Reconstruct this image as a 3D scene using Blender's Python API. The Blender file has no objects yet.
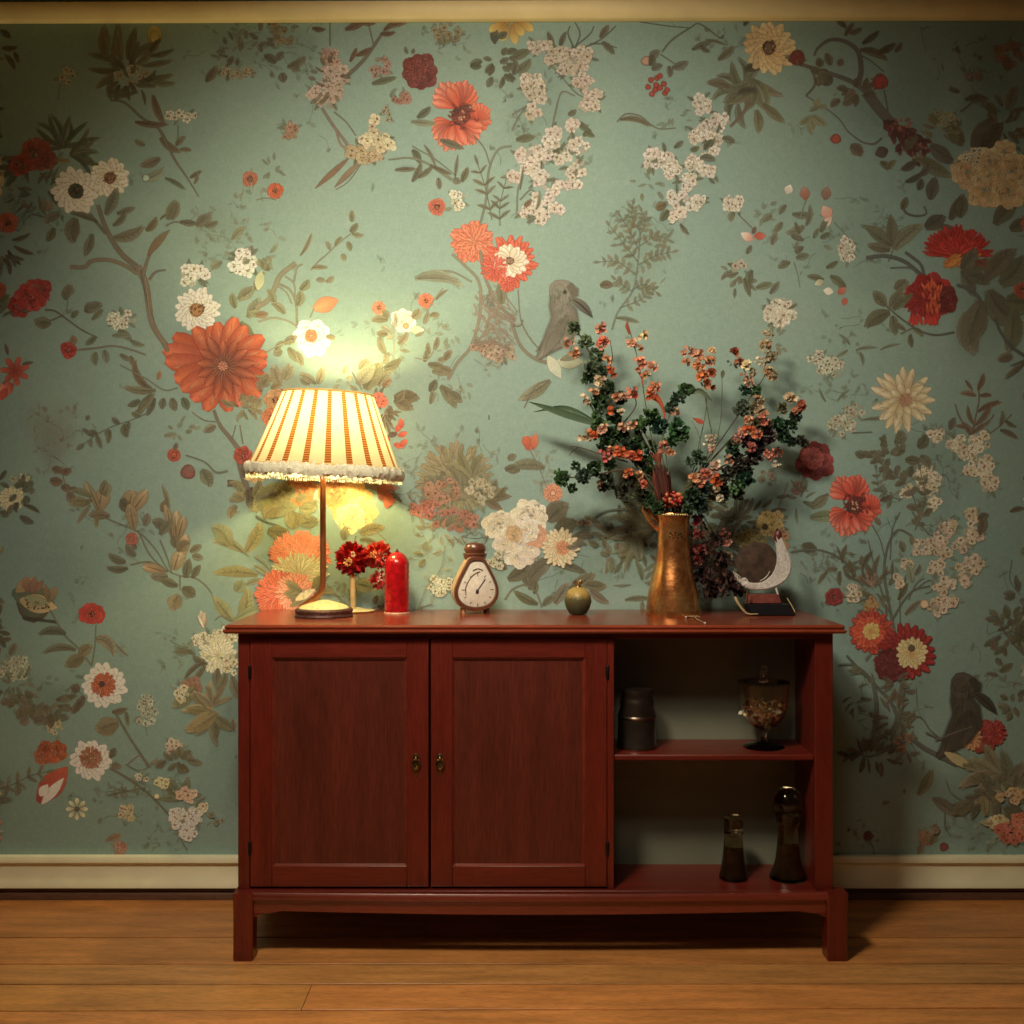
import bpy, math, random
import numpy as np
from mathutils import Vector, Matrix
SC = bpy.context.scene
COL = SC.collection
PI = math.pi
F = 1077.0; CZ = 1.075; CD = 3.0
ZT = 0.804                       # cabinet top surface
K = (0.90, 0.77, 0.56)           # warm room light on a white card

def P(px, py, Y=0.0):
    "real-world point on the vertical plane y=Y seen at photo position px,py"
    s = (CD+Y)/F
    return Vector(((px-512)*s, Y, CZ-(py-512)*s))
def s2l(c):
    c /= 255.0
    return c/12.92 if c <= 0.04045 else ((c+0.055)/1.055)**2.4
def A(c, g=1.0):
    "colour as it reads in the warm room light -> albedo"
    return tuple(min(0.9, s2l(v)*g/k) for v, k in zip(c, K))

# ------------------------------------------------------------ materials
def newmat(name):
    m = bpy.data.materials.new(name); m.use_nodes = True
    nt = m.node_tree; b = nt.nodes['Principled BSDF']
    return m, nt, b
def N(nt, t, **kw):
    n = nt.nodes.new(t)
    for k, v in kw.items():
        if k in n.inputs: n.inputs[k].default_value = v
        else: setattr(n, k, v)
    return n
def ramp(nt, fac, stops):
    r = N(nt, 'ShaderNodeValToRGB'); cr = r.color_ramp
    while len(cr.elements) > 1: cr.elements.remove(cr.elements[-1])
    cr.elements[0].position = stops[0][0]; cr.elements[0].color = (*stops[0][1], 1)
    for p, c in stops[1:]:
        e = cr.elements.new(p); e.color = (*c, 1)
    nt.links.new(fac, r.inputs[0]); return r.outputs[0]
def coords(nt, scale, kind='Object'):
    tc = N(nt, 'ShaderNodeTexCoord'); mp = N(nt, 'ShaderNodeMapping'); mp.inputs['Scale'].default_value = scale
    nt.links.new(tc.outputs[kind], mp.inputs['Vector']); return mp.outputs[0]
def noise(nt, vec, scale, detail=4, rough=0.55):
    n = N(nt, 'ShaderNodeTexNoise'); n.inputs['Scale'].default_value = scale
    n.inputs['Detail'].default_value = detail; n.inputs['Roughness'].default_value = rough
    nt.links.new(vec, n.inputs['Vector']); return n.outputs['Fac']
def mul(nt, a, b, fac=1.0, mode='MULTIPLY'):
    m = N(nt, 'ShaderNodeMix', data_type='RGBA', blend_type=mode); m.inputs[0].default_value = fac
    for s, v in ((6, a), (7, b)):
        if isinstance(v, tuple): m.inputs[s].default_value = (*v, 1)
        else: nt.links.new(v, m.inputs[s])
    return m.outputs[2]
def bump(nt, b, h, strength, dist=0.002):
    n = N(nt, 'ShaderNodeBump'); n.inputs['Strength'].default_value = strength; n.inputs['Distance'].default_value = dist
    nt.links.new(h, n.inputs['Height']); nt.links.new(n.outputs[0], b.inputs['Normal'])
def simple(name, c, rough=0.5, metal=0.0, var=0.25, nscale=40, bmp=0.1, attr=False, spec=0.5, trans=0.0, ior=1.45, coat=0.0):
    m, nt, b = newmat(name)
    v = coords(nt, (1, 1, 1)); f = noise(nt, v, nscale)
    a = A(c)
    lo = tuple(x*(1-var) for x in a); hi = tuple(min(.95, x*(1+var)) for x in a)
    out = ramp(nt, f, [(0.3, lo), (0.7, hi)])
    if attr:
        at = N(nt, 'ShaderNodeAttribute'); at.attribute_name = 'Col'
        out = mul(nt, out, at.outputs['Color'])
    nt.links.new(out, b.inputs['Base Color'])
    b.inputs['Roughness'].default_value = rough; b.inputs['Metallic'].default_value = metal
    b.inputs['Specular IOR Level'].default_value = spec
    b.inputs['Transmission Weight'].default_value = trans; b.inputs['IOR'].default_value = ior
    b.inputs['Coat Weight'].default_value = coat
    if bmp: bump(nt, b, f, bmp)
    return m
def wood(name, c, scale=(1, 1, 1), rough=0.35, var=0.5, coat=0.15, attr=False, blotch=0.35, bmp=0.08, cs=A):
    m, nt, b = newmat(name)
    v = coords(nt, scale)
    g = noise(nt, v, 30, 6, 0.62); a = cs(c)
    col = ramp(nt, g, [(0.28, tuple(x*(1-var) for x in a)), (0.52, a), (0.75, tuple(min(.9, x*(1+var*.6)) for x in a))])
    v2 = coords(nt, tuple(s*0.35+0.2 for s in scale)); g2 = noise(nt, v2, 7, 3)
    bl = ramp(nt, g2, [(0.3, (1-blotch,)*3), (0.7, (1, 1, 1))])
    col = mul(nt, col, bl)
    if attr:
        at = N(nt, 'ShaderNodeAttribute'); at.attribute_name = 'Col'; col = mul(nt, col, at.outputs['Color'])
    nt.links.new(col, b.inputs['Base Color'])
    b.inputs['Roughness'].default_value = rough; b.inputs['Coat Weight'].default_value = coat
    b.inputs['Coat Roughness'].default_value = 0.25
    bump(nt, b, g, bmp)
    return m

# ------------------------------------------------------------ mesh helpers
def cat(pts, n=6):
    "Catmull-Rom smoothing"
    pts = [Vector(p) for p in pts]
    if len(pts) < 3: 
        return [pts[0].lerp(pts[-1], i/n) for i in range(n+1)]
    q = [2*pts[0]-pts[1]]+pts+[2*pts[-1]-pts[-2]]; out = []
    for i in range(1, len(q)-2):
        a, b, c, d = q[i-1:i+3]
        for k in range(n):
            t = k/n
            out.append(0.5*((2*b)+(c-a)*t+(2*a-5*b+4*c-d)*t*t+(3*b-a-3*c+d)*t**3))
    out.append(pts[-1]); return out
class MB:
    def __init__(s): s.v = []; s.f = []; s.c = []; s.m = []; s.uv = None
    def add(s, vs, fs, col=(1, 1, 1), mi=0):
        o = len(s.v); s.v += [tuple(v) for v in vs]
        for f in fs: s.f.append(tuple(i+o for i in f)); s.c.append(col); s.m.append(mi)
    def box(s, x0, x1, y0, y1, z0, z1, bev=0.0, **k):
        b = min(bev, (x1-x0)*.45, (y1-y0)*.45, (z1-z0)*.45)
        if b <= 0:
            vs = [(x, y, z) for x in (x0, x1) for y in (y0, y1) for z in (z0, z1)]
            s.add(vs, [(0, 1, 3, 2), (4, 6, 7, 5), (0, 4, 5, 1), (2, 3, 7, 6), (0, 2, 6, 4), (1, 5, 7, 3)], **k); return
        vs = []; idx = {}
        for ix, x in enumerate((x0, x1)):
            for iy, y in enumerate((y0, y1)):
                for iz, z in enumerate((z0, z1)):
                    dx, dy, dz = b*(1-2*ix), b*(1-2*iy), b*(1-2*iz)
                    for a, p in (('x', (x, y+dy, z+dz)), ('y', (x+dx, y, z+dz)), ('z', (x+dx, y+dy, z))):
                        idx[(ix, iy, iz, a)] = len(vs); vs.append(p)
        f = []
        I = idx
        for i in (0, 1):
            f.append([I[(i, a, b_, 'x')] for a, b_ in ((0, 0), (1, 0), (1, 1), (0, 1))])
            f.append([I[(a, i, b_, 'y')] for a, b_ in ((0, 0), (1, 0), (1, 1), (0, 1))])
            f.append([I[(a, b_, i, 'z')] for a, b_ in ((0, 0), (1, 0), (1, 1), (0, 1))])
        for i in (0, 1):
            for j in (0, 1):
                f.append([I[(i, j, 0, 'x')], I[(i, j, 1, 'x')], I[(i, j, 1, 'y')], I[(i, j, 0, 'y')]])
                f.append([I[(i, 0, j, 'x')], I[(i, 1, j, 'x')], I[(i, 1, j, 'z')], I[(i, 0, j, 'z')]])
                f.append([I[(0, i, j, 'y')], I[(1, i, j, 'y')], I[(1, i, j, 'z')], I[(0, i, j, 'z')]])
                for k_ in (0, 1): f.append([I[(i, j, k_, a)] for a in 'xyz'])
        s.add(vs, f, **k)
    def lathe(s, prof, c=(0, 0, 0), n=32, ex=1.0, ey=1.0, cap=True, wob=None, M=None, **k):
        "prof: (r,z) list"
        vs = []; fs = []
        for j, (r, z) in enumerate(prof):
            for i in range(n):
                a = 2*PI*i/n; rr = r*(wob(a, j) if wob else 1)
                p = Vector((rr*math.cos(a)*ex, rr*math.sin(a)*ey, z))
                if M: p = M @ p
                vs.append(p+Vector(c))
        for j in range(len(prof)-1):
            for i in range(n):
                a = j*n+i; b = j*n+(i+1) % n
                fs.append((a, b, b+n, a+n))
        if cap:
            if prof[0][0] > 1e-5: fs.append(tuple(reversed(range(n))))
            if prof[-1][0] > 1e-5: fs.append(tuple((len(prof)-1)*n+i for i in range(n)))
        s.add(vs, fs, **k)
    def tube(s, pts, r, n=8, smooth=5, **k):
        pts = cat(pts, smooth) if smooth else [Vector(p) for p in pts]
        L = len(pts); vs = []; fs = []
        up = Vector((0.13, 0.31, 0.94))
        for i, p in enumerate(pts):
            t = (pts[min(i+1, L-1)]-pts[max(i-1, 0)])
            t = t.normalized() if t.length > 1e-9 else Vector((0, 0, 1))
            a = t.cross(up); a = a if a.length > .1 else t.cross(Vector((1, 0, 0))); a.normalize(); b = t.cross(a)
            u = i/(L-1)
            rr = r if not isinstance(r, (list, tuple)) else r[min(len(r)-2, int(u*(len(r)-1)))]*(1-((u*(len(r)-1)) % 1 if u < 1 else 1)) + r[min(len(r)-1, int(u*(len(r)-1))+1)]*((u*(len(r)-1)) % 1 if u < 1 else 1)
            for j in range(n):
                w = 2*PI*j/n; vs.append(p+a*math.cos(w)*rr+b*math.sin(w)*rr)
        for i in range(L-1):
            for j in range(n):
                q = i*n+j; w = i*n+(j+1) % n; fs.append((q, w, w+n, q+n))
        fs.append(tuple(reversed(range(n)))); fs.append(tuple((L-1)*n+j for j in range(n)))
        s.add(vs, fs, **k)
    def prism(s, outline, y0, y1, M=None, taper=1.0, cen=None, **k):
        "outline (x,z) extruded along y"
        n = len(outline); cx, cz = cen or (sum(p[0] for p in outline)/n, sum(p[1] for p in outline)/n)
        b = min(.003, abs(y1-y0)*.3)
        rings = [(y0, .94*taper), (y0+(b if y1 > y0 else -b), taper), (y1-(b if y1 > y0 else -b), 1.0), (y1, .94)]
        vs = []
        for y, q in rings:
            for x, z in outline:
                p = Vector((cx+(x-cx)*q, y, cz+(z-cz)*q)); vs.append(M @ p if M else p)
        fs = []
        for r in range(3):
            for i in range(n): a = r*n+i; c = r*n+(i+1) % n; fs.append((a, c, c+n, a+n))
        fs.append(tuple(reversed(range(n)))); fs.append(tuple(3*n+i for i in range(n)))
        s.add(vs, fs, **k)
    def ball(s, c, r, n=12, sq=(1, 1, 1), **k):
        m = n//2
        prof = [(math.sin(PI*j/m)*1.0, -math.cos(PI*j/m)) for j in range(m+1)]
        vs = [(c[0], c[1], c[2]-r*sq[2])]; fs = []
        for j in range(1, m):
            for i in range(n):
                a = 2*PI*i/n
                vs.append((c[0]+r*sq[0]*prof[j][0]*math.cos(a), c[1]+r*sq[1]*prof[j][0]*math.sin(a), c[2]+r*sq[2]*prof[j][1]))
        vs.append((c[0], c[1], c[2]+r*sq[2])); T = len(vs)-1
        for i in range(n):
            fs.append((0, 1+(i+1) % n, 1+i)); fs.append((T, T-n+i, T-n+(i+1) % n))
        for j in range(m-2):
            for i in range(n):
                a = 1+j*n+i; b = 1+j*n+(i+1) % n; fs.append((a, b, b+n, a+n))
        s.add(vs, fs, **k)
    def petal(s, base, d, up, L, W, curl=0.25, col=(1, 1, 1), n=4, tip=.6):
        "a small curved leaf or petal growing from base along d, facing up"
        d = Vector(d).normalized(); up = Vector(up); up = (up-d*up.dot(d))
        up = up.normalized() if up.length > 1e-4 else d.orthogonal().normalized()
        sd = d.cross(up); vs = []; fs = []
        for i in range(n+1):
            t = i/n; w = W*(math.sin(PI*min(.97, (t*.9+.08))**(1/tip if tip else 1)))
            c = Vector(base)+d*L*t+up*(curl*L*math.sin(t*PI*.5)*t)
            vs += [c-sd*w*.5+up*W*.12, c, c+sd*w*.5+up*W*.12]
        for i in range(n):
            a = i*3; fs += [(a, a+1, a+4, a+3), (a+1, a+2, a+5, a+4)]
        s.add(vs, fs, col=col)
    def build(s, name, mats, parent=None, smooth=True, loc=None, sub=0, autos=True):
        me = bpy.data.meshes.new(name)
        o_ = Vector(loc) if loc is not None else (Vector(parent.matrix_world.translation) if parent else Vector((0, 0, 0)))
        base = ORG.get(parent.name, Vector((0, 0, 0))) if parent else o_
        org = base
        me.from_pydata([tuple(Vector(v)-org) for v in s.v], [], s.f)
        if not isinstance(mats, (list, tuple)): mats = [mats]
        for m in mats: me.materials.append(m)
        me.polygons.foreach_set('material_index', s.m)
        ca = me.color_attributes.new('Col', 'FLOAT_COLOR', 'CORNER')
        d = []
        for f, c in zip(s.f, s.c): d += [c[0], c[1], c[2], 1.0]*len(f)
        ca.data.foreach_set('color', d)
        me.validate(); 
        if smooth:
            me.polygons.foreach_set('use_smooth', [True]*len(me.polygons))
            try: me.set_sharp_from_angle(angle=math.radians(38))
            except Exception: pass
        me.update()
        o = bpy.data.objects.new(name, me); COL.objects.link(o)
        if parent: o.parent = parent; ORG[o.name] = org
        else: o.location = org; ORG[o.name] = org
        if sub:
            mod = o.modifiers.new('sub', 'SUBSURF'); mod.levels = sub; mod.render_levels = sub
        return o
def islands(mb, name, mat, parent, **k):
    "every loose piece becomes an object of its own"
    p = list(range(len(mb.v)))
    def fd(i):
        while p[i] != i: p[i] = p[p[i]]; i = p[i]
        return i
    for f in mb.f:
        for i in f[1:]: p[fd(i)] = fd(f[0])
    out = []
    for r in sorted({fd(f[0]) for f in mb.f}):
        q = MB(); mp = {}
        for f, c, mi in zip(mb.f, mb.c, mb.m):
            if fd(f[0]) == r:
                for i in f:
                    if i not in mp: mp[i] = len(q.v); q.v.append(mb.v[i])
                q.f.append(tuple(mp[i] for i in f)); q.c.append(c); q.m.append(mi)
        out.append(q.build(name, mat, parent, **k))
    return out
ORG = {}
def thing(name, label, cat_, loc, group=None):
    o = bpy.data.objects.new(name, None); COL.objects.link(o); o.empty_display_size = .05
    o.location = loc; o['label'] = label; o['category'] = cat_
    if group: o['group'] = group
    ORG[o.name] = Vector(loc); return o
def tag(o, label=None, cat_=None, group=None, kind=None):
    for k, v in (('label', label), ('category', cat_), ('group', group), ('kind', kind)):
        if v: o[k] = v
    return o
# ============================================================ printed wallpaper
# The paper's floral print is drawn as thin ink layers, all inside the wall's own mesh.
R = random.Random(7)
PAPER = (139, 155, 130)
class Ink:
    def __init__(s): s.x = []; s.y = []; s.l = []; s.c = []; s.f = []; s.grid = {}
    def level(s, pts):
        xs = [p[0] for p in pts]; ys = [p[1] for p in pts]
        cells = {(int(x//5), int(y//5)) for x, y in pts}
        x0, x1, y0, y1 = int(min(xs)//5), int(max(xs)//5), int(min(ys)//5), int(max(ys)//5)
        if (x1-x0+1)*(y1-y0+1) < 30: cells = {(i, j) for i in range(x0, x1+1) for j in range(y0, y1+1)}
        else: cells = {(i+a, j+b) for i, j in cells for a in (-1, 0, 1) for b in (-1, 0, 1)}
        L = 1+max(s.grid.get(c, 0) for c in cells)
        for c in cells: s.grid[c] = L
        return L
    def emit(s, pts, cols, faces):
        L = s.level(pts); o = len(s.x)
        for (x, y), c in zip(pts, cols): s.x.append(x); s.y.append(y); s.l.append(L); s.c.append(c)
        for f in faces: s.f.append(tuple(i+o for i in f))
INK = Ink()
FADE = .06
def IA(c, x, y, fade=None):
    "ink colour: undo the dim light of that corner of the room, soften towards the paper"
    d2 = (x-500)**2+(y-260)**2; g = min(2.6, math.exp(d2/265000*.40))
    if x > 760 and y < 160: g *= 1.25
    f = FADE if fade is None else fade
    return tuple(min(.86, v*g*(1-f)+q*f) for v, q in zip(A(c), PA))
PA = A(PAPER)
_cc = {}
def lin(c):
    if c not in _cc: _cc[c] = A(c)
    return _cc[c]
def jit(c, j=10):
    k = R.uniform(-j, j); return tuple(max(4, min(250, v+k+R.uniform(-j*.3, j*.3))) for v in c)
def mixc(a, b, t): return tuple(x*(1-t)+y*t for x, y in zip(a, b))
def ribbon(pts, ws, cm, ce=None, al=1.0, soft=.9, fade=None):
    "pts centreline, ws half widths, cm/ce colours in the middle / on the edge (single or lists)"
    n = len(pts); P_ = []; C_ = []; Fc = []
    for i in range(n):
        a = pts[max(0, i-1)]; b = pts[min(n-1, i+1)]
        tx, ty = b[0]-a[0], b[1]-a[1]; l = math.hypot(tx, ty) or 1; nx, ny = -ty/l, tx/l
        w = ws[i]; m = cm[i] if isinstance(cm, list) else cm; e = (ce[i] if isinstance(ce, list) else ce) or m
        x, y = pts[i]; m = IA(m, x, y, fade); e = IA(e, x, y, fade); wi = max(w-soft*.5, w*.5); wo = w+soft*.5
        for o, c, q in ((-wo, e, 0), (-wi, e, al), (0, m, al), (wi, e, al), (wo, e, 0)):
            P_.append((x+nx*o, y+ny*o)); C_.append((*c, q))
    for i in range(n-1):
        for j in range(4): a = i*5+j; Fc.append((a, a+1, a+6, a+5))
    INK.emit(P_, C_, Fc)
def spl(pts, n=5): return [(v.x, v.y) for v in cat([(p[0], p[1], 0) for p in pts], n)]
def stroke(pts, w0, w1=None, c=(100, 88, 62), al=.9, n=5):
    p = spl(pts, n); w1 = w0*.4 if w1 is None else w1; L = len(p)
    w = [max(.25, (w0+(w1-w0)*i/(L-1))/2) for i in range(L)]
    ribbon(p, w, c, mixc(c, (60, 50, 38), .15), al, .7, .26)
def petal(x, y, a, L, W, base, tip, bend=0, al=1, blunt=1.0, n=6, edge=None, soft=.9, fade=None):
    a = math.radians(a); pts = []; ws = []; cs = []; es = []
    for i in range(n+1):
        t = i/n; b = a+math.radians(bend)*t; d = L*t
        pts.append((x+math.cos(b)*d, y-math.sin(b)*d))
        if blunt < 1: q_ = math.sin(PI*(.06+.78*t**(1/blunt)))**.75*(1 if i < n else .62)
        else: q_ = max(.03, math.sin(PI*min(.99, t*.95+.05))**.9)
        ws.append(W*.5*q_)
        c = mixc(base, tip, t); cs.append(c); es.append(mixc(c, edge, .72) if edge else c)
    ribbon(pts, ws, cs, es, al, soft, fade)
def leaf(x, y, a, L, W, c=(98, 96, 66), bend=None, al=.92, vein=True):
    c = jit(tuple(v*1.10+5 for v in mixc(c, (140, 122, 82), .34)), 12); bend = R.uniform(-22, 22) if bend is None else bend; al *= R.uniform(.6, .92)
    d = mixc(c, (72, 60, 40), .34); lt = mixc(c, (150, 148, 112), .22)
    petal(x, y, a, L, W, d, c, bend, al, 1, 6, edge=mixc(c, (70, 58, 40), .15), fade=.12, soft=.9)
    if W > 4.5:
        r = math.radians(a+90); o = W*.15
        petal(x+math.cos(r)*o, y-math.sin(r)*o, a+1, L*.93, W*.5, d, mixc(c, d, .6), bend, al*.75, 1, 5, fade=.1, soft=1.4)
        petal(x-math.cos(r)*o, y+math.sin(r)*o, a-1, L*.9, W*.42, c, lt, bend, al*.55, 1, 5, fade=.15, soft=1.4)
    if vein and L > 10:
        petal(x, y, a, L*.9, max(.6, W*.07), mixc(c, (62, 52, 36), .7), mixc(c, (62, 52, 36), .4), bend, .7, 1, 4, fade=.1)
        if W > 11:
            for k in range(2, 6):
                t = k/7; bb = math.radians(a+bend*t); px, py = x+math.cos(bb)*L*t, y-math.sin(bb)*L*t
                for sg in (-1, 1): petal(px, py, a+bend*t+sg*42, W*.4, .6, mixc(c, (64, 54, 38), .5), c, 0, .4, 1, 2, fade=.2)
def berry(x, y, r, c, al=1, rim=None):
    n = 12; P_ = [(x, y)]; cc = IA(jit(c, 5), x, y); rr = IA(rim or mixc(c, (60, 25, 15), .4), x, y); C_ = [(*cc, al)]; Fc = []
    for k, (q, col, a_) in enumerate(((.6, cc, al), (max(.7, 1-.5/r), rr, al), (1+.4/r, rr, 0))):
        for i in range(n):
            t = 2*PI*i/n; j = 1+.06*math.sin(3*t+x); P_.append((x+math.cos(t)*r*q*j, y+math.sin(t)*r*q*j)); C_.append((*col, a_))
    for i in range(n): Fc.append((0, 1+i, 1+(i+1) % n))
    for k in range(2):
        for i in range(n): a = 1+k*n+i; b = 1+k*n+(i+1) % n; Fc.append((a, a+n, b+n, b))
    INK.emit(P_, C_, Fc)
def wash(x, y, rx, ry, c, al=.35):
    al *= .3; n = 16; P_ = [(x, y)]; cc = IA(c, x, y); C_ = [(*cc, al)]; Fc = []; ph = R.random()*6
    for q, a_ in ((.5, al*.8), (.8, al*.35), (1, 0)):
        for i in range(n):
            t = 2*PI*i/n; j = 1+.18*math.sin(3*t+ph)+.1*math.sin(5*t+ph*2)
            P_.append((x+math.cos(t)*rx*q*j, y+math.sin(t)*ry*q*j)); C_.append((*cc, a_))
    for i in range(n): Fc.append((0, 1+i, 1+(i+1) % n))
    for k in range(2):
        for i in range(n): a = 1+k*n+i; b = 1+k*n+(i+1) % n; Fc.append((a, a+n, b+n, b))
    INK.emit(P_, C_, Fc)
CREAM = (222, 208, 176); TAN = (176, 140, 92); OLV = (98, 97, 66); BRN = (112, 84, 58); GRY = (108, 116, 90); FNT = (124, 134, 106); DRK = (66, 60, 44)
def blossom(x, y, r, c=CREAM, cc=(150, 110, 70)):
    a0 = R.uniform(0, 72); c = jit(mixc(c, (236, 226, 200), .10), 13); n = R.choice((4, 5, 5, 6))
    for i in range(n):
        q = R.uniform(.75, 1.15); petal(x, y, a0+360/n*i+R.uniform(-14, 14), r*q, r*1.05, mixc(c, cc, .35), c, R.uniform(-12, 12), .96, .7, 4, edge=mixc(c, (120, 100, 70), .16), soft=.8)
    for i in range(3): berry(x+R.uniform(-.35, .35)*r, y+R.uniform(-.35, .35)*r, max(.55, r*.11), mixc(cc, (90, 66, 44), .4))
def cluster(x, y, rx, ry, n, r=4, c=CREAM, cc=(150, 108, 70), lf=GRY):
    for i in range(n): t = R.random()*6.28; q = math.sqrt(R.random()); berry(x+math.cos(t)*rx*q, y+math.sin(t)*ry*q, r*.55, mixc(mixc(c, cc, .45), PAPER, .2), .8, mixc(c, PAPER, .4))
    if lf:
        for i in range(max(1, n//3)):
            t = R.random()*6.28; leaf(x+math.cos(t)*rx*.6, y-math.sin(t)*ry*.6, math.degrees(t), r*2.2, r*.9, lf, al=.7)
    for i in range(n):
        t = R.random()*6.28; q = math.sqrt(R.random())
        blossom(x+math.cos(t)*rx*q, y+math.sin(t)*ry*q, r*R.uniform(.75, 1.15), c, cc)
def daisy(x, y, r, n, tip, base, cen, rc, lay=2, sq=1.0, edge=None, wid=1.22, jl=.1, a0=None, dots=True):
    a0 = R.uniform(0, 90) if a0 is None else a0
    for l in range(lay):
        for i in range(n):
            a = a0+360/n*(i+.5*l)+R.uniform(-4, 4); rr = r*(1-.22*l)*R.uniform(1-jl, 1+jl*.6)
            k = math.hypot(math.cos(math.radians(a)), math.sin(math.radians(a))*sq)
            t = jit(tip, 10)
            aa = math.degrees(math.atan2(math.sin(math.radians(a))*sq, math.cos(math.radians(a))))
            petal(x, y, aa, rr*k, 2*PI*r/n*.85*wid, base, t, R.uniform(-6, 6), 1, .7, 5, edge=edge or mixc(t, (90, 62, 40), .28))
            if r > 18: petal(x, y, aa, rr*k*.8, 1.0, mixc(base, (70, 40, 25), .4), mixc(t, (90, 62, 40), .2), 0, .6, 1, 3)
    if rc > 0:
        berry(x, y, rc, cen)
        if dots:
            for i in range(int(6+rc*2)):
                t = R.random()*6.28; q = rc*math.sqrt(R.random())*1.15
                berry(x+math.cos(t)*q, y+math.sin(t)*q, max(.6, rc*.14), mixc(cen, R.choice([(220, 180, 110), (60, 30, 20)]), .6))
def peony(x, y, r, tip, base, cen=None, rc=0, sq=1.0, rings=(1, .78, .55, .34), n=9, rag=.12, edge=None):
    for q in rings:
        m = max(5, int(n*(.5+.5*q))); a0 = R.uniform(0, 90)
        for i in range(m):
            a = a0+360/m*i+R.uniform(-7, 7); t = jit(mixc(tip, base, (1-q)*.4), 14)
            ra = math.radians(a); d = r*q*R.uniform(1-rag, 1+rag*.5); b = r*q*.25
            for sgn in (-.33, 0, .33):
                petal(x+math.cos(ra)*b, y-math.sin(ra)*b*sq, a+sgn*360/m*.9, (d-b)*(1-abs(sgn)*.25)*(1 if abs(math.cos(ra)) > .7 else sq), r*q*2.1/m*2.2, mixc(base, t, .2), t, 0, 1, .62, 4, edge=edge or mixc(t, base, .45))
    dk = mixc(base, (40, 20, 16), .45)
    for i in range(int(r*1.1)):
        t = R.random()*6.28; q = r*R.uniform(.1, .8); a = math.degrees(t)+R.uniform(60, 120)
        petal(x+math.cos(t)*q, y-math.sin(t)*q*sq, a, r*R.uniform(.18, .4), r*R.uniform(.05, .10), R.choice((dk, mixc(tip, (250, 236, 206), .35))), tip, R.uniform(-50, 50), .6, .8, 4)
    if rc: 
        for i in range(int(rc*2.2)):
            t = R.random()*6.28; p = rc*math.sqrt(R.random()); berry(x+math.cos(t)*p, y+math.sin(t)*p*sq, R.uniform(.8, 1.7), jit(cen, 25))
def pom(x, y, r, tip, base, n=70, sq=1.0, L=.45, W=2.0, a_lo=0, a_hi=360, dark=None):
    for q in (.62, .42, .22, .05):
        m = int(n*(.25+q)); 
        for i in range(m):
            a = a_lo+(a_hi-a_lo)*i/m+R.uniform(-5, 5); ra = math.radians(a); t = jit(tip, 16)
            petal(x+math.cos(ra)*r*q, y-math.sin(ra)*r*q*sq, a+R.uniform(-12, 12), r*L*R.uniform(.8, 1.15), W*1.35, mixc(base, t, .15), t, R.uniform(-15, 15), 1, .7, 3, edge=mixc(t, dark or base, .4))
def sprig(pts, c=OLV, L=12, W=5, n=6, w=1.0, sc=None, ang=48, both=True, al=.9, tipleaf=True, v=True):
    sc = sc or mixc(c, (80, 62, 42), .5); stroke(pts, w, w*.6, sc, al)
    p = spl(pts, 6); T = len(p)
    for k in range(n):
        i = min(T-2, int((k+1)/(n+.6)*(T-1))); x, y = p[i]; dx, dy = p[i+1][0]-x, y-p[i+1][1]
        a = math.degrees(math.atan2(dy, dx)); s_ = R.uniform(.8, 1.15)*(1-.25*k/n)
        for sg in ((-1, 1) if both else (1 if k % 2 else -1,)):
            leaf(x, y, a+sg*(ang+R.uniform(-10, 10)), L*s_, W*s_, c, sg*R.uniform(0, 18), al, v)
    if tipleaf:
        dx, dy = p[-1][0]-p[-3][0], p[-3][1]-p[-1][1]; leaf(p[-1][0], p[-1][1], math.degrees(math.atan2(dy, dx)), L*.8, W*.8, c, 0, al, v)
def fol(x, y, rx, ry, n, L=10, W=4.5, c=OLV, al=.8, out=True, v=True):
    for i in range(n):
        t = R.random()*6.28; q = R.uniform(.15, .85); a = math.degrees(t)+R.uniform(-35, 35) if out else R.random()*360
        leaf(x+math.cos(t)*rx*q, y-math.sin(t)*ry*q, a, L*R.uniform(.7, 1.2), W*R.uniform(.7, 1.2), c, al=al, vein=v)
def fan(x, y, a0, a1, n, L, W, c=OLV, bend=20, al=.9):
    for i in range(n): leaf(x, y, a0+(a1-a0)*i/max(1, n-1)+R.uniform(-4, 4), L*R.uniform(.8, 1.1), W, c, bend*(1 if i % 2 else -.3), al)
def lv(c, *ls, **k):
    "many leaves: (x,y,angle,length,width)"
    for l in ls: leaf(*l[:5], c, l[5] if len(l) > 5 else None, **k)
def scribble(x, y, rx, ry, n, c=FNT, al=.5):
    "faint printed tendrils and half-seen leaves"
    for i in range(n):
        p = [(x+R.uniform(-rx, rx), y+R.uniform(-ry, ry))]; a = R.random()*6.28
        if i % 2:
            for k in range(3): a += R.uniform(-.7, .7); p.append((p[-1][0]+math.cos(a)*min(7, rx*.25), p[-1][1]+math.sin(a)*min(7, ry*.25)))
            stroke(p, .8, .5, c, al*.7, 3)
        for k in range(2): leaf(p[-1][0]+R.uniform(-3, 3), p[-1][1]+R.uniform(-3, 3), R.random()*360, R.uniform(4, 9), R.uniform(2.2, 4.6), c, al=al*.75, vein=False)

RED = (160, 44, 34); DRED = (110, 34, 30); ORG_ = (202, 96, 56); PINK = (196, 128, 98); BLS = (205, 184, 160)
YEL = (196, 158, 84); BEI = (196, 162, 112)

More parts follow.
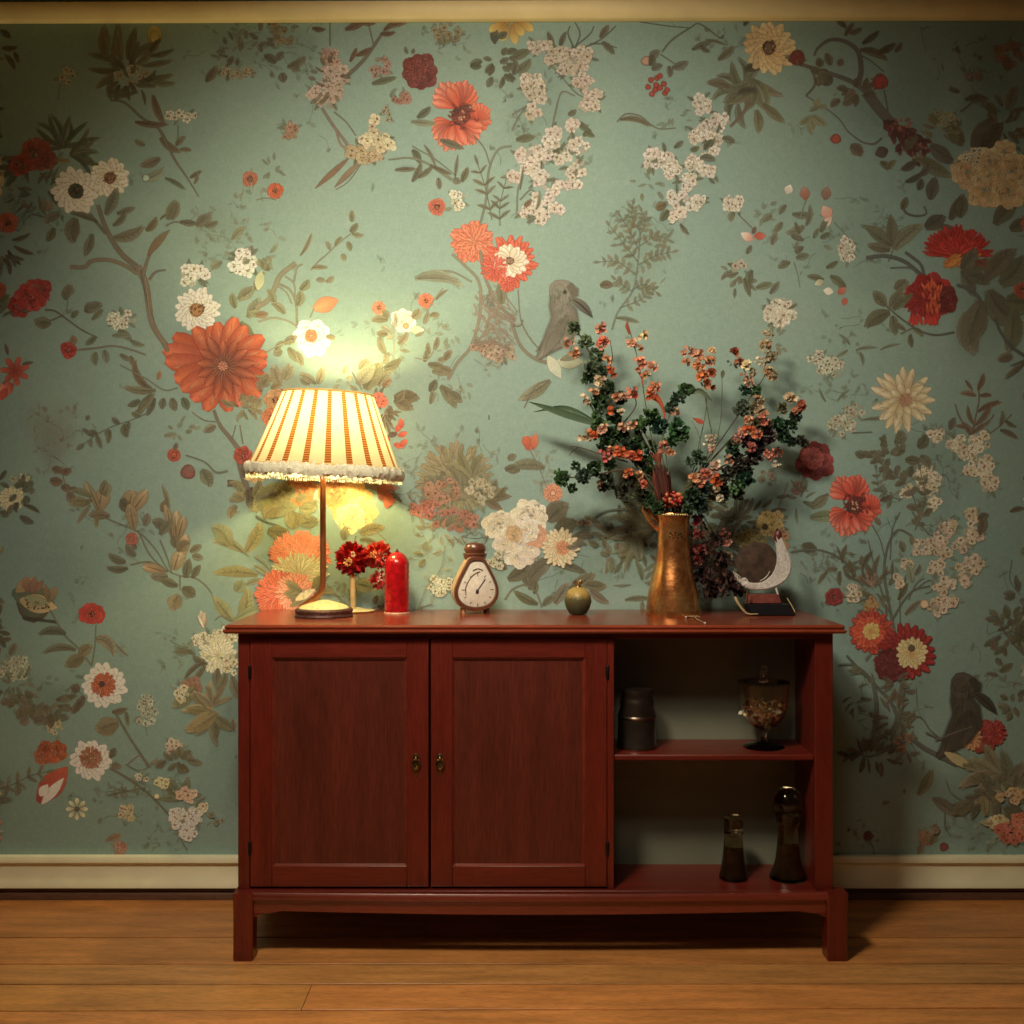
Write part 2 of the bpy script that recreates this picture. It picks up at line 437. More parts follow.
# ---- faded background growth
for a in [(240, 50, 40, 32, (120, 108, 78), .4), (215, 225, 34, 26, (150, 148, 110), .4), (110, 50, 30, 30, (92, 88, 64), .5), (40, 200, 40, 36, (80, 92, 68), .4),
          (50, 430, 34, 36, (140, 100, 78), .45), (55, 445, 22, 30, (140, 96, 76), .4), (15, 675, 26, 28, (110, 116, 92), .4), (55, 700, 34, 24, (70, 76, 58), .5),
          (455, 480, 46, 46, (140, 128, 92), .5), (300, 50, 22, 30, (104, 98, 72), .4), (540, 110, 50, 70, (124, 134, 112), .5), (600, 560, 60, 40, (104, 104, 70), .5),
          (640, 250, 38, 50, (128, 134, 104), .4), (900, 110, 60, 50, (66, 60, 42), .45), (990, 90, 40, 60, (56, 48, 36), .5), (985, 300, 44, 70, (72, 70, 50), .5),
          (930, 470, 56, 60, (86, 92, 68), .4), (860, 600, 40, 60, (80, 84, 62), .4), (900, 700, 40, 60, (70, 72, 54), .4), (990, 800, 50, 50, (62, 66, 48), .5),
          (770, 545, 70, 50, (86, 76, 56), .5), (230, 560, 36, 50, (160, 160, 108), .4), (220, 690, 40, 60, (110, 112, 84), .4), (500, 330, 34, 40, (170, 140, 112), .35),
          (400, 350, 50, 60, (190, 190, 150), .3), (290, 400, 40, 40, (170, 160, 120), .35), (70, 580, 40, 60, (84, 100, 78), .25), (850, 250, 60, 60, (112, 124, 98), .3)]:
    wash(*a)
for x, y, rx, ry, n, c in [(240, 55, 36, 28, 14, (118, 104, 76)), (285, 55, 24, 30, 14, (112, 100, 74)), (50, 430, 26, 30, 16, (134, 100, 78)), (215, 228, 30, 18, 10, (148, 146, 108)),
          (640, 245, 30, 46, 14, FNT), (860, 235, 50, 40, 18, (104, 114, 88)), (850, 330, 30, 20, 8, (100, 108, 84)), (300, 110, 20, 26, 8, (128, 126, 96)), (130, 800, 50, 30, 12, (84, 92, 70)),
          (580, 560, 50, 36, 20, (96, 98, 66)), (960, 60, 40, 30, 12, (66, 58, 44)), (540, 140, 46, 50, 26, (112, 118, 90)), (420, 340, 40, 40, 16, (160, 156, 112)), (450, 480, 44, 40, 40, (132, 116, 78)),
          (920, 470, 40, 50, 26, (82, 80, 58)), (890, 720, 30, 40, 22, (74, 66, 48)), (860, 570, 30, 50, 16, (84, 78, 56)), (40, 190, 36, 30, 26, (84, 94, 72)), (60, 700, 40, 20, 14, (78, 78, 60)),
          (700, 560, 60, 40, 20, (90, 80, 56)), (120, 540, 30, 26, 10, (104, 104, 76)), (995, 640, 26, 50, 14, (70, 74, 56)), (720, 40, 50, 20, 10, (96, 94, 72)), (490, 330, 20, 36, 22, (160, 128, 98)), (840, 830, 20, 20, 5, (70, 60, 44))]:
    scribble(x, y, rx, ry, n, c)

# ---- top left
lv(DRK, (0, 30, -30, 14, 7), (2, 48, -10, 16, 6), (5, 55, -40, 18, 6), (14, 52, -60, 12, 5))
leaf(105, 58, 95, 34, 12, (110, 92, 62)); leaf(112, 60, 70, 38, 9, (96, 84, 56))
petal(155, 50, 92, 24, 15, (120, 100, 50), (176, 150, 84), 0, 1, .8); petal(155, 46, 92, 16, 8, (196, 176, 110), (150, 130, 70), 0, 1, .8)
lv(OLV, (120, 62, 160, 34, 8), (118, 70, 190, 30, 7), (122, 60, 110, 30, 9), (128, 60, 80, 34, 10), (130, 62, 55, 34, 9), (135, 66, 30, 34, 8), (142, 66, 5, 32, 6), (150, 56, 0, 26, 6), (140, 78, -10, 34, 7), (150, 80, -25, 26, 7))
lv((84, 76, 52), (118, 72, 215, 28, 8), (112, 80, 250, 20, 8), (125, 88, 240, 16, 8), (150, 52, 60, 18, 6), (125, 70, 130, 20, 7), (136, 92, 200, 26, 6), (132, 70, 95, 30, 8), (140, 85, 20, 22, 6))
cluster(132, 78, 18, 10, 9, 4.5, (150, 142, 112), lf=None); fol(130, 80, 24, 14, 14, 14, 5, (92, 82, 56))
cluster(65, 76, 9, 9, 8, 3.6, (170, 164, 130)); stroke([(60, 84), (58, 100)], 1, .6, GRY)
stroke([(110, 100), (125, 103), (142, 118), (158, 128), (172, 152)], 2.2, 3, (96, 82, 56)); lv(BRN, (153, 95, -80, 32, 8, 10), (135, 122, -15, 34, 7), (160, 138, -50, 26, 8))
stroke([(160, 130), (175, 160), (186, 176), (199, 197)], 3, 1, BRN); stroke([(178, 145), (178, 125)], 1.2, 1, GRY)
lv((120, 108, 82), (145, 145, 170, 12, 6), (160, 158, 215, 22, 10), (176, 146, 60, 14, 7), (180, 150, 10, 12, 5), (190, 178, 30, 14, 5), (194, 184, 50, 12, 4)); cluster(182, 116, 15, 5, 12, 3.6, (212, 206, 170))
leaf(143, 180, 10, 26, 10, (136, 146, 118)); leaf(165, 178, -20, 24, 5, GRY); berry(146, 178, 4, (170, 182, 150))
leaf(206, 82, 50, 20, 9, (84, 74, 54)); cluster(238, 73, 18, 6, 12, 3.4, (164, 150, 112)); fol(240, 55, 26, 20, 14, 10, 5, (112, 100, 74), .6)
# red azalea with long thin leaves
fan(62, 148, 20, 170, 10, 34, 5.5, (74, 84, 64), 35); fan(70, 155, -30, 60, 8, 34, 5, (84, 84, 60), -35); fan(20, 170, 140, 230, 7, 26, 6, (78, 88, 68)); fol(40, 190, 34, 24, 28, 14, 4, (82, 92, 70))
peony(36, 155, 17, (150, 76, 56), (110, 54, 40), n=7); peony(20, 165, 12, (160, 72, 50), (100, 50, 38), n=6); peony(48, 160, 11, (140, 70, 52), (100, 48, 38), n=6); fol(34, 165, 22, 18, 8, 9, 3, (92, 66, 48))
leaf(55, 160, 0, 16, 5, (170, 130, 70)); lv((150, 120, 90), (30, 208, 150, 10, 5), (45, 212, 80, 14, 8), (52, 210, 110, 10, 6)); stroke([(32, 214), (48, 218)], 1.6, 1, (86, 54, 38))
# twin white flowers
daisy(110, 178, 20.5, 15, (226, 210, 174), (206, 176, 130), (112, 74, 50), 6, 3); daisy(76, 191, 24, 15, (230, 214, 178), (204, 176, 128), (66, 62, 44), 7, 3); daisy(76, 191, 8, 6, (70, 70, 50), (50, 46, 34), (60, 50, 34), 3, 1)
daisy(8, 223, 11, 9, (166, 84, 56), (120, 54, 38), (90, 48, 34), 3)
stroke([(98, 205), (106, 228), (120, 252), (138, 268)], 4, 6, BRN); stroke([(90, 214), (106, 234)], 3, 3, (98, 76, 54))
stroke([(138, 266), (146, 285), (149, 305), (153, 325), (166, 345), (178, 356)], 7, 5, (128, 96, 66)); stroke([(141, 270), (147, 300), (156, 328)], 1.5, 1, (90, 66, 46)); stroke([(145, 275), (150, 312), (160, 336)], 1.2, 1, (156, 124, 88))
stroke([(70, 267), (85, 267), (92, 261), (108, 260), (124, 265), (138, 274)], 4, 4, (124, 94, 66)); stroke([(143, 276), (147, 262), (152, 250)], 4, 2.5, (120, 90, 62)); stroke([(149, 280), (156, 272), (166, 270)], 3, 1.5, BRN)
leaf(113, 238, -3, 34, 12, (112, 92, 64), 22); leaf(146, 231, 30, 18, 8, (112, 94, 66), 20); leaf(160, 220, 50, 16, 3, BRN)
petal(148, 256, 60, 34, 8, BRN, (116, 100, 70), -10); stroke([(166, 226), (176, 222), (190, 226)], 1.8, 1, BRN)
lv((96, 92, 68), (60, 214, 190, 18, 10), (76, 218, 245, 26, 16), (54, 228, 255, 16, 9), (92, 234, 260, 24, 10), (106, 215, 60, 30, 12), (117, 214, 15, 20, 7), (113, 226, 25, 20, 7), (98, 222, 150, 30, 6))
lv((110, 104, 78), (168, 220, 75, 22, 10), (172, 220, 60, 20, 8), (180, 222, -10, 18, 7), (196, 226, 30, 20, 12), (198, 226, 60, 16, 10), (205, 226, 0, 14, 7)); lv(DRK, (12, 240, 0, 20, 5), (14, 246, -35, 22, 5), (8, 250, -70, 20, 5), (0, 160, 0, 14, 4))
daisy(250, 179, 8, 7, (186, 110, 80), (150, 80, 60), (120, 60, 44), 3)
scribble(245, 215, 10, 30, 10, (150, 142, 104))
# white flowers above the big orange bloom
cluster(193, 275, 13, 11, 18, 5, (222, 218, 184)); cluster(245, 262, 12, 11, 18, 5.5, (232, 230, 196)); daisy(197, 310, 23, 18, (232, 224, 190), (214, 196, 150), (170, 120, 70), 7, 3)
lv((150, 146, 104), (232, 240, 60, 20, 8), (222, 262, 200, 14, 8), (238, 300, 40, 22, 12), (248, 318, 60, 24, 12), (240, 322, -60, 20, 12), (236, 308, 120, 16, 8)); scribble(225, 240, 20, 20, 8, (160, 160, 120))
# ---- top, second quarter
berry(275, 191, 8, (196, 96, 62)); daisy(275, 191, 8.5, 7, (206, 104, 66), (160, 70, 46), (140, 60, 40), 2, 2); fol(272, 170, 12, 12, 8, 8, 3.6, (122, 128, 100)); stroke([(256, 200), (266, 198), (276, 200)], 1, .7, (130, 120, 84))
scribble(262, 212, 12, 18, 6, (160, 144, 104))
cluster(290, 130, 8, 9, 9, 4, (160, 118, 84)); fol(280, 68, 16, 10, 6, 14, 10, (106, 98, 72), .7); cluster(284, 30, 12, 14, 12, 4, (130, 112, 80)); fol(262, 40, 20, 20, 10, 9, 5, (110, 102, 76), .6)
cluster(330, 62, 9, 12, 14, 4.5, (176, 138, 114)); cluster(336, 76, 12, 9, 14, 5, (188, 160, 134)); cluster(326, 96, 15, 12, 24, 5, (186, 158, 132), (120, 84, 62)); fol(330, 85, 18, 30, 14, 10, 4, (120, 96, 72))
stroke([(330, 46), (330, 20)], 1.4, 1, (82, 66, 48)); leaf(312, 28, -20, 14, 6, (110, 60, 44)); stroke([(345, 78), (362, 62), (374, 46), (384, 32), (400, 20)], 4, 2.5, (104, 74, 54)); stroke([(374, 46), (370, 30), (368, 20)], 1.4, 1, BRN)
lv((118, 70, 52), (350, 62, 60, 16, 5), (356, 56, 20, 18, 6), (345, 30, 20, 24, 8), (362, 24, 0, 14, 5), (384, 30, 40, 24, 6), (388, 26, 10, 22, 6), (380, 34, -10, 16, 5))
cluster(380, 68, 10, 9, 10, 4, (164, 128, 104), (120, 70, 54)); leaf(372, 84, 15, 26, 7, (98, 98, 72)); cluster(402, 98, 9, 5, 7, 4, (148, 100, 78)); leaf(391, 98, 80, 12, 5, (140, 168, 148))
stroke([(322, 108), (332, 124), (344, 140), (348, 146)], 3, 3, (126, 96, 72)); stroke([(334, 112), (346, 122), (356, 136)], 1.6, 1, (112, 90, 64)); stroke([(336, 130), (342, 146), (360, 152)], 2, 2, (150, 100, 78))
petal(349, 158, 222, 46, 6, (116, 88, 62), (120, 92, 64)); petal(360, 162, 225, 36, 6, (130, 108, 78), (118, 94, 66)); stroke([(366, 156), (350, 180), (336, 190)], 1, .7, BRN)
cluster(365, 152, 20, 9, 30, 4.6, (176, 150, 106), (120, 92, 62)); cluster(376, 141, 14, 10, 16, 5, (206, 186, 140)); blossom(390, 145, 7, (216, 198, 152)); blossom(375, 120, 7, (206, 186, 140)); blossom(372, 128, 5, (196, 178, 132)); cluster(388, 114, 4, 9, 6, 3, (160, 152, 118))
# dark red rose + orange poppy
peony(420, 72, 20, (128, 56, 48), (72, 30, 28), n=8); pom(416, 70, 10, (150, 72, 58), (70, 28, 26), 26); lv(DRK, (408, 54, 130, 8, 4), (412, 54, 60, 6, 4))
def big_poppy(x, y, s=1.0, red=0.0):
    t = mixc((222, 138, 104), (206, 92, 62), red); b = mixc((186, 72, 46), (160, 36, 26), red); d = mixc((96, 48, 40), (70, 24, 20), red)
    for a, dx, dy, r in ((120, -8, -18, 18), (75, 2, -20, 17), (-15, 17, 2, 17), (-60, 8, 14, 17), (-110, -6, 18, 19), (-140, -14, 20, 15)):
        for k in range(-3, 4):
            petal(x+dx*.35*s, y+dy*.35*s, a+k*15, r*s*(1.45-abs(k)*.10), 8.5*s, d if abs(k) < 2 else b, jit(mixc(t, b, .35) if a == -15 else mixc(t, (240, 196, 160), .25 if a in (120, -140, -110) else 0), 12), 0, 1, .6, 5, edge=b)
    for k in range(-2, 3): petal(x+17*s, y+4*s, 70+k*16, 15*s, 5*s, b, mixc(t, b, .3), 0, 1, .7, 4)
    berry(x+2*s, y+1*s, 8.5*s, mixc(d, (40, 20, 16), .3)); berry(x+6*s, y-4*s, 5*s, d)
    for i in range(40):
        q = R.uniform(3, 13)*s; w = R.random()*6.3; petal(x+3*s+math.cos(w)*q, y+math.sin(w)*q, R.random()*360, 5*s, 2*s, d, mixc(d, b, .6))
    for i in range(9): berry(x+R.uniform(0, 6)*s, y+R.uniform(-4, 6)*s, 1.4*s, (190, 130, 96))
big_poppy(458, 115, 1.12)
lv((92, 92, 70), (417, 118, 30, 18, 8), (412, 150, -40, 16, 8), (440, 140, -20, 26, 8)); leaf(411, 122, -5, 26, 7, (150, 154, 120))
stroke([(388, 160), (410, 158), (430, 165), (452, 180)], 1.4, 3, (120, 110, 80)); stroke([(412, 146), (436, 160), (456, 176)], 1.2, 1, (112, 98, 72)); lv((110, 96, 72), (424, 145, -50, 26, 4), (430, 165, -30, 24, 5), (395, 170, 5, 22, 5), (412, 182, 50, 22, 7), (418, 178, 30, 20, 6), (438, 178, -80, 12, 6), (455, 178, 85, 24, 4), (462, 182, 70, 16, 7), (454, 178, -60, 8, 8))
stroke([(480, 225), (486, 200), (489, 170), (498, 150), (512, 146)], 2.4, 2, (116, 108, 80)); sprig([(492, 220), (486, 190), (478, 165)], (120, 114, 84), 14, 4, 4); sprig([(500, 226), (500, 205), (506, 180)], (112, 108, 80), 14, 4, 4); stroke([(473, 135), (484, 148), (490, 165)], 1, 1, BRN)
daisy(437, 207, 9, 8, (196, 100, 70), (150, 64, 46), (160, 80, 56), 3, 3); cluster(458, 200, 7, 8, 8, 4, (206, 196, 160)); lv((150, 140, 96), (452, 208, 200, 8, 4))
for i, (a, l) in enumerate(((150, 22), (190, 20), (225, 22), (262, 18), (300, 20), (330, 22), (20, 18))): petal(512, 20, -a+0, l, 9, (150, 110, 50), (206, 172, 92), 0, 1, .7)
for a, x, y, l in ((-150, 505, 22, 18), (-110, 508, 24, 18), (-80, 512, 24, 20), (-30, 516, 20, 20), (-55, 514, 22, 16)): petal(x, y, a, l, 9, (150, 106, 46), (208, 176, 98), 0, 1, .7)
fol(495, 60, 22, 26, 18, 11, 7, (84, 84, 64)); leaf(470, 66, 0, 12, 8, (72, 76, 58)); cluster(448, 32, 16, 12, 12, 4, (130, 122, 88)); scribble(440, 35, 20, 12, 8)
daisy(472, 242, 22, 16, (216, 132, 92), (196, 92, 60), (200, 140, 96), 5, 3, edge=(180, 84, 58)); pom(474, 242, 16, (220, 140, 98), (186, 90, 60), 26)
# ---- blossom tree top centre
for pts in ([(575, 48), (580, 34), (575, 22)], [(576, 46), (590, 34), (594, 26)], [(574, 48), (568, 34), (570, 26)], [(578, 50), (600, 40), (616, 26)], [(590, 44), (604, 44), (617, 48)]): stroke(pts, 1.8, 1, (82, 72, 54))
lv((100, 98, 74), (600, 38, 55, 16, 7), (602, 42, -35, 18, 7), (554, 48, 110, 18, 6), (560, 48, 80, 18, 6))
for p in ([(512, 115), (530, 104), (545, 95)], [(512, 130), (522, 112), (536, 100)], [(546, 60), (560, 75), (575, 92), (585, 98)], [(552, 130), (556, 110), (562, 92), (575, 96)], [(517, 215), (518, 190), (524, 172)], [(520, 200), (530, 190), (535, 192)], [(548, 160), (556, 150), (566, 144)]): stroke(p, 1.8, 1.2, (112, 98, 74))
lv((98, 98, 74), (512, 60, 40, 22, 10), (516, 72, 20, 20, 10), (514, 75, 80, 16, 8), (552, 158, 60, 14, 8), (516, 140, 10, 20, 9), (583, 136, 40, 10, 6), (584, 132, -20, 12, 6), (568, 115, 20, 10, 6), (576, 120, -50, 20, 7))
for x, y, rx, ry, n in ((540, 46, 9, 5, 8), (560, 58, 12, 9, 14), (584, 55, 10, 9, 14), (572, 68, 14, 8, 14), (583, 83, 8, 8, 9), (591, 100, 9, 11, 14), (533, 84, 12, 9, 14), (537, 97, 7, 5, 5), (533, 112, 6, 6, 5)): cluster(x, y, rx, ry, n, 4.8, (196, 176, 146), (120, 88, 60))
for x, y, rx, ry, n in ((552, 137, 8, 9, 8), (575, 127, 6, 7, 5), (577, 146, 10, 9, 10), (540, 156, 10, 8, 9), (561, 156, 8, 7, 6), (524, 155, 7, 6, 5), (528, 168, 8, 7, 7), (539, 178, 8, 7, 7), (514, 178, 5, 8, 5), (575, 168, 10, 7, 9), (568, 182, 12, 8, 11), (550, 190, 8, 5, 6), (543, 200, 9, 7, 8), (556, 206, 6, 7, 5), (528, 211, 9, 6, 7), (540, 216, 8, 6, 7)): cluster(x, y, rx, ry, n, 5, (208, 190, 162), (150, 112, 80))
lv(GRY, (536, 210, 60, 20, 4), (520, 190, 80, 26, 3)); leaf(524, 206, 20, 10, 6, (130, 84, 56))
# right of centre top
stroke([(662, 52), (672, 40), (690, 28), (700, 24), (720, 38), (722, 36)], 1.8, 1.2, (88, 80, 60)); stroke([(660, 54), (672, 62), (684, 70)], 1.4, 1, (96, 86, 62)); stroke([(640, 22), (668, 26), (690, 28)], 1.2, .8, (84, 78, 58)); lv((96, 92, 70), (650, 60, 60, 14, 9), (652, 70, 40, 12, 8), (672, 68, 10, 18, 9), (692, 50, 30, 22, 7), (700, 46, -50, 12, 5), (668, 66, -60, 12, 7), (705, 40, 0, 22, 3))
berry(646, 61, 5, (180, 136, 106)); leaf(650, 66, 60, 12, 8, (80, 70, 52))
for x, y in ((651, 80), (657, 78), (660, 76), (648, 87), (655, 90), (660, 88), (652, 94), (665, 93), (667, 90), (656, 85), (664, 84)): berry(x, y, 3, (158, 62, 46))
stroke([(617, 122), (626, 114), (640, 116), (650, 124), (660, 129), (676, 128)], 1.8, 1, (110, 90, 64)); leaf(620, 120, 18, 32, 6, (112, 98, 72), -30); fol(675, 115, 24, 16, 10, 8, 3.5, FNT, .6)
fan(742, 92, 20, 200, 8, 36, 9, (106, 104, 76), 50); fan(752, 80, -150, -20, 8, 34, 9, (112, 108, 80), -40); leaf(730, 86, 160, 24, 10, (96, 84, 62)); leaf(738, 94, 30, 20, 8, DRK); leaf(745, 70, 20, 26, 12, (70, 62, 46)); lv((104, 102, 76), (718, 60, 30, 22, 8), (738, 104, -95, 26, 9, 20), (756, 110, -70, 24, 10), (762, 104, -40, 30, 10))
stroke([(748, 100), (744, 112), (730, 127)], 4, 2.5, (112, 70, 50))
daisy(769, 48, 27, 17, (206, 172, 116), (170, 130, 76), (96, 72, 44), 7, 3); lv(DRK, (744, 26, 60, 12, 6))
for x, y, rx, ry, n in ((701, 102, 8, 5, 8), (704, 110, 6, 6, 4), (716, 122, 12, 7, 14), (700, 134, 12, 8, 14), (714, 136, 8, 6, 6), (708, 150, 10, 6, 4), (653, 160, 7, 9, 10), (665, 158, 8, 9, 9), (672, 170, 10, 8, 10), (693, 163, 8, 6, 8), (707, 172, 10, 6, 9), (688, 182, 10, 7, 10), (676, 197, 9, 6, 8), (694, 202, 9, 7, 9), (678, 213, 8, 8, 7)): cluster(x, y, rx, ry, n, 4.8, (214, 198, 168), (160, 124, 88))
lv((88, 90, 66), (700, 158, 10, 16, 8), (704, 150, 60, 14, 7), (722, 138, -10, 14, 8), (680, 224, -60, 14, 5), (668, 210, 240, 14, 9), (674, 148, 30, 12, 6), (690, 150, 0, 10, 6)); leaf(666, 204, 200, 12, 10, (128, 98, 62)); fol(650, 185, 20, 14, 10, 8, 4, (126, 130, 92), .6)
# small olive tree
stroke([(612, 330), (618, 312), (633, 290), (638, 262), (640, 232)], 1.8, 1.2, (112, 108, 80)); 
for p in ([(638, 262), (624, 244), (610, 226)], [(639, 250), (630, 232), (620, 216)], [(640, 246), (656, 236), (668, 240)], [(638, 265), (655, 256), (672, 252)], [(636, 275), (618, 262), (600, 262)], [(620, 308), (640, 300), (650, 290)], [(632, 290), (645, 284), (656, 292)], [(633, 292), (622, 285), (616, 280)], [(640, 232), (632, 218), (633, 205)], [(640, 236), (645, 222), (642, 212)]):
    sprig(p, (116, 112, 82), 9, 4, 5, 1.0, al=.8)
leaf(600, 286, 20, 14, 9, (120, 100, 72)); leaf(616, 318, 0, 24, 5, FNT); fol(640, 250, 30, 30, 20, 8, 4, (124, 116, 86), .7)
fol(740, 268, 16, 26, 14, 10, 5, (108, 104, 78)); cluster(741, 268, 8, 6, 4, 4, (170, 160, 128)); lv((104, 106, 80), (752, 270, 240, 20, 9), (744, 278, -70, 20, 6), (756, 288, 15, 18, 8), (770, 294, 50, 16, 7))
cluster(733, 204, 8, 8, 10, 4.6, (212, 200, 168)); lv((120, 116, 88), (732, 212, 250, 10, 7)); stroke([(738, 214), (752, 228)], 1, 1, BRN); petal(753, 240, 150, 14, 9, PINK, (222, 208, 178)); petal(754, 236, 0, 12, 8, (170, 70, 50), (190, 100, 76)); leaf(753, 234, 80, 8, 5, (100, 66, 48)); fol(765, 215, 14, 16, 8, 8, 4, FNT, .6)
# ---- top right
for p, w, w2 in (([(788, 60), (806, 66), (825, 72), (850, 81), (866, 92)], 3, 5), ([(858, 84), (861, 70), (858, 52), (846, 42), (830, 40), (818, 48), (814, 56)], 6, 2), ([(866, 92), (878, 108), (892, 124), (900, 136)], 11, 9), ([(812, 68), (815, 84), (806, 96)], 3, 2), ([(806, 96), (822, 106), (838, 118), (848, 132)], 1.2, 1), ([(848, 132), (862, 142), (874, 144), (882, 138)], 1.2, 2), ([(872, 92), (880, 84), (886, 86)], 1.2, 1), ([(884, 90), (888, 112)], 1.2, 1.2), ([(862, 56), (872, 62), (884, 72)], 1.2, .8)): stroke(p, w, w2, (80, 58, 44))
fol(830, 70, 16, 12, 12, 12, 8, (76, 64, 46)); fol(858, 92, 14, 8, 12, 12, 8, (80, 68, 48)); lv((72, 62, 44), (845, 36, 60, 16, 6), (850, 34, 20, 14, 6), (862, 44, 30, 22, 7), (860, 50, 0, 30, 9), (878, 52, 10, 20, 8), (895, 52, 40, 12, 6), (846, 28, 130, 14, 6), (840, 100, 200, 12, 8)); berry(797, 58, 8, (110, 44, 34)); fol(797, 58, 8, 6, 6, 7, 3, (92, 44, 34))
for i in range(60):
    t = R.random(); x = 888+t*34+R.uniform(-8, 8)*(.6+t); y = 122+t*32+R.uniform(-10, 6)*(.5+t); petal(x, y, R.uniform(-120, -10), 10, 5, (62, 34, 28), jit((92, 44, 36), 12))
fol(900, 124, 10, 5, 14, 6, 3, (130, 44, 34)); fol(914, 150, 12, 5, 12, 6, 3, (130, 52, 44)); petal(888, 150, 200, 14, 12, (66, 50, 40), (80, 60, 46)); berry(880, 82, 8, (140, 50, 44)); fol(880, 80, 7, 6, 5, 5, 3, (92, 44, 38)); leaf(838, 140, 160, 9, 8, (130, 62, 42)); berry(836, 139, 5, (146, 66, 46)); leaf(850, 146, -20, 16, 13, (74, 56, 40)); fan(812, 116, -140, -30, 5, 18, 7, (128, 126, 90)); fan(818, 108, 20, 180, 4, 10, 5, (120, 116, 84))
lv((98, 94, 62), (880, 162, -30, 14, 8), (886, 170, 60, 14, 7), (912, 160, 10, 32, 8, -30), (920, 160, -30, 36, 14), (908, 166, 200, 10, 4)); lv((70, 60, 44), (902, 170, 20, 18, 9), (905, 150, 60, 20, 10), (930, 145, -40, 30, 16), (945, 130, 20, 20, 12), (948, 130, -30, 22, 16), (918, 190, 60, 12, 8), (930, 200, 80, 24, 14), (925, 228, 30, 24, 16), (950, 220, 60, 30, 12), (938, 225, -20, 24, 9), (960, 218, 80, 22, 12), (905, 182, 10, 22, 7), (920, 176, 40, 16, 8), (975, 155, 70, 44, 26, -10), (1008, 110, 80, 26, 12), (965, 100, 20, 24, 8), (960, 92, 160, 12, 6), (995, 225, 60, 34, 18), (1010, 230, 30, 22, 14))
leaf(983, 152, 66, 36, 18, (52, 38, 30), -10); cluster(944, 120, 16, 8, 14, 4, (110, 106, 68)); fol(940, 130, 16, 16, 10, 12, 5, (94, 92, 58)); cluster(1010, 55, 14, 14, 10, 5, (90, 60, 42)); stroke([(960, 112), (980, 100), (1000, 112)], 2, 1, (66, 52, 40)); fol(1000, 130, 24, 30, 18, 14, 6, (76, 66, 46)); cluster(975, 75, 7, 5, 5, 4, (84, 74, 54)); stroke([(902, 202), (905, 212), (915, 216), (926, 214), (924, 206)], 3, 1.4, (70, 56, 42)); leaf(902, 210, 70, 14, 8, (72, 58, 44))
for x, y, r in ((1004, 152, 14), (968, 172, 19), (985, 190, 20), (1012, 172, 20), (1008, 192, 18), (990, 162, 16)): peony(x, y, r, (204, 172, 122), (150, 112, 66), n=8, rings=(1, .7, .4))
cluster(972, 156, 10, 8, 16, 3.5, (190, 168, 124), (80, 60, 40), None)
lv((112, 116, 88), (786, 205, 220, 12, 7), (772, 215, 200, 12, 8), (792, 214, -15, 22, 8), (804, 226, 220, 20, 9), (806, 226, 60, 22, 6), (782, 222, 240, 14, 7)); petal(787, 194, 70, 10, 9, (190, 170, 140), (220, 208, 180)); petal(806, 200, 100, 14, 10, (140, 80, 60), (170, 124, 98)); petal(825, 200, 80, 14, 10, (120, 84, 66), (150, 116, 90)); petal(830, 218, 120, 14, 12, PINK, (200, 168, 140)); petal(822, 228, 50, 16, 8, (214, 200, 170), (190, 150, 120)); stroke([(806, 200), (800, 218)], 1, .8, GRY); stroke([(834, 222), (850, 240)], 1, .8, GRY); fol(810, 240, 24, 14, 12, 12, 6, (104, 108, 82), .7); cluster(845, 248, 9, 8, 10, 4, (192, 186, 152)); leaf(772, 245, 80, 14, 7, (140, 130, 100))
fan(892, 246, 50, 150, 5, 34, 10, (96, 92, 66), 20); leaf(894, 250, 60, 40, 14, (112, 112, 80), -20); leaf(890, 250, 170, 24, 10, (84, 80, 58)); stroke([(893, 250), (888, 262)], 1.4, 1, BRN)
# red carnation group, upper right
stroke([(866, 258), (885, 256), (905, 262), (922, 276)], 4, 4, (72, 54, 42)); stroke([(905, 252), (920, 264), (924, 275)], 3, 3, (80, 62, 46)); stroke([(890, 268), (910, 268), (920, 275)], 1.6, 1.6, (88, 78, 54))
pom(957, 258, 32, (166, 44, 34), (120, 26, 22), 70, .8, .5, 2.6, 10, 170); pom(957, 256, 22, (180, 52, 36), (130, 26, 22), 40, .7, .5, 2.6, 10, 170)
for i in range(26): petal(936+R.uniform(0, 40), 268-R.uniform(-4, 10), R.uniform(0, 60), 12, 4, (160, 92, 40), jit((196, 130, 60), 14))
fan(962, 270, -60, 60, 7, 30, 14, (62, 54, 40), 20); leaf(975, 262, -5, 18, 8, (140, 48, 34))
peony(930, 296, 24, (160, 36, 30), (92, 22, 20), n=9); pom(922, 300, 18, (150, 34, 28), (90, 20, 18), 40); peony(944, 300, 15, (112, 30, 24), (70, 20, 18), n=7)
for i in range(40): petal(932+R.uniform(-8, 8), 302+R.uniform(-16, 14), R.uniform(60, 120), 8, 2.6, (150, 50, 30), jit((206, 96, 54), 16))
for i in range(14): petal(925+R.uniform(-12, 14), 314, -90+R.uniform(-30, 30), 12, 4, RED, (180, 50, 40))
lv((92, 88, 60), (886, 306, 130, 20, 12), (890, 312, 195, 30, 15, 15), (890, 308, 60, 22, 12), (892, 316, -75, 20, 10), (893, 310, 45, 26, 9), (905, 330, 150, 12, 5), (912, 328, -20, 14, 6), (910, 334, -95, 14, 6), (895, 290, 50, 16, 12)); stroke([(886, 306), (900, 318), (918, 330), (935, 335), (954, 332)], 1.6, 1.8, (76, 58, 42)); stroke([(912, 328), (900, 334)], 1, 1, BRN); lv(GRY, (850, 345, 120, 16, 4), (856, 350, 20, 22, 4), (848, 350, 220, 14, 4), (880, 350, 30, 22, 3), (860, 352, -60, 14, 4))
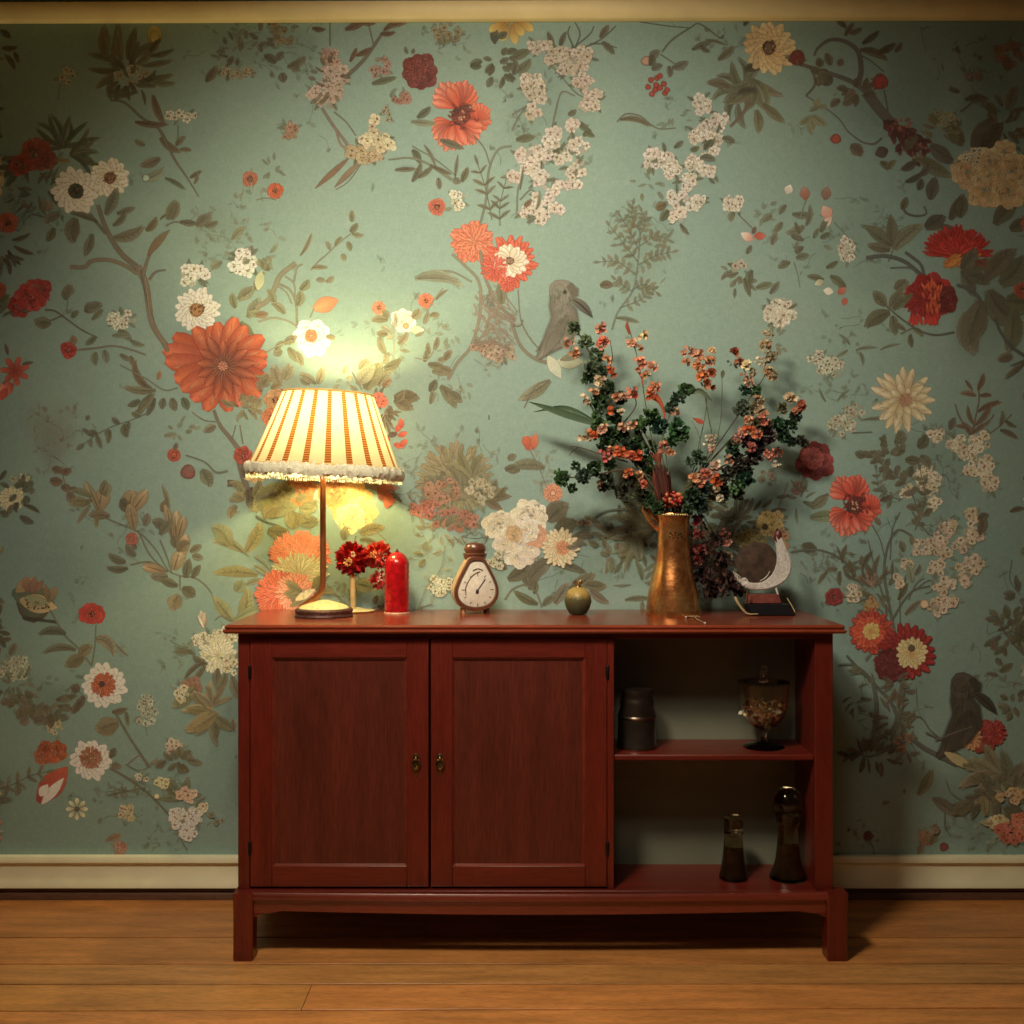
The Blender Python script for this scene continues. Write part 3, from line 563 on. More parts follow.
stroke([(956, 285), (970, 290), (980, 302), (976, 316)], 3, 4, (70, 56, 42)); leaf(966, 312, -92, 44, 24, (84, 80, 58), 12); leaf(980, 300, -100, 50, 26, (78, 74, 54), -10); leaf(988, 290, -70, 50, 26, (82, 78, 58)); leaf(1000, 285, 40, 40, 24, (72, 66, 48)); leaf(985, 280, 60, 44, 20, (70, 62, 46)); leaf(1005, 300, -20, 30, 26, (80, 76, 56)); leaf(1012, 310, -80, 44, 20, (76, 72, 52)); daisy(1022, 290, 9, 8, (150, 70, 44), (110, 40, 30), (90, 40, 30), 2)
stroke([(994, 318), (1000, 332), (1010, 346), (1024, 356)], 2.4, 3.4, (66, 50, 38)); leaf(1012, 356, 190, 16, 10, (80, 66, 46)); leaf(1024, 362, 220, 26, 6, (76, 66, 46)); stroke([(1024, 360), (1010, 366)], 1.4, 1, (70, 56, 42))
# scattered right
cluster(780, 312, 14, 14, 26, 5, (206, 194, 162)); fol(776, 340, 8, 20, 10, 8, 4, (128, 124, 92), .7); lv((106, 104, 78), (790, 262, 200, 14, 8), (796, 258, 10, 14, 8), (796, 250, 90, 10, 4), (824, 280, 160, 18, 7), (830, 276, -30, 20, 9), (840, 282, -60, 10, 8), (826, 268, 20, 14, 6)); stroke([(794, 262), (798, 276), (800, 288)], 1, .6, GRY); petal(824, 281, 200, 10, 7, (150, 140, 100), (200, 190, 150)); petal(833, 292, 170, 10, 8, (210, 196, 164), (210, 196, 164)); petal(838, 294, 40, 10, 7, (160, 86, 64), (180, 100, 80)); petal(846, 298, 250, 8, 6, (170, 88, 66), (170, 88, 66)); cluster(847, 258, 5, 4, 4, 3.5, (200, 190, 158))
cluster(818, 358, 8, 7, 10, 3.6, (176, 172, 138)); cluster(832, 368, 13, 9, 22, 3.6, (182, 178, 142)); scribble(830, 385, 24, 16, 12, (120, 126, 100)); cluster(855, 412, 10, 7, 14, 3.6, (160, 158, 124)); cluster(842, 426, 12, 10, 26, 3.8, (166, 162, 128)); stroke([(852, 433), (872, 432)], 1.4, 1, (84, 70, 50)); lv(GRY, (838, 400, 60, 16, 3), (826, 402, 130, 16, 3), (862, 420, 10, 30, 4)); leaf(900, 398, -20, 30, 8, (84, 88, 62))
# cream star flower
for l, (r0, r1, n) in enumerate(((30, 37, 15), (24, 31, 12), (13, 20, 9))):
    for i in range(n): petal(903, 400, 360/n*i+R.uniform(-7, 7)+l*11, R.uniform(r0, r1)*.96, 8.5, (150, 116, 74), jit((216, 198, 150), 14), R.uniform(-5, 5), 1, .9, 6, edge=(160, 134, 92))
pom(906, 400, 7, (180, 140, 100), (130, 80, 56), 16, W=1.6)
# red plants
for p in ([(971, 440), (975, 420), (979, 400), (978, 384)], [(972, 430), (985, 412), (998, 400)], [(972, 436), (960, 418), (955, 404)], [(973, 432), (990, 420), (994, 414)]): stroke(p, 2.2, 1.2, (98, 62, 46))
lv((104, 70, 50), (974, 424, 130, 20, 5), (971, 428, 165, 16, 5), (978, 412, 40, 26, 6), (976, 425, 35, 26, 6), (972, 437, 110, 18, 6), (978, 390, 60, 18, 6), (976, 396, 150, 16, 6), (980, 396, 15, 12, 5), (965, 380, -50, 14, 4), (972, 435, 50, 22, 5)); stroke([(986, 436), (1000, 426), (1012, 414)], 1.2, 1, (88, 66, 46)); lv((88, 78, 54), (1000, 426, 60, 16, 5), (1000, 430, -15, 20, 6), (1005, 420, -50, 14, 5))
for x, y, rx, ry, n in ((938, 436, 8, 6, 9), (955, 444, 10, 9, 14), (980, 442, 9, 10, 14), (968, 454, 10, 8, 11), (984, 466, 10, 9, 13), (989, 484, 8, 10, 12), (928, 478, 13, 12, 24), (928, 490, 6, 5, 5), (932, 502, 7, 6, 8), (907, 492, 6, 5, 7), (972, 468, 8, 6, 6)): cluster(x, y, rx, ry, n, 4.4, (194, 176, 138), (120, 86, 56))
lv((78, 72, 52), (950, 430, 80, 14, 8), (905, 450, 190, 16, 10), (900, 444, 70, 14, 12), (918, 448, 40, 16, 12), (905, 460, 0, 16, 10), (892, 470, 220, 14, 10), (920, 456, -30, 16, 10), (912, 466, 240, 12, 8), (866, 456, 170, 12, 9), (866, 456, 10, 12, 8)); sprig([(920, 520), (910, 490), (890, 470), (870, 456)], (78, 68, 50), 11, 7, 6); sprig([(915, 530), (925, 500), (920, 470)], (82, 76, 56), 9, 5, 6); fol(890, 460, 24, 24, 24, 8, 6, (82, 74, 54)); sprig([(900, 500), (880, 490), (876, 470)], (80, 76, 58), 8, 4, 5); scribble(930, 500, 30, 20, 12, (86, 80, 58)); leaf(1010, 512, 30, 16, 6, (80, 66, 46))
# ---- left middle
lv(DRK, (2, 258, -40, 14, 5), (6, 258, -60, 18, 5), (12, 256, -80, 12, 4), (5, 256, -15, 20, 6))
peony(36, 293, 15, (160, 56, 44), (104, 30, 26), n=8); peony(20, 306, 12, (156, 50, 40), (100, 28, 24), n=7); peony(30, 298, 16, (168, 62, 48), (112, 32, 28), n=8, rings=(1, .7, .4)); peony(44, 288, 9, (160, 58, 46), (110, 34, 28), n=6); fol(18, 312, 10, 8, 5, 10, 3, DRK)
stroke([(45, 310), (55, 311), (68, 320), (82, 330), (98, 338)], 2, 1.2, (84, 60, 44)); stroke([(50, 321), (62, 316)], 1.4, 1.2, (84, 60, 44)); leaf(51, 322, 195, 17, 13, (96, 90, 66)); lv((92, 94, 70), (86, 313, 60, 14, 12), (66, 300, 90, 14, 10), (92, 320, 45, 16, 6), (96, 336, 230, 14, 7), (72, 318, 60, 10, 6), (88, 310, 30, 16, 12)); stroke([(67, 312), (68, 298)], 1, 1, GRY); leaf(68, 296, 80, 12, 12, (110, 104, 76)); cluster(122, 320, 13, 8, 20, 4, (206, 200, 164)); lv((112, 118, 90), (118, 330, -30, 18, 8), (130, 340, -40, 16, 6), (112, 336, 10, 20, 6))
peony(69, 350, 9, (166, 60, 46), (120, 36, 30), n=6); leaf(72, 345, 60, 10, 8, (116, 82, 58)); stroke([(78, 350), (96, 348), (114, 346), (132, 350), (146, 355)], 2, 1.6, (118, 90, 64)); lv((116, 120, 92), (96, 352, 250, 14, 8), (104, 350, -70, 14, 8), (120, 354, -40, 14, 6), (130, 356, -60, 12, 6))
for a in range(0, 360, 52): petal(15, 371, a+20, 15, 6, (130, 50, 40), (170, 84, 58), 0, 1, .9)
lv((98, 62, 46), (22, 364, 10, 12, 4), (8, 355, 100, 12, 4)); petal(0, 392, 30, 16, 14, (206, 130, 96), (140, 54, 42)); petal(0, 400, 60, 14, 8, (170, 74, 50), (150, 60, 44)); stroke([(3, 384), (10, 378)], 2, 1, (120, 60, 44))
leaf(152, 389, 160, 36, 8, (110, 84, 60), -40); leaf(156, 390, 190, 34, 8, (128, 122, 88), -16); stroke([(120, 365), (145, 378), (164, 390), (178, 388)], 1.2, 1.4, (112, 100, 72)); lv((88, 86, 64), (164, 398, 250, 12, 8), (172, 398, -80, 14, 9), (182, 398, -50, 14, 9), (150, 395, 240, 20, 8), (140, 400, 220, 14, 7), (152, 394, 225, 24, 8), (155, 398, 250, 20, 7)); leaf(134, 414, 30, 30, 6, (124, 114, 84)); leaf(158, 380, 70, 10, 5, (168, 96, 66))
sprig([(150, 412), (132, 420), (114, 426), (98, 434), (84, 444)], (92, 94, 70), 12, 7, 6, both=False); lv((92, 92, 68), (125, 424, -100, 14, 9), (110, 430, -100, 14, 6), (96, 434, -70, 16, 6), (94, 436, 160, 14, 5), (86, 420, 40, 6, 5))
# big orange dahlia
C0 = (223, 366)
for a, L, W in ((150, 58, 20), (165, 62, 22), (180, 58, 20), (200, 50, 24), (128, 48, 18), (112, 42, 18), (96, 44, 16), (78, 50, 18), (58, 46, 17), (40, 50, 18), (20, 46, 16), (2, 44, 17), (-18, 46, 17), (-40, 48, 18), (-62, 44, 17), (-85, 46, 18), (-108, 48, 18), (-128, 46, 20), (-148, 48, 20)):
    t = jit((206, 104, 60), 12); petal(*C0, a, L, W, (120, 52, 34), t, R.uniform(-6, 6), 1, .85, 7, edge=(150, 60, 38))
    petal(C0[0]+math.cos(math.radians(a))*L*.25, C0[1]-math.sin(math.radians(a))*L*.25, a, L*.6, 1.4, (110, 46, 30), (170, 84, 50), 0, .7)
    petal(C0[0]+math.cos(math.radians(a+3))*L*.35, C0[1]-math.sin(math.radians(a+3))*L*.35, a, L*.5, W*.3, (180, 84, 50), (222, 142, 96), 0, .6)
for i in range(13): petal(*C0, i*28+5, R.uniform(24, 34), 10, (92, 44, 30), jit((196, 104, 62), 10), 0, 1, .9, 6, edge=(112, 46, 32))
for i in range(22): petal(*C0, i*16.5, R.uniform(9, 17), 3, (90, 50, 34), (150, 84, 56))
berry(*C0, 5, (170, 100, 70)); pom(*C0, 5, (206, 140, 104), (120, 60, 40), 12, W=1.4)
stroke([(168, 352), (164, 343)], 4, 5, (124, 92, 62))
# trunk below it and flower at the shade
stroke([(214, 410), (220, 425), (232, 440), (243, 455)], 3, 5, (112, 80, 56)); stroke([(236, 425), (232, 440)], 1, 1, BRN); stroke([(240, 425), (243, 444)], 1.2, 1.2, BRN); fol(240, 408, 20, 8, 12, 12, 5, (150, 132, 88)); leaf(216, 426, 200, 14, 9, (112, 100, 72)); stroke([(192, 412), (204, 420), (216, 422)], 1, 1, BRN)
stroke([(238, 450), (242, 470), (250, 500)], 8, 6, (100, 66, 46)); peony(243, 456, 10, (176, 76, 50), (110, 40, 30), n=7); peony(256, 470, 14, (214, 178, 110), (150, 110, 60), n=8); fol(250, 485, 18, 12, 16, 14, 7, (90, 66, 44)); leaf(236, 482, 190, 10, 6, (80, 60, 44)); fol(248, 500, 20, 16, 10, 18, 12, (140, 126, 76))
daisy(174, 455, 7, 6, (170, 74, 54), (130, 50, 40), (180, 84, 60), 3); leaf(174, 450, 60, 8, 5, BRN); berry(188, 472, 7.5, (126, 74, 58)); fol(188, 472, 6, 5, 5, 5, 2, (140, 92, 72)); leaf(201, 470, -45, 20, 14, (112, 104, 74)); stroke([(186, 455), (205, 462), (216, 472), (228, 471)], 1.2, 2, (104, 86, 60)); fol(180, 430, 20, 8, 10, 8, 4, (124, 128, 98), .7); leaf(164, 436, 10, 14, 6, (150, 158, 130))
for x, y, c, r in ((57, 469, (120, 88, 66), 5), (66, 473, (116, 76, 60), 5), (56, 480, (112, 82, 62), 6), (66, 487, (110, 84, 66), 5)): leaf(x-r, y, R.uniform(-20, 20), r*2.2, r*1.7, c)
lv((132, 100, 80), (68, 492, -60, 14, 10), (70, 488, -20, 10, 6)); stroke([(62, 466), (64, 480), (70, 494)], 1, 1, BRN); leaf(0, 480, 60, 12, 5, DRK)
pom(12, 499, 12, (196, 182, 136), (150, 132, 90), 40, W=3); cluster(20, 482, 9, 6, 10, 4, (150, 148, 110)); fol(20, 492, 14, 14, 14, 9, 7, (66, 72, 52)); lv(DRK, (0, 512, -20, 10, 8), (20, 516, -40, 16, 8), (24, 505, -10, 18, 5), (8, 514, 60, 10, 6))
# pods and leaves cluster
def pod(x, y, a, L, W, c=(164, 142, 98)): petal(x, y, a, L, W, (118, 96, 66), c, R.uniform(-8, 8), 1, .9, 6, edge=(122, 98, 66)); petal(x, y, a+4, L*.85, 1.2, (98, 78, 54), (120, 96, 66), 0, .7)
pod(98, 512, 75, 24, 16); pod(100, 512, 110, 34, 8, (150, 140, 100)); fol(98, 500, 14, 12, 8, 20, 8, (132, 118, 80), .8); pod(128, 512, 75, 22, 18, (150, 128, 88)); pod(132, 512, 50, 26, 12, (176, 148, 104)); leaf(128, 512, 120, 16, 12, (86, 76, 56)); leaf(162, 512, 60, 14, 10, (120, 100, 72)); leaf(168, 510, 88, 26, 5, (140, 132, 92))
for p in ([(92, 510), (110, 520), (138, 532), (156, 550), (168, 570), (180, 576)], [(138, 530), (150, 555), (168, 572)], [(160, 540), (168, 560), (172, 574)], [(180, 576), (195, 578), (206, 586), (212, 594)], [(180, 576), (180, 590)], [(130, 565), (150, 562), (168, 572)]): stroke(p, 1.6, 1.2, (104, 82, 56))
pod(134, 530, 95, 26, 12, (150, 124, 84)); pod(176, 545, 88, 34, 12, (184, 160, 116)); pod(180, 560, 75, 26, 12, (190, 158, 112)); pod(174, 570, 70, 20, 14, (186, 160, 116)); pod(166, 572, 160, 24, 10, (172, 136, 96)); pod(172, 538, 95, 34, 8, (150, 132, 92)); pod(178, 538, 70, 22, 10, (176, 148, 104)); leaf(178, 552, 60, 16, 12, (122, 100, 74))
lv((94, 88, 66), (126, 562, 175, 20, 9), (128, 568, 200, 22, 8), (136, 556, 150, 16, 9), (166, 528, 140, 16, 12), (160, 535, 60, 20, 10), (144, 526, 60, 14, 9), (186, 578, 85, 20, 10), (192, 578, 60, 16, 8), (168, 576, 190, 18, 10), (178, 586, 160, 20, 9), (184, 592, 20, 12, 10), (182, 588, -30, 16, 12), (190, 552, 30, 14, 8), (192, 556, -10, 12, 8), (176, 548, 100, 14, 10)); leaf(178, 594, 250, 18, 16, (148, 124, 84)); leaf(110, 516, 170, 22, 10, (124, 106, 80)); peony(132, 539, 7, (166, 92, 66), (120, 66, 48), n=5); lv((86, 66, 50), (134, 544, -90, 6, 6))
leaf(258, 575, 165, 46, 12, (180, 150, 80), 12); leaf(244, 552, 140, 34, 10, (170, 156, 96), 20); leaf(246, 552, 50, 34, 14, (176, 164, 90)); leaf(230, 545, 110, 26, 18, (160, 158, 96), 20); leaf(232, 620, 130, 30, 14, (170, 160, 100)); leaf(240, 622, 60, 36, 16, (172, 160, 96)); leaf(232, 622, 40, 44, 8, (176, 176, 120)); stroke([(228, 620), (214, 600), (212, 594)], 1.4, 1.4, (150, 132, 80)); stroke([(232, 622), (222, 616), (215, 620)], 1, 1, BRN); lv((150, 144, 92), (236, 592, 60, 14, 14), (246, 585, 30, 18, 6)); stroke([(250, 556), (236, 544), (228, 530)], 1.4, 1, (140, 120, 70))
# papaya half, petals
berry(34, 604, 18, (78, 80, 58)); petal(12, 592, -15, 44, 26, (78, 82, 60), (90, 88, 62)); petal(20, 600, -12, 38, 19, (150, 126, 82), (176, 146, 98)); petal(24, 598, -12, 27, 10, (120, 118, 80), (130, 126, 84))
for i in range(40): berry(26+R.uniform(0, 24), 605+R.uniform(-5, 4), .9, R.choice([(80, 78, 50), (176, 160, 110)]))
for i in range(14): berry(24+i*2.4, 618+i*.3, 1.6, (62, 58, 42))
petal(16, 592, 40, 22, 12, (140, 110, 72), (150, 124, 84)); petal(28, 592, 100, 16, 10, (110, 76, 54), (146, 108, 76)); petal(32, 594, 80, 18, 8, (110, 76, 54), (140, 100, 70)); petal(36, 592, 60, 14, 6, (120, 84, 60), (130, 92, 66)); petal(48, 602, 60, 18, 9, (96, 90, 64), (146, 112, 74)); petal(48, 600, 100, 16, 7, (96, 78, 54), (130, 100, 66))
stroke([(50, 610), (64, 634), (78, 648), (92, 666)], 1.6, 2, (104, 92, 64)); lv((76, 74, 54), (66, 634, 150, 28, 9, 30), (76, 650, 155, 34, 8, 30)); lv((116, 98, 66), (80, 656, 60, 16, 12), (84, 656, 210, 22, 14), (95, 640, 20, 26, 12, -60), (116, 644, -55, 18, 3)); stroke([(96, 625), (95, 645), (92, 665)], 1, 1.2, (104, 84, 56))
daisy(92, 614, 14, 9, (170, 54, 42), (130, 38, 32), (120, 34, 28), 3, 3, .75); daisy(104, 686, 23, 15, (226, 214, 178), (214, 190, 150), (150, 76, 44), 0, 3); pom(104, 685, 12, (170, 90, 54), (120, 58, 38), 30, W=2); berry(102, 684, 3, (70, 50, 44))
lv((72, 58, 44), (80, 690, 160, 10, 10), (84, 696, 240, 14, 9), (80, 700, 250, 16, 8)); leaf(118, 722, 205, 25, 20, (104, 88, 60)); stroke([(116, 714), (130, 738), (146, 762), (150, 768)], 2.4, 2.4, (98, 82, 56)); stroke([(110, 768), (130, 780), (150, 795), (172, 818)], 2.6, 2, (92, 76, 54)); leaf(112, 712, 0, 16, 7, (98, 84, 60)); leaf(126, 712, -80, 14, 5, (96, 82, 58)); stroke([(128, 764), (140, 756), (148, 768)], 1.4, 1, BRN)
daisy(91, 760, 21, 15, (226, 212, 178), (200, 170, 128), (120, 72, 48), 0, 3); pom(91, 758, 11, (150, 96, 64), (96, 60, 42), 26, W=1.8); leaf(110, 758, 60, 12, 8, DRK); leaf(112, 764, -30, 10, 8, (80, 60, 46))
for x, y, r, c in ((43, 756, 10, (150, 84, 48)), (56, 752, 12, (156, 80, 44)), (46, 748, 8, (140, 72, 42))): peony(x, y, r, c, (104, 50, 32), n=7)
petal(38, 802, 50, 46, 24, (120, 44, 34), (150, 70, 46), 0, 1, 1); petal(42, 804, 50, 34, 10, (206, 184, 150), (216, 196, 160)); petal(40, 796, 55, 14, 10, (210, 190, 160), (200, 170, 140))
scribble(50, 728, 16, 10, 5, (98, 84, 64)); cluster(55, 728, 8, 6, 10, 3.4, (150, 144, 106)); cluster(14, 668, 16, 12, 26, 4, (140, 142, 112)); fol(14, 685, 20, 14, 20, 12, 4, (98, 106, 84)); leaf(10, 655, 60, 14, 8, (96, 84, 62)); sprig([(8, 690), (24, 710), (44, 712), (60, 716)], (76, 72, 54), 12, 9, 6); lv((74, 62, 48), (56, 700, 10, 22, 7), (58, 706, -10, 16, 7), (48, 715, -60, 14, 10), (20, 722, 0, 10, 9), (34, 722, 20, 12, 9), (10, 700, 200, 10, 8), (2, 640, 0, 10, 5)); fol(40, 705, 30, 12, 18, 10, 8, (80, 72, 54))
cluster(146, 712, 12, 12, 22, 3.8, (152, 150, 120), (100, 90, 66)); cluster(147, 698, 5, 4, 5, 3, (150, 150, 120)); stroke([(146, 725), (147, 736)], .8, .6, GRY)
petal(204, 628, 100, 18, 9, (120, 100, 76), (190, 168, 134)); petal(202, 628, 80, 16, 5, (160, 130, 100), (190, 168, 134)); petal(204, 628, 115, 14, 3, (206, 190, 150), (206, 190, 150)); cluster(208, 640, 14, 6, 20, 4.4, (206, 196, 152)); cluster(224, 636, 14, 8, 14, 4.4, (200, 188, 146)); pom(218, 656, 17, (216, 204, 160), (176, 154, 104), 70, W=3); cluster(232, 664, 8, 10, 12, 4.2, (196, 184, 140)); scribble(186, 645, 18, 14, 14, (122, 122, 84)); stroke([(170, 640), (180, 646), (195, 652)], 1.2, .8, OLV); lv((104, 98, 66), (196, 654, 170, 22, 4), (192, 650, 200, 20, 4))
lv((92, 80, 58), (208, 664, 170, 18, 8), (206, 666, 220, 22, 6), (218, 668, 260, 20, 9), (226, 674, 255, 20, 10), (232, 676, -80, 26, 10), (204, 662, 200, 26, 5)); cluster(192, 686, 9, 7, 7, 5, (126, 84, 60)); leaf(195, 688, 225, 30, 16, (128, 118, 80)); cluster(182, 692, 6, 8, 10, 4, (178, 166, 124)); fan(212, 712, 100, 220, 7, 30, 10, (150, 128, 78), 20); fan(215, 716, -130, -30, 5, 30, 9, (104, 92, 60), 20); fan(212, 706, 30, 120, 6, 24, 5, (128, 108, 76)); leaf(218, 712, 225, 38, 12, (156, 130, 76)); stroke([(194, 694), (206, 708), (216, 712)], 1.4, 1.4, BRN); leaf(234, 730, 90, 12, 6, BRN)
cluster(175, 746, 10, 5, 9, 4, (170, 150, 118)); leaf(176, 752, -20, 20, 8, (110, 88, 64)); fol(178, 760, 14, 8, 12, 14, 8, (92, 80, 58)); leaf(150, 764, 20, 10, 4, OLV); stroke([(126, 764), (138, 770), (148, 768)], 1, .8, OLV); fan(180, 800, 20, 160, 6, 26, 8, (84, 86, 62)); cluster(143, 777, 7, 3, 6, 2.8, (190, 182, 140)); cluster(163, 782, 7, 5, 10, 3.6, (176, 164, 110)); berry(157, 796, 3, (190, 176, 120)); cluster(186, 794, 8, 6, 10, 4.4, (176, 142, 112)); cluster(178, 818, 8, 9, 12, 4.8, (206, 190, 150)); cluster(194, 816, 8, 8, 12, 4.8, (206, 190, 150)); cluster(188, 832, 7, 6, 8, 4.8, (212, 198, 160)); cluster(203, 808, 5, 3, 4, 3.6, (190, 172, 130)); stroke([(182, 840), (188, 850)], 1, .8, BRN); lv(OLV, (196, 806, 60, 14, 4))
for a in range(0, 360, 45): petal(77+math.cos(math.radians(a))*3, 809-math.sin(math.radians(a))*3, a, 8, 4.6, (130, 120, 86), (176, 166, 124), 0, 1, .8, 4)
berry(77, 809, 2.4, (80, 66, 46)); cluster(127, 813, 7, 7, 10, 3.6, (150, 134, 96)); leaf(108, 838, -5, 14, 8, (110, 76, 54)); cluster(120, 850, 5, 7, 8, 4, (122, 78, 56)); lv((104, 76, 56), (112, 838, 220, 8, 4)); scribble(130, 790, 24, 8, 10, (84, 80, 58)); sprig([(0, 788), (14, 784), (30, 776), (46, 772)], (76, 70, 50), 12, 4, 4); lv((70, 62, 46), (18, 784, -80, 12, 8), (8, 786, -110, 12, 5)); scribble(155, 840, 12, 10, 5, (88, 94, 72)); cluster(215, 820, 8, 6, 3, 3, (100, 104, 78)); sprig([(108, 795), (122, 792), (140, 788)], (80, 70, 50), 9, 3, 4)
# ---- behind the lamp
stroke([(256, 308), (270, 298), (280, 276), (296, 263)], 5, 5, (140, 118, 82)); stroke([(279, 284), (290, 290), (296, 304), (297, 326)], 2.2, 2, (136, 116, 80)); stroke([(285, 276), (294, 284), (295, 300)], 1.6, 1.4, (140, 120, 84)); stroke([(258, 322), (274, 318), (290, 322), (298, 328)], 1.8, 1.4, (150, 126, 88)); stroke([(294, 282), (297, 268), (303, 264)], 2, 1.4, (136, 116, 80)); stroke([(311, 270), (318, 262), (325, 256)], 1.6, 1.2, (130, 110, 78)); stroke([(325, 256), (340, 242), (356, 230)], 1.2, 1, (126, 112, 80)); stroke([(277, 286), (286, 292), (292, 304)], 1.4, 1.2, (140, 118, 82))
lv((142, 134, 94), (270, 270, 150, 14, 8), (298, 306, 70, 16, 10), (300, 290, 30, 14, 9), (275, 305, 100, 18, 8), (285, 314, 120, 18, 8), (312, 268, 10, 16, 5), (316, 280, 10, 10, 6), (326, 282, 20, 10, 6), (256, 290, 60, 14, 10), (262, 316, 160, 14, 8), (256, 276, 20, 10, 5), (342, 254, -60, 8, 6), (335, 246, 60, 12, 5), (350, 232, 40, 12, 7), (352, 234, -20, 12, 6), (352, 222, 90, 12, 6), (347, 242, -50, 10, 6), (330, 250, 100, 10, 5)); leaf(300, 256, 50, 26, 4, (136, 116, 82)); fol(262, 256, 18, 12, 12, 8, 5, (150, 148, 108), .7)
petal(313, 309, 20, 27, 16, (212, 150, 96), (206, 120, 76), 0, 1, 1, edge=(190, 110, 70)); stroke([(314, 308), (310, 318)], 1.2, 1, (150, 120, 80)); leaf(256, 315, 0, 13, 8, (150, 96, 62)); petal(258, 290, 80, 20, 10, (190, 180, 130), (170, 170, 120))
peony(313, 338, 20, (238, 230, 196), (220, 206, 160), n=8); peony(311, 336, 7, (206, 130, 84), (176, 96, 60), n=6); leaf(326, 337, 0, 10, 6, (160, 150, 104)); lv((148, 134, 90), (284, 344, 30, 16, 9), (282, 350, 210, 10, 9), (288, 348, -50, 18, 9), (296, 352, -55, 16, 7), (276, 350, 60, 12, 6)); stroke([(264, 354), (278, 346), (292, 340)], 1.2, 1, (150, 132, 90))
lv((176, 160, 112), (316, 384, 135, 20, 8), (318, 384, 70, 18, 9), (310, 384, 170, 12, 6), (280, 384, 120, 20, 14), (284, 380, 60, 18, 12), (256, 378, 0, 24, 4)); stroke([(256, 376), (270, 378), (280, 392)], 1.6, 1, (150, 124, 80)); wash(285, 378, 18, 16, (186, 168, 118), .5); fol(262, 395, 20, 14, 14, 12, 8, (176, 150, 100), .7); daisy(276, 400, 12, 7, (190, 140, 90), (160, 110, 70), (150, 100, 60), 3); daisy(272, 418, 10, 7, (196, 110, 66), (160, 84, 54), (150, 80, 50), 3)
# right of shade
for x, y in ((382, 309), (375, 306)): pass
daisy(379, 308, 7, 6, (216, 140, 96), (190, 104, 70), (196, 110, 76), 2); daisy(426, 301, 8, 7, (216, 124, 84), (196, 96, 64), (190, 90, 60), 2); peony(403, 321, 13, (236, 226, 190), (216, 196, 150), n=7); petal(410, 330, 0, 14, 8, (214, 190, 130), (226, 206, 160)); berry(406, 326, 3, (200, 150, 90)); fol(396, 335, 12, 14, 6, 10, 6, (196, 190, 150), .7)
lv((152, 138, 96), (388, 320, 165, 17, 8), (388, 318, 110, 10, 7), (388, 334, 180, 12, 7), (412, 318, 30, 12, 10), (386, 354, 130, 20, 8), (398, 344, 30, 16, 7), (400, 350, -10, 10, 4), (384, 358, 30, 8, 5), (424, 324, 60, 14, 6), (430, 316, 20, 10, 6), (436, 300, 60, 16, 4), (415, 336, 20, 10, 4)); stroke([(424, 324), (430, 306), (443, 288)], 1.4, 1, (146, 128, 88)); stroke([(393, 334), (394, 355), (386, 372), (378, 384)], 1.2, 1, (170, 156, 112))
lv((168, 156, 112), (378, 386, 60, 20, 14), (368, 390, 85, 28, 14), (360, 370, 60, 14, 10), (384, 372, 20, 20, 8), (384, 364, 50, 10, 6)); leaf(366, 390, 70, 32, 18, (156, 142, 98)); leaf(384, 368, 10, 20, 9, (140, 128, 88)); leaf(358, 385, 60, 26, 15, (172, 166, 124)); stroke([(352, 372), (362, 390)], 1.2, 1, BRN); fol(345, 380, 12, 10, 6, 8, 5, (180, 170, 126), .6); leaf(384, 388, 70, 12, 7, (190, 140, 100))
lv((124, 100, 68), (394, 398, 10, 26, 15), (394, 400, -25, 22, 13), (390, 406, -100, 18, 10), (396, 402, 40, 14, 8)); fol(384, 412, 10, 14, 18, 14, 4, (136, 116, 78)); cluster(378, 400, 9, 6, 8, 5, (206, 96, 66), (170, 60, 44)); leaf(388, 436, 20, 10, 6, (120, 70, 50)); 
for x, y, a in ((396, 432, 60), (398, 436, 20), (402, 428, 100), (394, 444, -20), (400, 446, 40), (390, 440, 160)): petal(x, y, a, 10, 6, (170, 66, 46), (206, 104, 72))
lv((146, 130, 92), (438, 360, 0, 10, 6), (428, 364, -20, 16, 8), (432, 372, 10, 18, 8), (445, 360, 70, 12, 8), (440, 368, -10, 14, 8), (424, 362, 60, 12, 6), (434, 350, 60, 14, 6), (430, 354, 120, 12, 5)); stroke([(415, 358), (428, 359), (436, 346)], 1.2, 1, (146, 126, 88)); leaf(430, 392, 60, 14, 9, (96, 88, 66)); leaf(430, 404, 60, 14, 6, (140, 126, 92)); leaf(440, 386, -40, 28, 12, (142, 130, 90)); leaf(448, 392, -30, 18, 10, (126, 116, 80)); scribble(450, 390, 16, 14, 8, (150, 140, 100)); fol(450, 335, 12, 12, 8, 8, 4, (156, 160, 122), .6); stroke([(489, 415), (489, 420)], 1, 1, DRK)
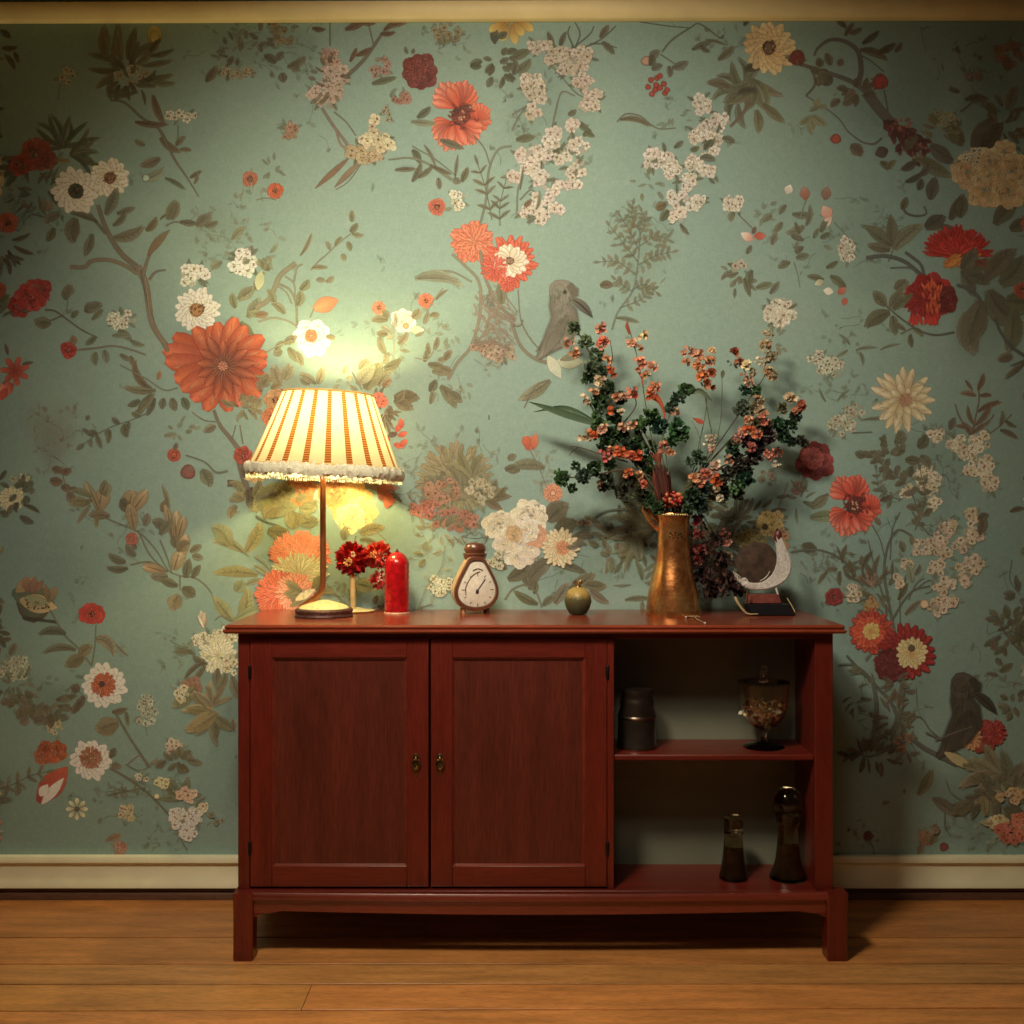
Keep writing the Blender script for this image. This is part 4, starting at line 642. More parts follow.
# tree centre
stroke([(448, 380), (458, 362), (470, 348), (478, 325), (481, 300), (478, 280), (465, 266), (452, 254)], 3.2, 2.6, (140, 116, 82)); stroke([(480, 250), (486, 280), (500, 306), (516, 320)], 3, 3, (136, 108, 78)); stroke([(476, 344), (486, 330), (490, 310)], 2.6, 1.6, (144, 114, 84)); stroke([(415, 278), (430, 272), (452, 272), (472, 282)], 1.6, 1.8, (136, 118, 82)); leaf(415, 279, 25, 50, 11, (156, 160, 122), -35); leaf(418, 279, 8, 44, 8, (150, 152, 114), -12)
for i in range(30): t = R.random(); stroke([(478+R.uniform(-6, 30), 290+t*40), (484+R.uniform(-6, 34), 306+t*40)], 1.6, .8, jit((168, 130, 102), 12), .8)
leaf(502, 304, 90, 22, 11, (150, 134, 100)); cluster(484, 346, 12, 5, 14, 4, (146, 112, 84)); cluster(500, 354, 16, 6, 20, 4, (170, 144, 112)); stroke([(475, 345), (490, 342), (512, 350)], 3, 2, (132, 98, 72)); scribble(500, 330, 16, 20, 16, (176, 138, 110))
daisy(510, 262, 27, 26, (216, 112, 76), (206, 90, 58), (226, 210, 176), 0, 2, edge=(180, 70, 50)); daisy(510, 261, 18, 16, (232, 214, 176), (220, 190, 140), (140, 110, 84), 4, 2); pom(494, 268, 13, (206, 100, 72), (180, 70, 52), 24); pom(508, 284, 8, (206, 100, 72), (180, 70, 52), 18)
stroke([(512, 324), (520, 345), (534, 358), (552, 364)], 3, 3.4, (132, 106, 76)); stroke([(518, 290), (522, 324), (540, 350), (560, 362), (580, 362)], 1, 1.8, (124, 104, 76)); stroke([(536, 352), (545, 340), (556, 332), (564, 330)], 2, 3, (122, 98, 72)); petal(556, 362, 0, 28, 14, (186, 178, 138), (150, 146, 108)); petal(560, 360, 15, 24, 7, (120, 108, 78), (120, 116, 84)); petal(548, 356, -60, 26, 12, (196, 186, 148), (186, 182, 146)); stroke([(512, 326), (520, 326), (523, 320)], 1.4, 1, BRN); leaf(550, 380, 222, 38, 13, (152, 148, 106), -10); stroke([(524, 408), (536, 386), (550, 380)], 1, 1, BRN)
# grey-brown bird
def bird(x, y, s, c, d, lt):
    "x,y head centre"
    ribbon([(x-3*s, y-4*s), (x-3*s, y+8*s), (x+2*s, y+18*s), (x+3*s, y+30*s), (x-5*s, y+43*s), (x-17*s, y+56*s), (x-26*s, y+66*s)], [9*s, 11*s, 14*s, 16*s, 14*s, 7*s, 1.5*s], c, d, .95, 4)
    petal(x+6*s, y+20*s, -100, 34*s, 20*s, d, c, 0, .8, 1, 6, soft=4); petal(x+4*s, y+26*s, -122, 44*s, 12*s, d, mixc(d, lt, .3), 0, .9, 1, 6, soft=2)
    berry(x, y-4*s, 14*s, c, 1, mixc(c, d, .6)); berry(x-3*s, y-5*s, 8*s, mixc(c, lt, .5), .7, c)
    ribbon([(x+7*s, y-12*s), (x+13*s, y-5*s), (x+14*s, y+1*s)], [3*s, 5*s, 3*s], d, None, .8, 3)
    petal(x+8*s, y+2*s, -25, 32*s, 10*s, d, mixc(d, (40, 36, 30), .5), -16, 1, 1, 6); petal(x+10*s, y+3*s, -28, 28*s, 1.2, (40, 34, 28), (40, 34, 28), -14, .8, 1, 4)
    for i in range(60): a = R.uniform(0, 1); petal(x+R.uniform(-9, 11)*s, y-8*s+a*44*s, -95+R.uniform(-25, 25), 7*s, 1.3, R.choice((d, lt)), c, 0, .45, 1, 3)
    berry(x+3*s, y-4*s, 2*s, (56, 50, 38))
bird(562, 296, .95, (142, 131, 106), (112, 100, 78), (164, 156, 130))
petal(527, 450, 60, 15, 11, (190, 96, 60), (210, 120, 80), 0, 1, .7); petal(528, 450, 100, 14, 9, (170, 76, 50), (196, 96, 62), 0, 1, .7); petal(533, 450, 80, 17, 8, (176, 84, 54), (206, 120, 80)); stroke([(530, 450), (540, 470), (546, 486)], 1, .8, (140, 116, 84)); leaf(545, 468, 155, 36, 12, (126, 122, 86), 25); leaf(520, 470, 180, 16, 9, (124, 116, 82)); scribble(545, 470, 8, 20, 10, (168, 146, 106))
pom(553, 493, 9, (212, 148, 106), (180, 110, 76), 30, W=2.6); berry(553, 493, 3, (220, 160, 120)); stroke([(552, 502), (550, 516)], 1.4, 1.2, (96, 86, 58))
# faded chrysanthemum, right of the lamp
pom(455, 480, 38, (152, 136, 94), (120, 104, 70), 80, 1, .4, 3); fan(465, 500, 20, 160, 11, 44, 8, (160, 146, 104), 30); fan(484, 500, -20, 110, 9, 26, 9, (116, 98, 66), 30); fan(470, 480, 40, 130, 6, 30, 9, (152, 140, 96), 20); cluster(440, 490, 18, 12, 24, 4.5, (166, 112, 76), (130, 70, 50)); cluster(425, 508, 14, 9, 16, 4.5, (180, 100, 70), (140, 70, 50)); cluster(455, 520, 22, 10, 26, 4.5, (170, 104, 74), (130, 72, 50)); cluster(480, 490, 14, 12, 14, 4.5, (170, 158, 116)); fol(440, 530, 26, 14, 24, 12, 4, (150, 136, 88)); leaf(505, 470, 20, 14, 9, (120, 112, 82)); leaf(508, 460, 40, 10, 8, (112, 104, 76)); scribble(450, 500, 40, 36, 30, (130, 110, 74)); wash(440, 560, 30, 40, (176, 168, 110), .4); scribble(440, 570, 26, 30, 20, (160, 146, 96)); cluster(440, 585, 10, 10, 14, 4, (196, 190, 144)); fol(425, 555, 10, 10, 6, 10, 6, (160, 150, 104), .8); stroke([(418, 610), (425, 590), (440, 570), (445, 545)], 1.2, .8, (146, 128, 84)); stroke([(420, 608), (432, 604)], 2, 1, (96, 72, 48))
# under the shade: bird, yellow bloom, leaves
petal(345, 480, -5, 40, 14, (110, 98, 76), (128, 104, 74)); petal(348, 478, 0, 16, 12, (76, 78, 72), (90, 84, 72)); petal(370, 488, 0, 30, 9, (120, 92, 66), (150, 110, 76)); peony(350, 502, 24, (222, 178, 100), (196, 140, 70), n=9); peony(360, 512, 18, (232, 200, 130), (206, 150, 80), n=8); peony(332, 490, 16, (206, 140, 76), (160, 90, 48), n=7); petal(380, 500, 60, 22, 16, (120, 60, 40), (150, 72, 46)); petal(386, 508, 70, 22, 12, (170, 84, 48), (150, 66, 42)); leaf(390, 490, -50, 18, 5, (90, 84, 60)); peony(300, 490, 18, (196, 120, 60), (150, 80, 44), n=7)
leaf(280, 490, 200, 34, 20, (150, 146, 80)); leaf(256, 500, 10, 40, 26, (160, 148, 76)); leaf(264, 515, 30, 36, 18, (140, 126, 70)); stroke([(256, 500), (266, 494), (276, 492), (286, 500)], 3, 2, (110, 86, 60)); stroke([(256, 516), (268, 522), (280, 526)], 2.4, 1.4, (90, 74, 50)); lv((130, 116, 68), (268, 530, -20, 22, 14), (300, 524, 20, 20, 14), (270, 518, 40, 14, 8), (310, 520, 160, 12, 8), (276, 535, -50, 12, 10)); fol(290, 505, 20, 12, 12, 18, 12, (150, 136, 76))
peony(350, 518, 16, (236, 214, 150), (214, 176, 100), n=8); leaf(360, 534, 30, 26, 12, (160, 136, 84)); stroke([(356, 536), (354, 545)], 1.4, 1, (120, 90, 60)); stroke([(360, 540), (374, 532), (386, 540)], 2, 1, (160, 146, 96)); lv((150, 146, 92), (345, 540, 100, 14, 10), (360, 540, 10, 26, 6, -40)); stroke([(326, 584), (335, 594), (348, 606)], 2.4, 2, (120, 104, 66)); leaf(355, 584, 0, 22, 16, (150, 146, 88)); scribble(340, 590, 20, 12, 8, (140, 130, 84)); stroke([(256, 556), (268, 566), (274, 578)], 3, 1.4, (140, 132, 90)); leaf(254, 566, -20, 20, 7, (160, 160, 116)); fol(375, 605, 10, 6, 8, 8, 5, (120, 92, 60))
pom(300, 556, 25, (216, 130, 90), (190, 96, 66), 110, .62, .6, 2.6, -10, 190); pom(302, 562, 20, (222, 142, 100), (196, 104, 72), 70, .5, .6, 2.6); pom(300, 574, 24, (206, 190, 140), (170, 160, 108), 70, .5, .6, 2.6); pom(280, 594, 22, (212, 112, 72), (170, 72, 50), 100, .95, .5, 2.6); pom(296, 592, 18, (222, 150, 110), (196, 110, 76), 70, .9, .5, 2.6); fol(310, 592, 16, 12, 14, 18, 9, (150, 140, 84)); petal(296, 600, 30, 22, 8, (214, 180, 120), (230, 210, 160))
# white peonies by the clock
lv((100, 88, 64), (545, 560, 20, 44, 14, 10), (550, 562, -8, 40, 9), (565, 545, 30, 30, 9), (560, 560, 40, 34, 10), (548, 522, 60, 28, 22), (555, 530, 20, 24, 18), (530, 590, 75, 36, 12), (528, 586, 110, 34, 12), (530, 580, 60, 34, 16), (508, 580, 30, 26, 14), (506, 570, 120, 18, 10)); leaf(538, 604, 165, 28, 9, (92, 84, 58)); leaf(534, 594, 65, 14, 6, (92, 84, 58)); leaf(543, 606, 55, 16, 8, (92, 84, 58)); stroke([(505, 600), (512, 590), (525, 585), (536, 592), (542, 608)], 2, 1.6, (112, 90, 62)); leaf(555, 604, 60, 26, 12, (104, 100, 72)); leaf(570, 590, 30, 30, 14, (120, 108, 76)); leaf(585, 585, -10, 22, 12, (116, 100, 72)); leaf(590, 590, -45, 24, 9, (104, 84, 60))
peony(500, 524, 18, (224, 206, 166), (196, 168, 120), n=8, sq=.8); peony(530, 518, 20, (228, 212, 174), (204, 176, 130), n=9); peony(520, 548, 22, (230, 212, 176), (206, 176, 132), n=9); peony(508, 542, 16, (226, 208, 170), (200, 172, 126), n=8); peony(536, 536, 13, (212, 160, 116), (180, 120, 84), n=7); peony(526, 530, 14, (232, 216, 180), (206, 178, 134), n=8); peony(514, 534, 9, (206, 170, 120), (180, 140, 90), n=6)
daisy(560, 548, 19, 20, (228, 204, 152), (206, 150, 96), (200, 130, 84), 0, 3, 1.05, wid=1.1); pom(563, 548, 7, (206, 140, 92), (186, 116, 76), 16); cluster(496, 560, 8, 8, 6, 4, (180, 172, 130))
# foliage between clock and vase
fol(620, 540, 50, 30, 34, 16, 6, (100, 96, 62), .75); stroke([(590, 520), (610, 510), (640, 512), (655, 524)], 2, 1.4, (84, 76, 50)); fan(655, 530, 120, 220, 9, 50, 8, (104, 98, 62), 30, .8); fol(612, 555, 14, 10, 10, 9, 6, (104, 90, 62)); cluster(583, 523, 6, 4, 4, 3.5, (160, 140, 106)); fol(640, 585, 20, 20, 10, 20, 6, (112, 118, 84), .6); lv((112, 112, 80), (625, 600, 10, 26, 6), (612, 560, 250, 12, 7), (640, 560, 100, 30, 14)); wash(575, 525, 24, 12, (110, 96, 64), .5)
# dark growth right of the vase
fol(720, 545, 40, 44, 60, 18, 6, (86, 70, 50), .85); fol(740, 520, 40, 24, 40, 18, 5, (92, 88, 60), .8); cluster(750, 540, 14, 8, 24, 4.5, (150, 124, 56), (100, 80, 40)); cluster(770, 526, 11, 13, 30, 5, (186, 150, 76), (120, 90, 44)); cluster(782, 540, 8, 8, 8, 4.5, (170, 120, 76)); berry(765, 527, 3, (70, 54, 34)); stroke([(778, 508), (784, 494), (788, 482)], 1.6, 1, (130, 120, 90)); cluster(796, 489, 5, 5, 5, 4.5, (120, 80, 60)); cluster(768, 478, 8, 8, 5, 4, (120, 112, 84)); leaf(810, 518, 10, 30, 12, (116, 124, 92)); leaf(812, 504, 20, 20, 8, (84, 74, 50)); leaf(802, 545, -25, 16, 12, (56, 44, 34)); stroke([(790, 552), (820, 550), (845, 562), (855, 574)], 2, 2, (78, 62, 46)); scribble(820, 560, 30, 16, 26, (84, 74, 54)); fol(840, 568, 16, 10, 10, 16, 5, (80, 64, 48)); fol(800, 500, 16, 16, 10, 14, 4, (106, 108, 78), .7)
# rose and big poppy on the right
peony(815, 462, 20, (140, 52, 44), (72, 24, 24), n=8); pom(812, 458, 11, (176, 88, 72), (96, 32, 28), 26, W=4); big_poppy(852, 505, .98, .6); leaf(812, 508, 30, 20, 9, (94, 86, 58)); lv((70, 56, 42), (880, 500, 0, 12, 6))
# right lower: slender tree with white blossoms
for p, w in (([(896, 640), (888, 600), (884, 570), (888, 545), (898, 530), (912, 536)], 3), ([(884, 600), (875, 570), (868, 540)], 1.6), ([(890, 560), (892, 530), (900, 512)], 1.4), ([(872, 525), (880, 540), (884, 556)], 1.2), ([(892, 620), (904, 600), (914, 590), (930, 586)], 2.4), ([(908, 600), (916, 584), (924, 578)], 1.2), ([(914, 590), (930, 580), (932, 590), (925, 594)], 1.2), ([(900, 625), (900, 590), (906, 575)], 1.2), ([(912, 512), (930, 535), (940, 525), (955, 515)], 1.2), ([(862, 600), (880, 610), (890, 625)], 1.6), ([(845, 575), (860, 560), (868, 575)], 1.2)): stroke(p, w, w*.7, (84, 70, 50))
lv((82, 68, 50), (862, 570, 80, 22, 6), (855, 578, 110, 20, 6), (874, 580, 100, 26, 5), (903, 552, 90, 12, 7), (860, 565, 65, 10, 5), (898, 600, 60, 20, 6), (893, 580, 100, 20, 4), (905, 615, 50, 22, 6), (875, 600, 140, 20, 6), (900, 590, 70, 14, 4), (915, 575, 50, 12, 5), (925, 515, 60, 10, 6), (870, 615, 160, 14, 6)); cluster(868, 578, 9, 6, 8, 4, (108, 80, 58)); fol(872, 590, 24, 24, 26, 12, 4, (84, 72, 52), .8); lv((108, 84, 60), (880, 525, 120, 10, 6), (915, 522, 60, 12, 6))
for x, y, rx, ry, n in ((948, 527, 8, 8, 9), (938, 544, 9, 9, 12), (922, 548, 8, 9, 7), (906, 561, 6, 6, 7), (898, 580, 5, 8, 5), (936, 568, 7, 7, 9), (946, 554, 5, 5, 4), (961, 546, 7, 6, 7), (972, 536, 9, 8, 11), (974, 566, 9, 9, 11), (962, 572, 9, 7, 9), (968, 580, 7, 5, 5), (948, 582, 7, 5, 6), (940, 590, 6, 5, 5), (944, 600, 6, 5, 4), (952, 600, 5, 4, 3), (937, 608, 8, 6, 7), (972, 518, 6, 8, 6), (854, 592, 7, 8, 9)): cluster(x, y, rx, ry, n, 4.4, (182, 158, 122), (116, 82, 56))
leaf(912, 582, 100, 20, 8, (130, 130, 104)); leaf(980, 535, 80, 20, 10, (80, 62, 46)); leaf(978, 520, 50, 12, 8, (76, 62, 46)); leaf(912, 545, 90, 10, 6, (86, 80, 58)); berry(924, 604, 5, (190, 164, 122)); peony(834, 597, 9.5, (140, 46, 38), (92, 28, 26), n=7); cluster(872, 604, 8, 6, 8, 4, (150, 110, 60)); stroke([(843, 597), (855, 598)], 1, 1, BRN)
# twin red zinnias
daisy(870, 632, 23, 18, (170, 66, 42), (150, 44, 32), (190, 140, 70), 0, 3, wid=1.2, edge=(120, 36, 28)); pom(868, 632, 15, (190, 84, 50), (150, 50, 34), 40, W=3.4); daisy(871, 631, 9, 10, (206, 170, 96), (180, 120, 60), (190, 150, 84), 0, 2)
daisy(906, 652, 29, 22, (150, 40, 32), (120, 28, 26), (120, 30, 28), 0, 3, wid=1.2, edge=(92, 24, 24)); pom(890, 665, 16, (96, 30, 28), (70, 22, 22), 30, W=4); daisy(911, 653, 16, 18, (200, 176, 118), (196, 130, 66), (200, 150, 80), 0, 3); berry(911, 648, 3.6, (84, 70, 50))
stroke([(838, 665), (850, 664), (862, 670), (872, 680)], 1.8, 2.4, (76, 62, 46)); stroke([(846, 655), (858, 668), (880, 690), (892, 705), (902, 728), (920, 745), (938, 755), (956, 764)], 2.4, 5, (66, 52, 38)); stroke([(872, 680), (876, 705), (874, 730), (870, 750)], 4, 5, (70, 58, 42)); stroke([(902, 684), (900, 710), (890, 740)], 5, 3, (64, 52, 38)); fol(895, 685, 14, 16, 30, 10, 4, (62, 50, 38)); fol(890, 720, 18, 26, 30, 12, 3.5, (70, 58, 44)); stroke([(850, 760), (870, 745), (890, 730), (896, 716)], 4, 2, (60, 46, 36)); stroke([(895, 722), (918, 716), (930, 730), (945, 742)], 1, 1, (72, 62, 46)); stroke([(915, 686), (916, 705), (920, 716)], .8, .8, GRY); fol(868, 755, 24, 12, 20, 14, 5, (60, 48, 36)); cluster(903, 742, 9, 8, 9, 4, (110, 68, 46)); fol(866, 668, 12, 10, 6, 10, 4, (74, 66, 48)); stroke([(842, 762), (856, 752), (870, 756), (905, 742)], 2, 1.4, (64, 50, 38)); stroke([(925, 732), (945, 742), (960, 756)], 2, 2, (70, 58, 42))
peony(982, 735, 18, (130, 58, 42), (90, 38, 30), n=8); pom(994, 732, 12, (140, 50, 40), (100, 34, 30), 30); pom(970, 738, 11, (170, 124, 80), (130, 84, 54), 26); bird(963, 690, 1.02, (72, 60, 44), (54, 44, 33), (88, 76, 58)); stroke([(934, 740), (952, 733), (972, 726)], 1.6, 1.2, (84, 66, 48)); 
petal(944, 752, -30, 34, 10, (150, 130, 84), (130, 118, 80)); leaf(965, 768, 10, 40, 10, (116, 106, 68), -25); leaf(962, 765, -5, 46, 10, (96, 90, 58), -20); fan(1000, 775, 120, 260, 9, 42, 14, (84, 78, 54), 20); fan(1005, 780, -60, 80, 6, 30, 12, (62, 58, 42), 20); leaf(918, 795, 50, 30, 11, (96, 92, 62), 10); leaf(932, 798, -25, 32, 12, (58, 58, 42)); leaf(950, 805, 5, 26, 6, (64, 60, 44)); leaf(972, 800, 215, 26, 14, (58, 58, 42)); stroke([(945, 780), (950, 792), (962, 800)], 1, .8, (92, 82, 56)); leaf(985, 815, 100, 26, 10, (104, 98, 62)); fol(1000, 800, 26, 20, 26, 16, 7, (52, 50, 38)); cluster(1010, 795, 16, 7, 14, 4, (140, 112, 74)); cluster(995, 822, 10, 6, 10, 5, (150, 132, 90)); cluster(1010, 832, 16, 9, 26, 4.4, (140, 66, 44), (90, 40, 30)); cluster(1019, 818, 6, 6, 6, 4.4, (150, 70, 46)); leaf(992, 822, 200, 12, 5, (150, 136, 92))
fol(1010, 630, 24, 24, 30, 12, 6, (66, 66, 48)); stroke([(1024, 655), (1010, 640), (998, 620), (994, 610)], 1.8, 1.2, (70, 60, 44)); sprig([(1024, 640), (1010, 630), (996, 616)], (64, 62, 46), 12, 5, 6); lv((62, 56, 42), (992, 650, 60, 10, 8), (996, 658, -60, 10, 6), (1000, 672, 30, 16, 8), (998, 676, 160, 12, 5)); fol(1014, 705, 12, 14, 12, 9, 6, (70, 66, 50)); fol(1018, 595, 10, 10, 6, 12, 7, (66, 62, 46)); stroke([(1012, 560), (1010, 580), (1020, 595)], 1, .8, (76, 80, 60)); leaf(1022, 555, 60, 10, 6, (120, 116, 70))
cluster(925, 838, 6, 7, 9, 4, (104, 74, 48)); leaf(930, 845, 60, 14, 7, (84, 74, 50)); leaf(918, 855, 60, 14, 8, (84, 62, 44)); cluster(936, 828, 6, 3, 4, 3.4, (84, 66, 46)); berry(944, 847, 4.5, (92, 44, 36)); berry(868, 836, 5, (74, 32, 30)); stroke([(944, 812), (944, 826), (950, 835)], .8, .8, (66, 66, 48)); fol(905, 745, 10, 30, 14, 10, 4, (62, 54, 40)); lv(DRK, (904, 794, 90, 6, 3)); leaf(882, 804, 30, 8, 4, (84, 84, 50)); scribble(870, 830, 14, 14, 6, (64, 56, 42)); scribble(990, 850, 20, 8, 6, (62, 60, 46)); fol(855, 700, 8, 20, 8, 10, 4, (64, 56, 42), .6)
stroke([(868, 838), (874, 850), (872, 856)], .8, .8, (64, 52, 38)); scribble(960, 828, 20, 10, 8, (60, 64, 48))
for i in range(120):   # stray specks and faint tendrils all over the paper
    x, y = R.uniform(0, 1024), R.uniform(25, 850); c = jit((112, 122, 96), 14)
    if R.random() < .5: leaf(x, y, R.random()*360, R.uniform(4, 9), R.uniform(2, 4), c, al=.4, vein=False)
    else: scribble(x, y, 8, 8, 2, c, .35)

W_PX = 1.0/359
def build_wall():
    n = len(INK.x); x = np.array(INK.x); y = np.array(INK.y); l = np.array(INK.l, float); c = np.array(INK.c)
    xs = []; cs = []; fs = []
    keep = (y > 14)
    sets = [0, 1024, -1024]
    f4 = np.array([f if len(f) == 4 else f+(-1,) for f in INK.f])
    quads = f4[f4[:, 3] >= 0]; tris = f4[f4[:, 3] < 0][:, :3]
    fo = []; V = []; Cc = []; off = 0; M = []
    def quad(x0, x1, z0, z1, yy=0.0, yb=.12):
        nonlocal off
        V.append(np.array([(x0, yy, z0), (x1, yy, z0), (x1, yy, z1), (x0, yy, z1), (x0, yb, z0), (x1, yb, z0), (x1, yb, z1), (x0, yb, z1)]))
        Cc.append(np.ones((8, 4))); fo.append([(off+a, off+b, off+c_, off+d) for a, b, c_, d in ((0, 1, 2, 3), (5, 4, 7, 6), (4, 0, 3, 7), (1, 5, 6, 2), (3, 2, 6, 7), (4, 5, 1, 0))]); M.append(0); off += 8
    quad(-3.2, 3.2, 0.0, 2.62)
    faces = list(fo[0]); mats = [0]*6
    for d in sets:
        X = (x+d-512)*W_PX; Z = CZ-(y-512)*W_PX
        if d: sel = (X > -3.1) & (X < 3.1)
        else: sel = np.ones(n, bool)
        Z = np.clip(Z, .02, 2.6); Y = -0.0002-l*4e-6
        V.append(np.stack([X, Y, Z], 1)); Cc.append(c)
        q = quads[sel[quads].all(1)]+off; t = tris[sel[tris].all(1)]+off
        faces += [tuple(r) for r in q.tolist()]; faces += [tuple(r) for r in t.tolist()]; mats += [1]*(len(q)+len(t)); off += n
    V = np.concatenate(V); Cc = np.concatenate(Cc)
    me = bpy.data.meshes.new('wall_back'); me.from_pydata(V.tolist(), [], faces)
    ca = me.color_attributes.new('Ink', 'FLOAT_COLOR', 'POINT'); ca.data.foreach_set('color', Cc.astype(np.float32).ravel())
    me.polygons.foreach_set('material_index', mats); me.update()
    o = bpy.data.objects.new('wall_back', me); COL.objects.link(o); o['kind'] = 'structure'
    print('ink verts', len(V), 'levels', l.max()); return o
def paper_nodes(nt, b, col):
    v = coords(nt, (1, 1, 1))
    big = noise(nt, v, 1.6, 4, .6); m1 = ramp(nt, big, [(0.3, (.90, .93, .95)), (0.7, (1.05, 1.02, .97))])
    col = mul(nt, col, m1)
    wv = coords(nt, (260, 1, 60)); w1 = noise(nt, wv, 1, 2); m2 = ramp(nt, w1, [(0.3, (.93, .93, .93)), (0.7, (1.06, 1.06, 1.06))]); col = mul(nt, col, m2)
    wh = coords(nt, (60, 1, 260)); w2 = noise(nt, wh, 1, 2); m3 = ramp(nt, w2, [(0.3, (.95, .95, .95)), (0.7, (1.05, 1.05, 1.05))]); col = mul(nt, col, m3)
    sm = noise(nt, v, 45, 3); m4 = ramp(nt, sm, [(0.3, (.94, .95, .94)), (0.7, (1.05, 1.04, 1.05))]); col = mul(nt, col, m4)
    nt.links.new(col, b.inputs['Base Color']); b.inputs['Roughness'].default_value = .72; b.inputs['Specular IOR Level'].default_value = .25
def wall_mats():
    m, nt, b = newmat('wallpaper_ground'); rgb = N(nt, 'ShaderNodeRGB'); rgb.outputs[0].default_value = (*A(PAPER), 1); paper_nodes(nt, b, rgb.outputs[0])
    k, nt, b = newmat('wallpaper_print'); at = N(nt, 'ShaderNodeAttribute'); at.attribute_name = 'Ink'; paper_nodes(nt, b, at.outputs['Color'])
    tr = N(nt, 'ShaderNodeBsdfTransparent'); mx = N(nt, 'ShaderNodeMixShader')
    nt.links.new(at.outputs['Alpha'], mx.inputs[0]); nt.links.new(tr.outputs[0], mx.inputs[1]); nt.links.new(b.outputs[0], mx.inputs[2])
    nt.links.new(mx.outputs[0], nt.nodes['Material Output'].inputs['Surface'])
    return m, k
wall = build_wall()
for m_ in wall_mats(): wall.data.materials.append(m_)
SC.cycles.transparent_max_bounces = 64 if hasattr(SC, 'cycles') else 64
# ============================================================ room shell
M_floor = wood('floor_pine', (238, 152, 76), (1.1, 11, 11), .42, .42, .12, attr=True, blotch=.4)
M_white = simple('cream_paint', (236, 222, 164), .42, var=.06, nscale=12, bmp=.05)
M_rail = simple('aged_cream_paint', (238, 202, 136), .5, var=.08, nscale=10, bmp=.05)
M_ceil = simple('ceiling_plaster', (176, 140, 88), .8, var=.08)
M_shoe = wood('dark_shoe_wood', (104, 66, 42), (1.2, 12, 12), .45, .4)
R = random.Random(11)
fb = MB()
seams = [0.0, -.279, -.438, -.547, -.673, -.80, -.94, -1.06, -1.2, -1.33, -1.47, -1.6, -1.75, -1.9, -2.06, -2.2, -2.4, -2.6, -2.8, -3.0, -3.3, -3.6]
joints = {0: [-2.1, 1.7], 1: [-2.4, 2.0], 2: [-1.9, 2.6], 3: [-.455, 2.2], 4: [-2.5, 1.9], 5: [-1.2, .9]}
for i in range(len(seams)-1):
    js = [-3.2]+joints.get(i, [R.uniform(-2, -.3), R.uniform(.4, 2.4)])+[3.2]; ti = .010 if i in (3, 4, 5) else .002
    for k in range(len(js)-1):
        g = .0032; x0, x1 = js[k]+.0008, js[k+1]-.0008
        def yy(s, x): return s+x/1.4*(.009 if s < -.6 else (.002 if s < -.3 else 0))
        t = R.uniform(.78, 1.1); col = (t*R.uniform(.96, 1.04), t*R.uniform(.95, 1.03), t*R.uniform(.88, 1.05))
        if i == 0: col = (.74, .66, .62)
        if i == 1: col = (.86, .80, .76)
        n = 16; vs = []; fs = []
        b = .0006
        for q in range(n+1):
            x = x0+(x1-x0)*q/n; w = .0006*math.sin(x*5+i)
            a0, a1 = yy(seams[i+1], x)+g+w, yy(seams[i], x)-g
            vs += [(x, a0, -.02), (x, a0, -b), (x, a0+b, 0), (x, a1-b, 0), (x, a1, -b), (x, a1, -.02)]
        for q in range(n):
            for m in range(5): a = q*6+m; fs.append((a, a+1, a+7, a+6))
        fs += [tuple(range(6))[::-1], tuple(n*6+j for j in range(6))]
        fb.add(vs, fs, col=col)
fb.box(-3.2, 3.2, -3.6, 0.12, -.06, -.02, col=(.03, .02, .02))
floor = tag(fb.build('floor', M_floor), kind='structure')
def extr(prof, x0, x1, name, mat, tilt=0.0):
    m = MB(); n = len(prof)
    vs = [(x, y, z+tilt*x) for x in (x0, x1) for y, z in prof]
    m.add(vs, [(i, (i+1) % n, n+(i+1) % n, n+i) for i in range(n)]+[tuple(range(n))[::-1], tuple(range(n, 2*n))])
    return tag(m.build(name, mat), kind='structure')
extr([(-.001, .1215), (-.020, .1215), (-.0215, .1195), (-.0215, .1045), (-.019, .1025), (-.0125, .0995), (-.0115, .092), (-.012, .078), (-.0145, .062), (-.0185, .048), (-.021, .040), (-.021, .034), (-.001, .034)], -3.2, 3.2, 'baseboard_back', M_white)
extr([(-.001, .0335), (-.006, .0335), (-.006, .019), (-.014, .0185), (-.017, .014), (-.018, .0005), (-.001, .0005)], -3.2, 3.2, 'trim_1', M_shoe)
extr([(-.001, 2.439), (-.022, 2.439), (-.026, 2.442), (-.030, 2.450), (-.034, 2.455), (-.036, 2.478), (-.034, 2.484), (-.028, 2.4855), (-.001, 2.4855)], -3.2, 3.2, 'trim_2', M_rail, .0032)
cb = MB(); cb.box(-3.2, 3.2, -3.6, .12, 2.5, 2.62); tag(cb.build('ceiling', M_ceil), kind='structure')

# ============================================================ cabinet
CH = (110, 33, 19)
M_woodv = wood('cherry_vertical', CH, (13, 13, .8), .36, .38, .25)
M_woodh = wood('cherry_horizontal', CH, (.8, 13, 13), .36, .38, .25)
M_wpan = wood('cherry_panel', (98, 37, 22), (9, 9, .6), .40, .42, .2)
M_wtop = wood('cherry_top', (138, 56, 31), (.8, 12, 12), .26, .3, .35)
M_wbead = wood('cherry_bead', (124, 48, 31), (.8, 12, 12), .24, .25, .5)
M_back = simple('pale_back_panel', (116, 112, 84), .7, var=.12, nscale=6)
M_brass = simple('old_brass', (150, 118, 70), .32, metal=1, var=.35, nscale=90)
M_dark = simple('dark_iron', (46, 36, 28), .45, metal=.7, var=.4)
cab = thing('cabinet', 'low reddish cherry wood cabinet with two panelled doors and open shelves against the floral wallpaper', 'cabinet', (.055, -.21, 0))
XL, XR, YF, YB = -.6628, .7765, -.395, -.026
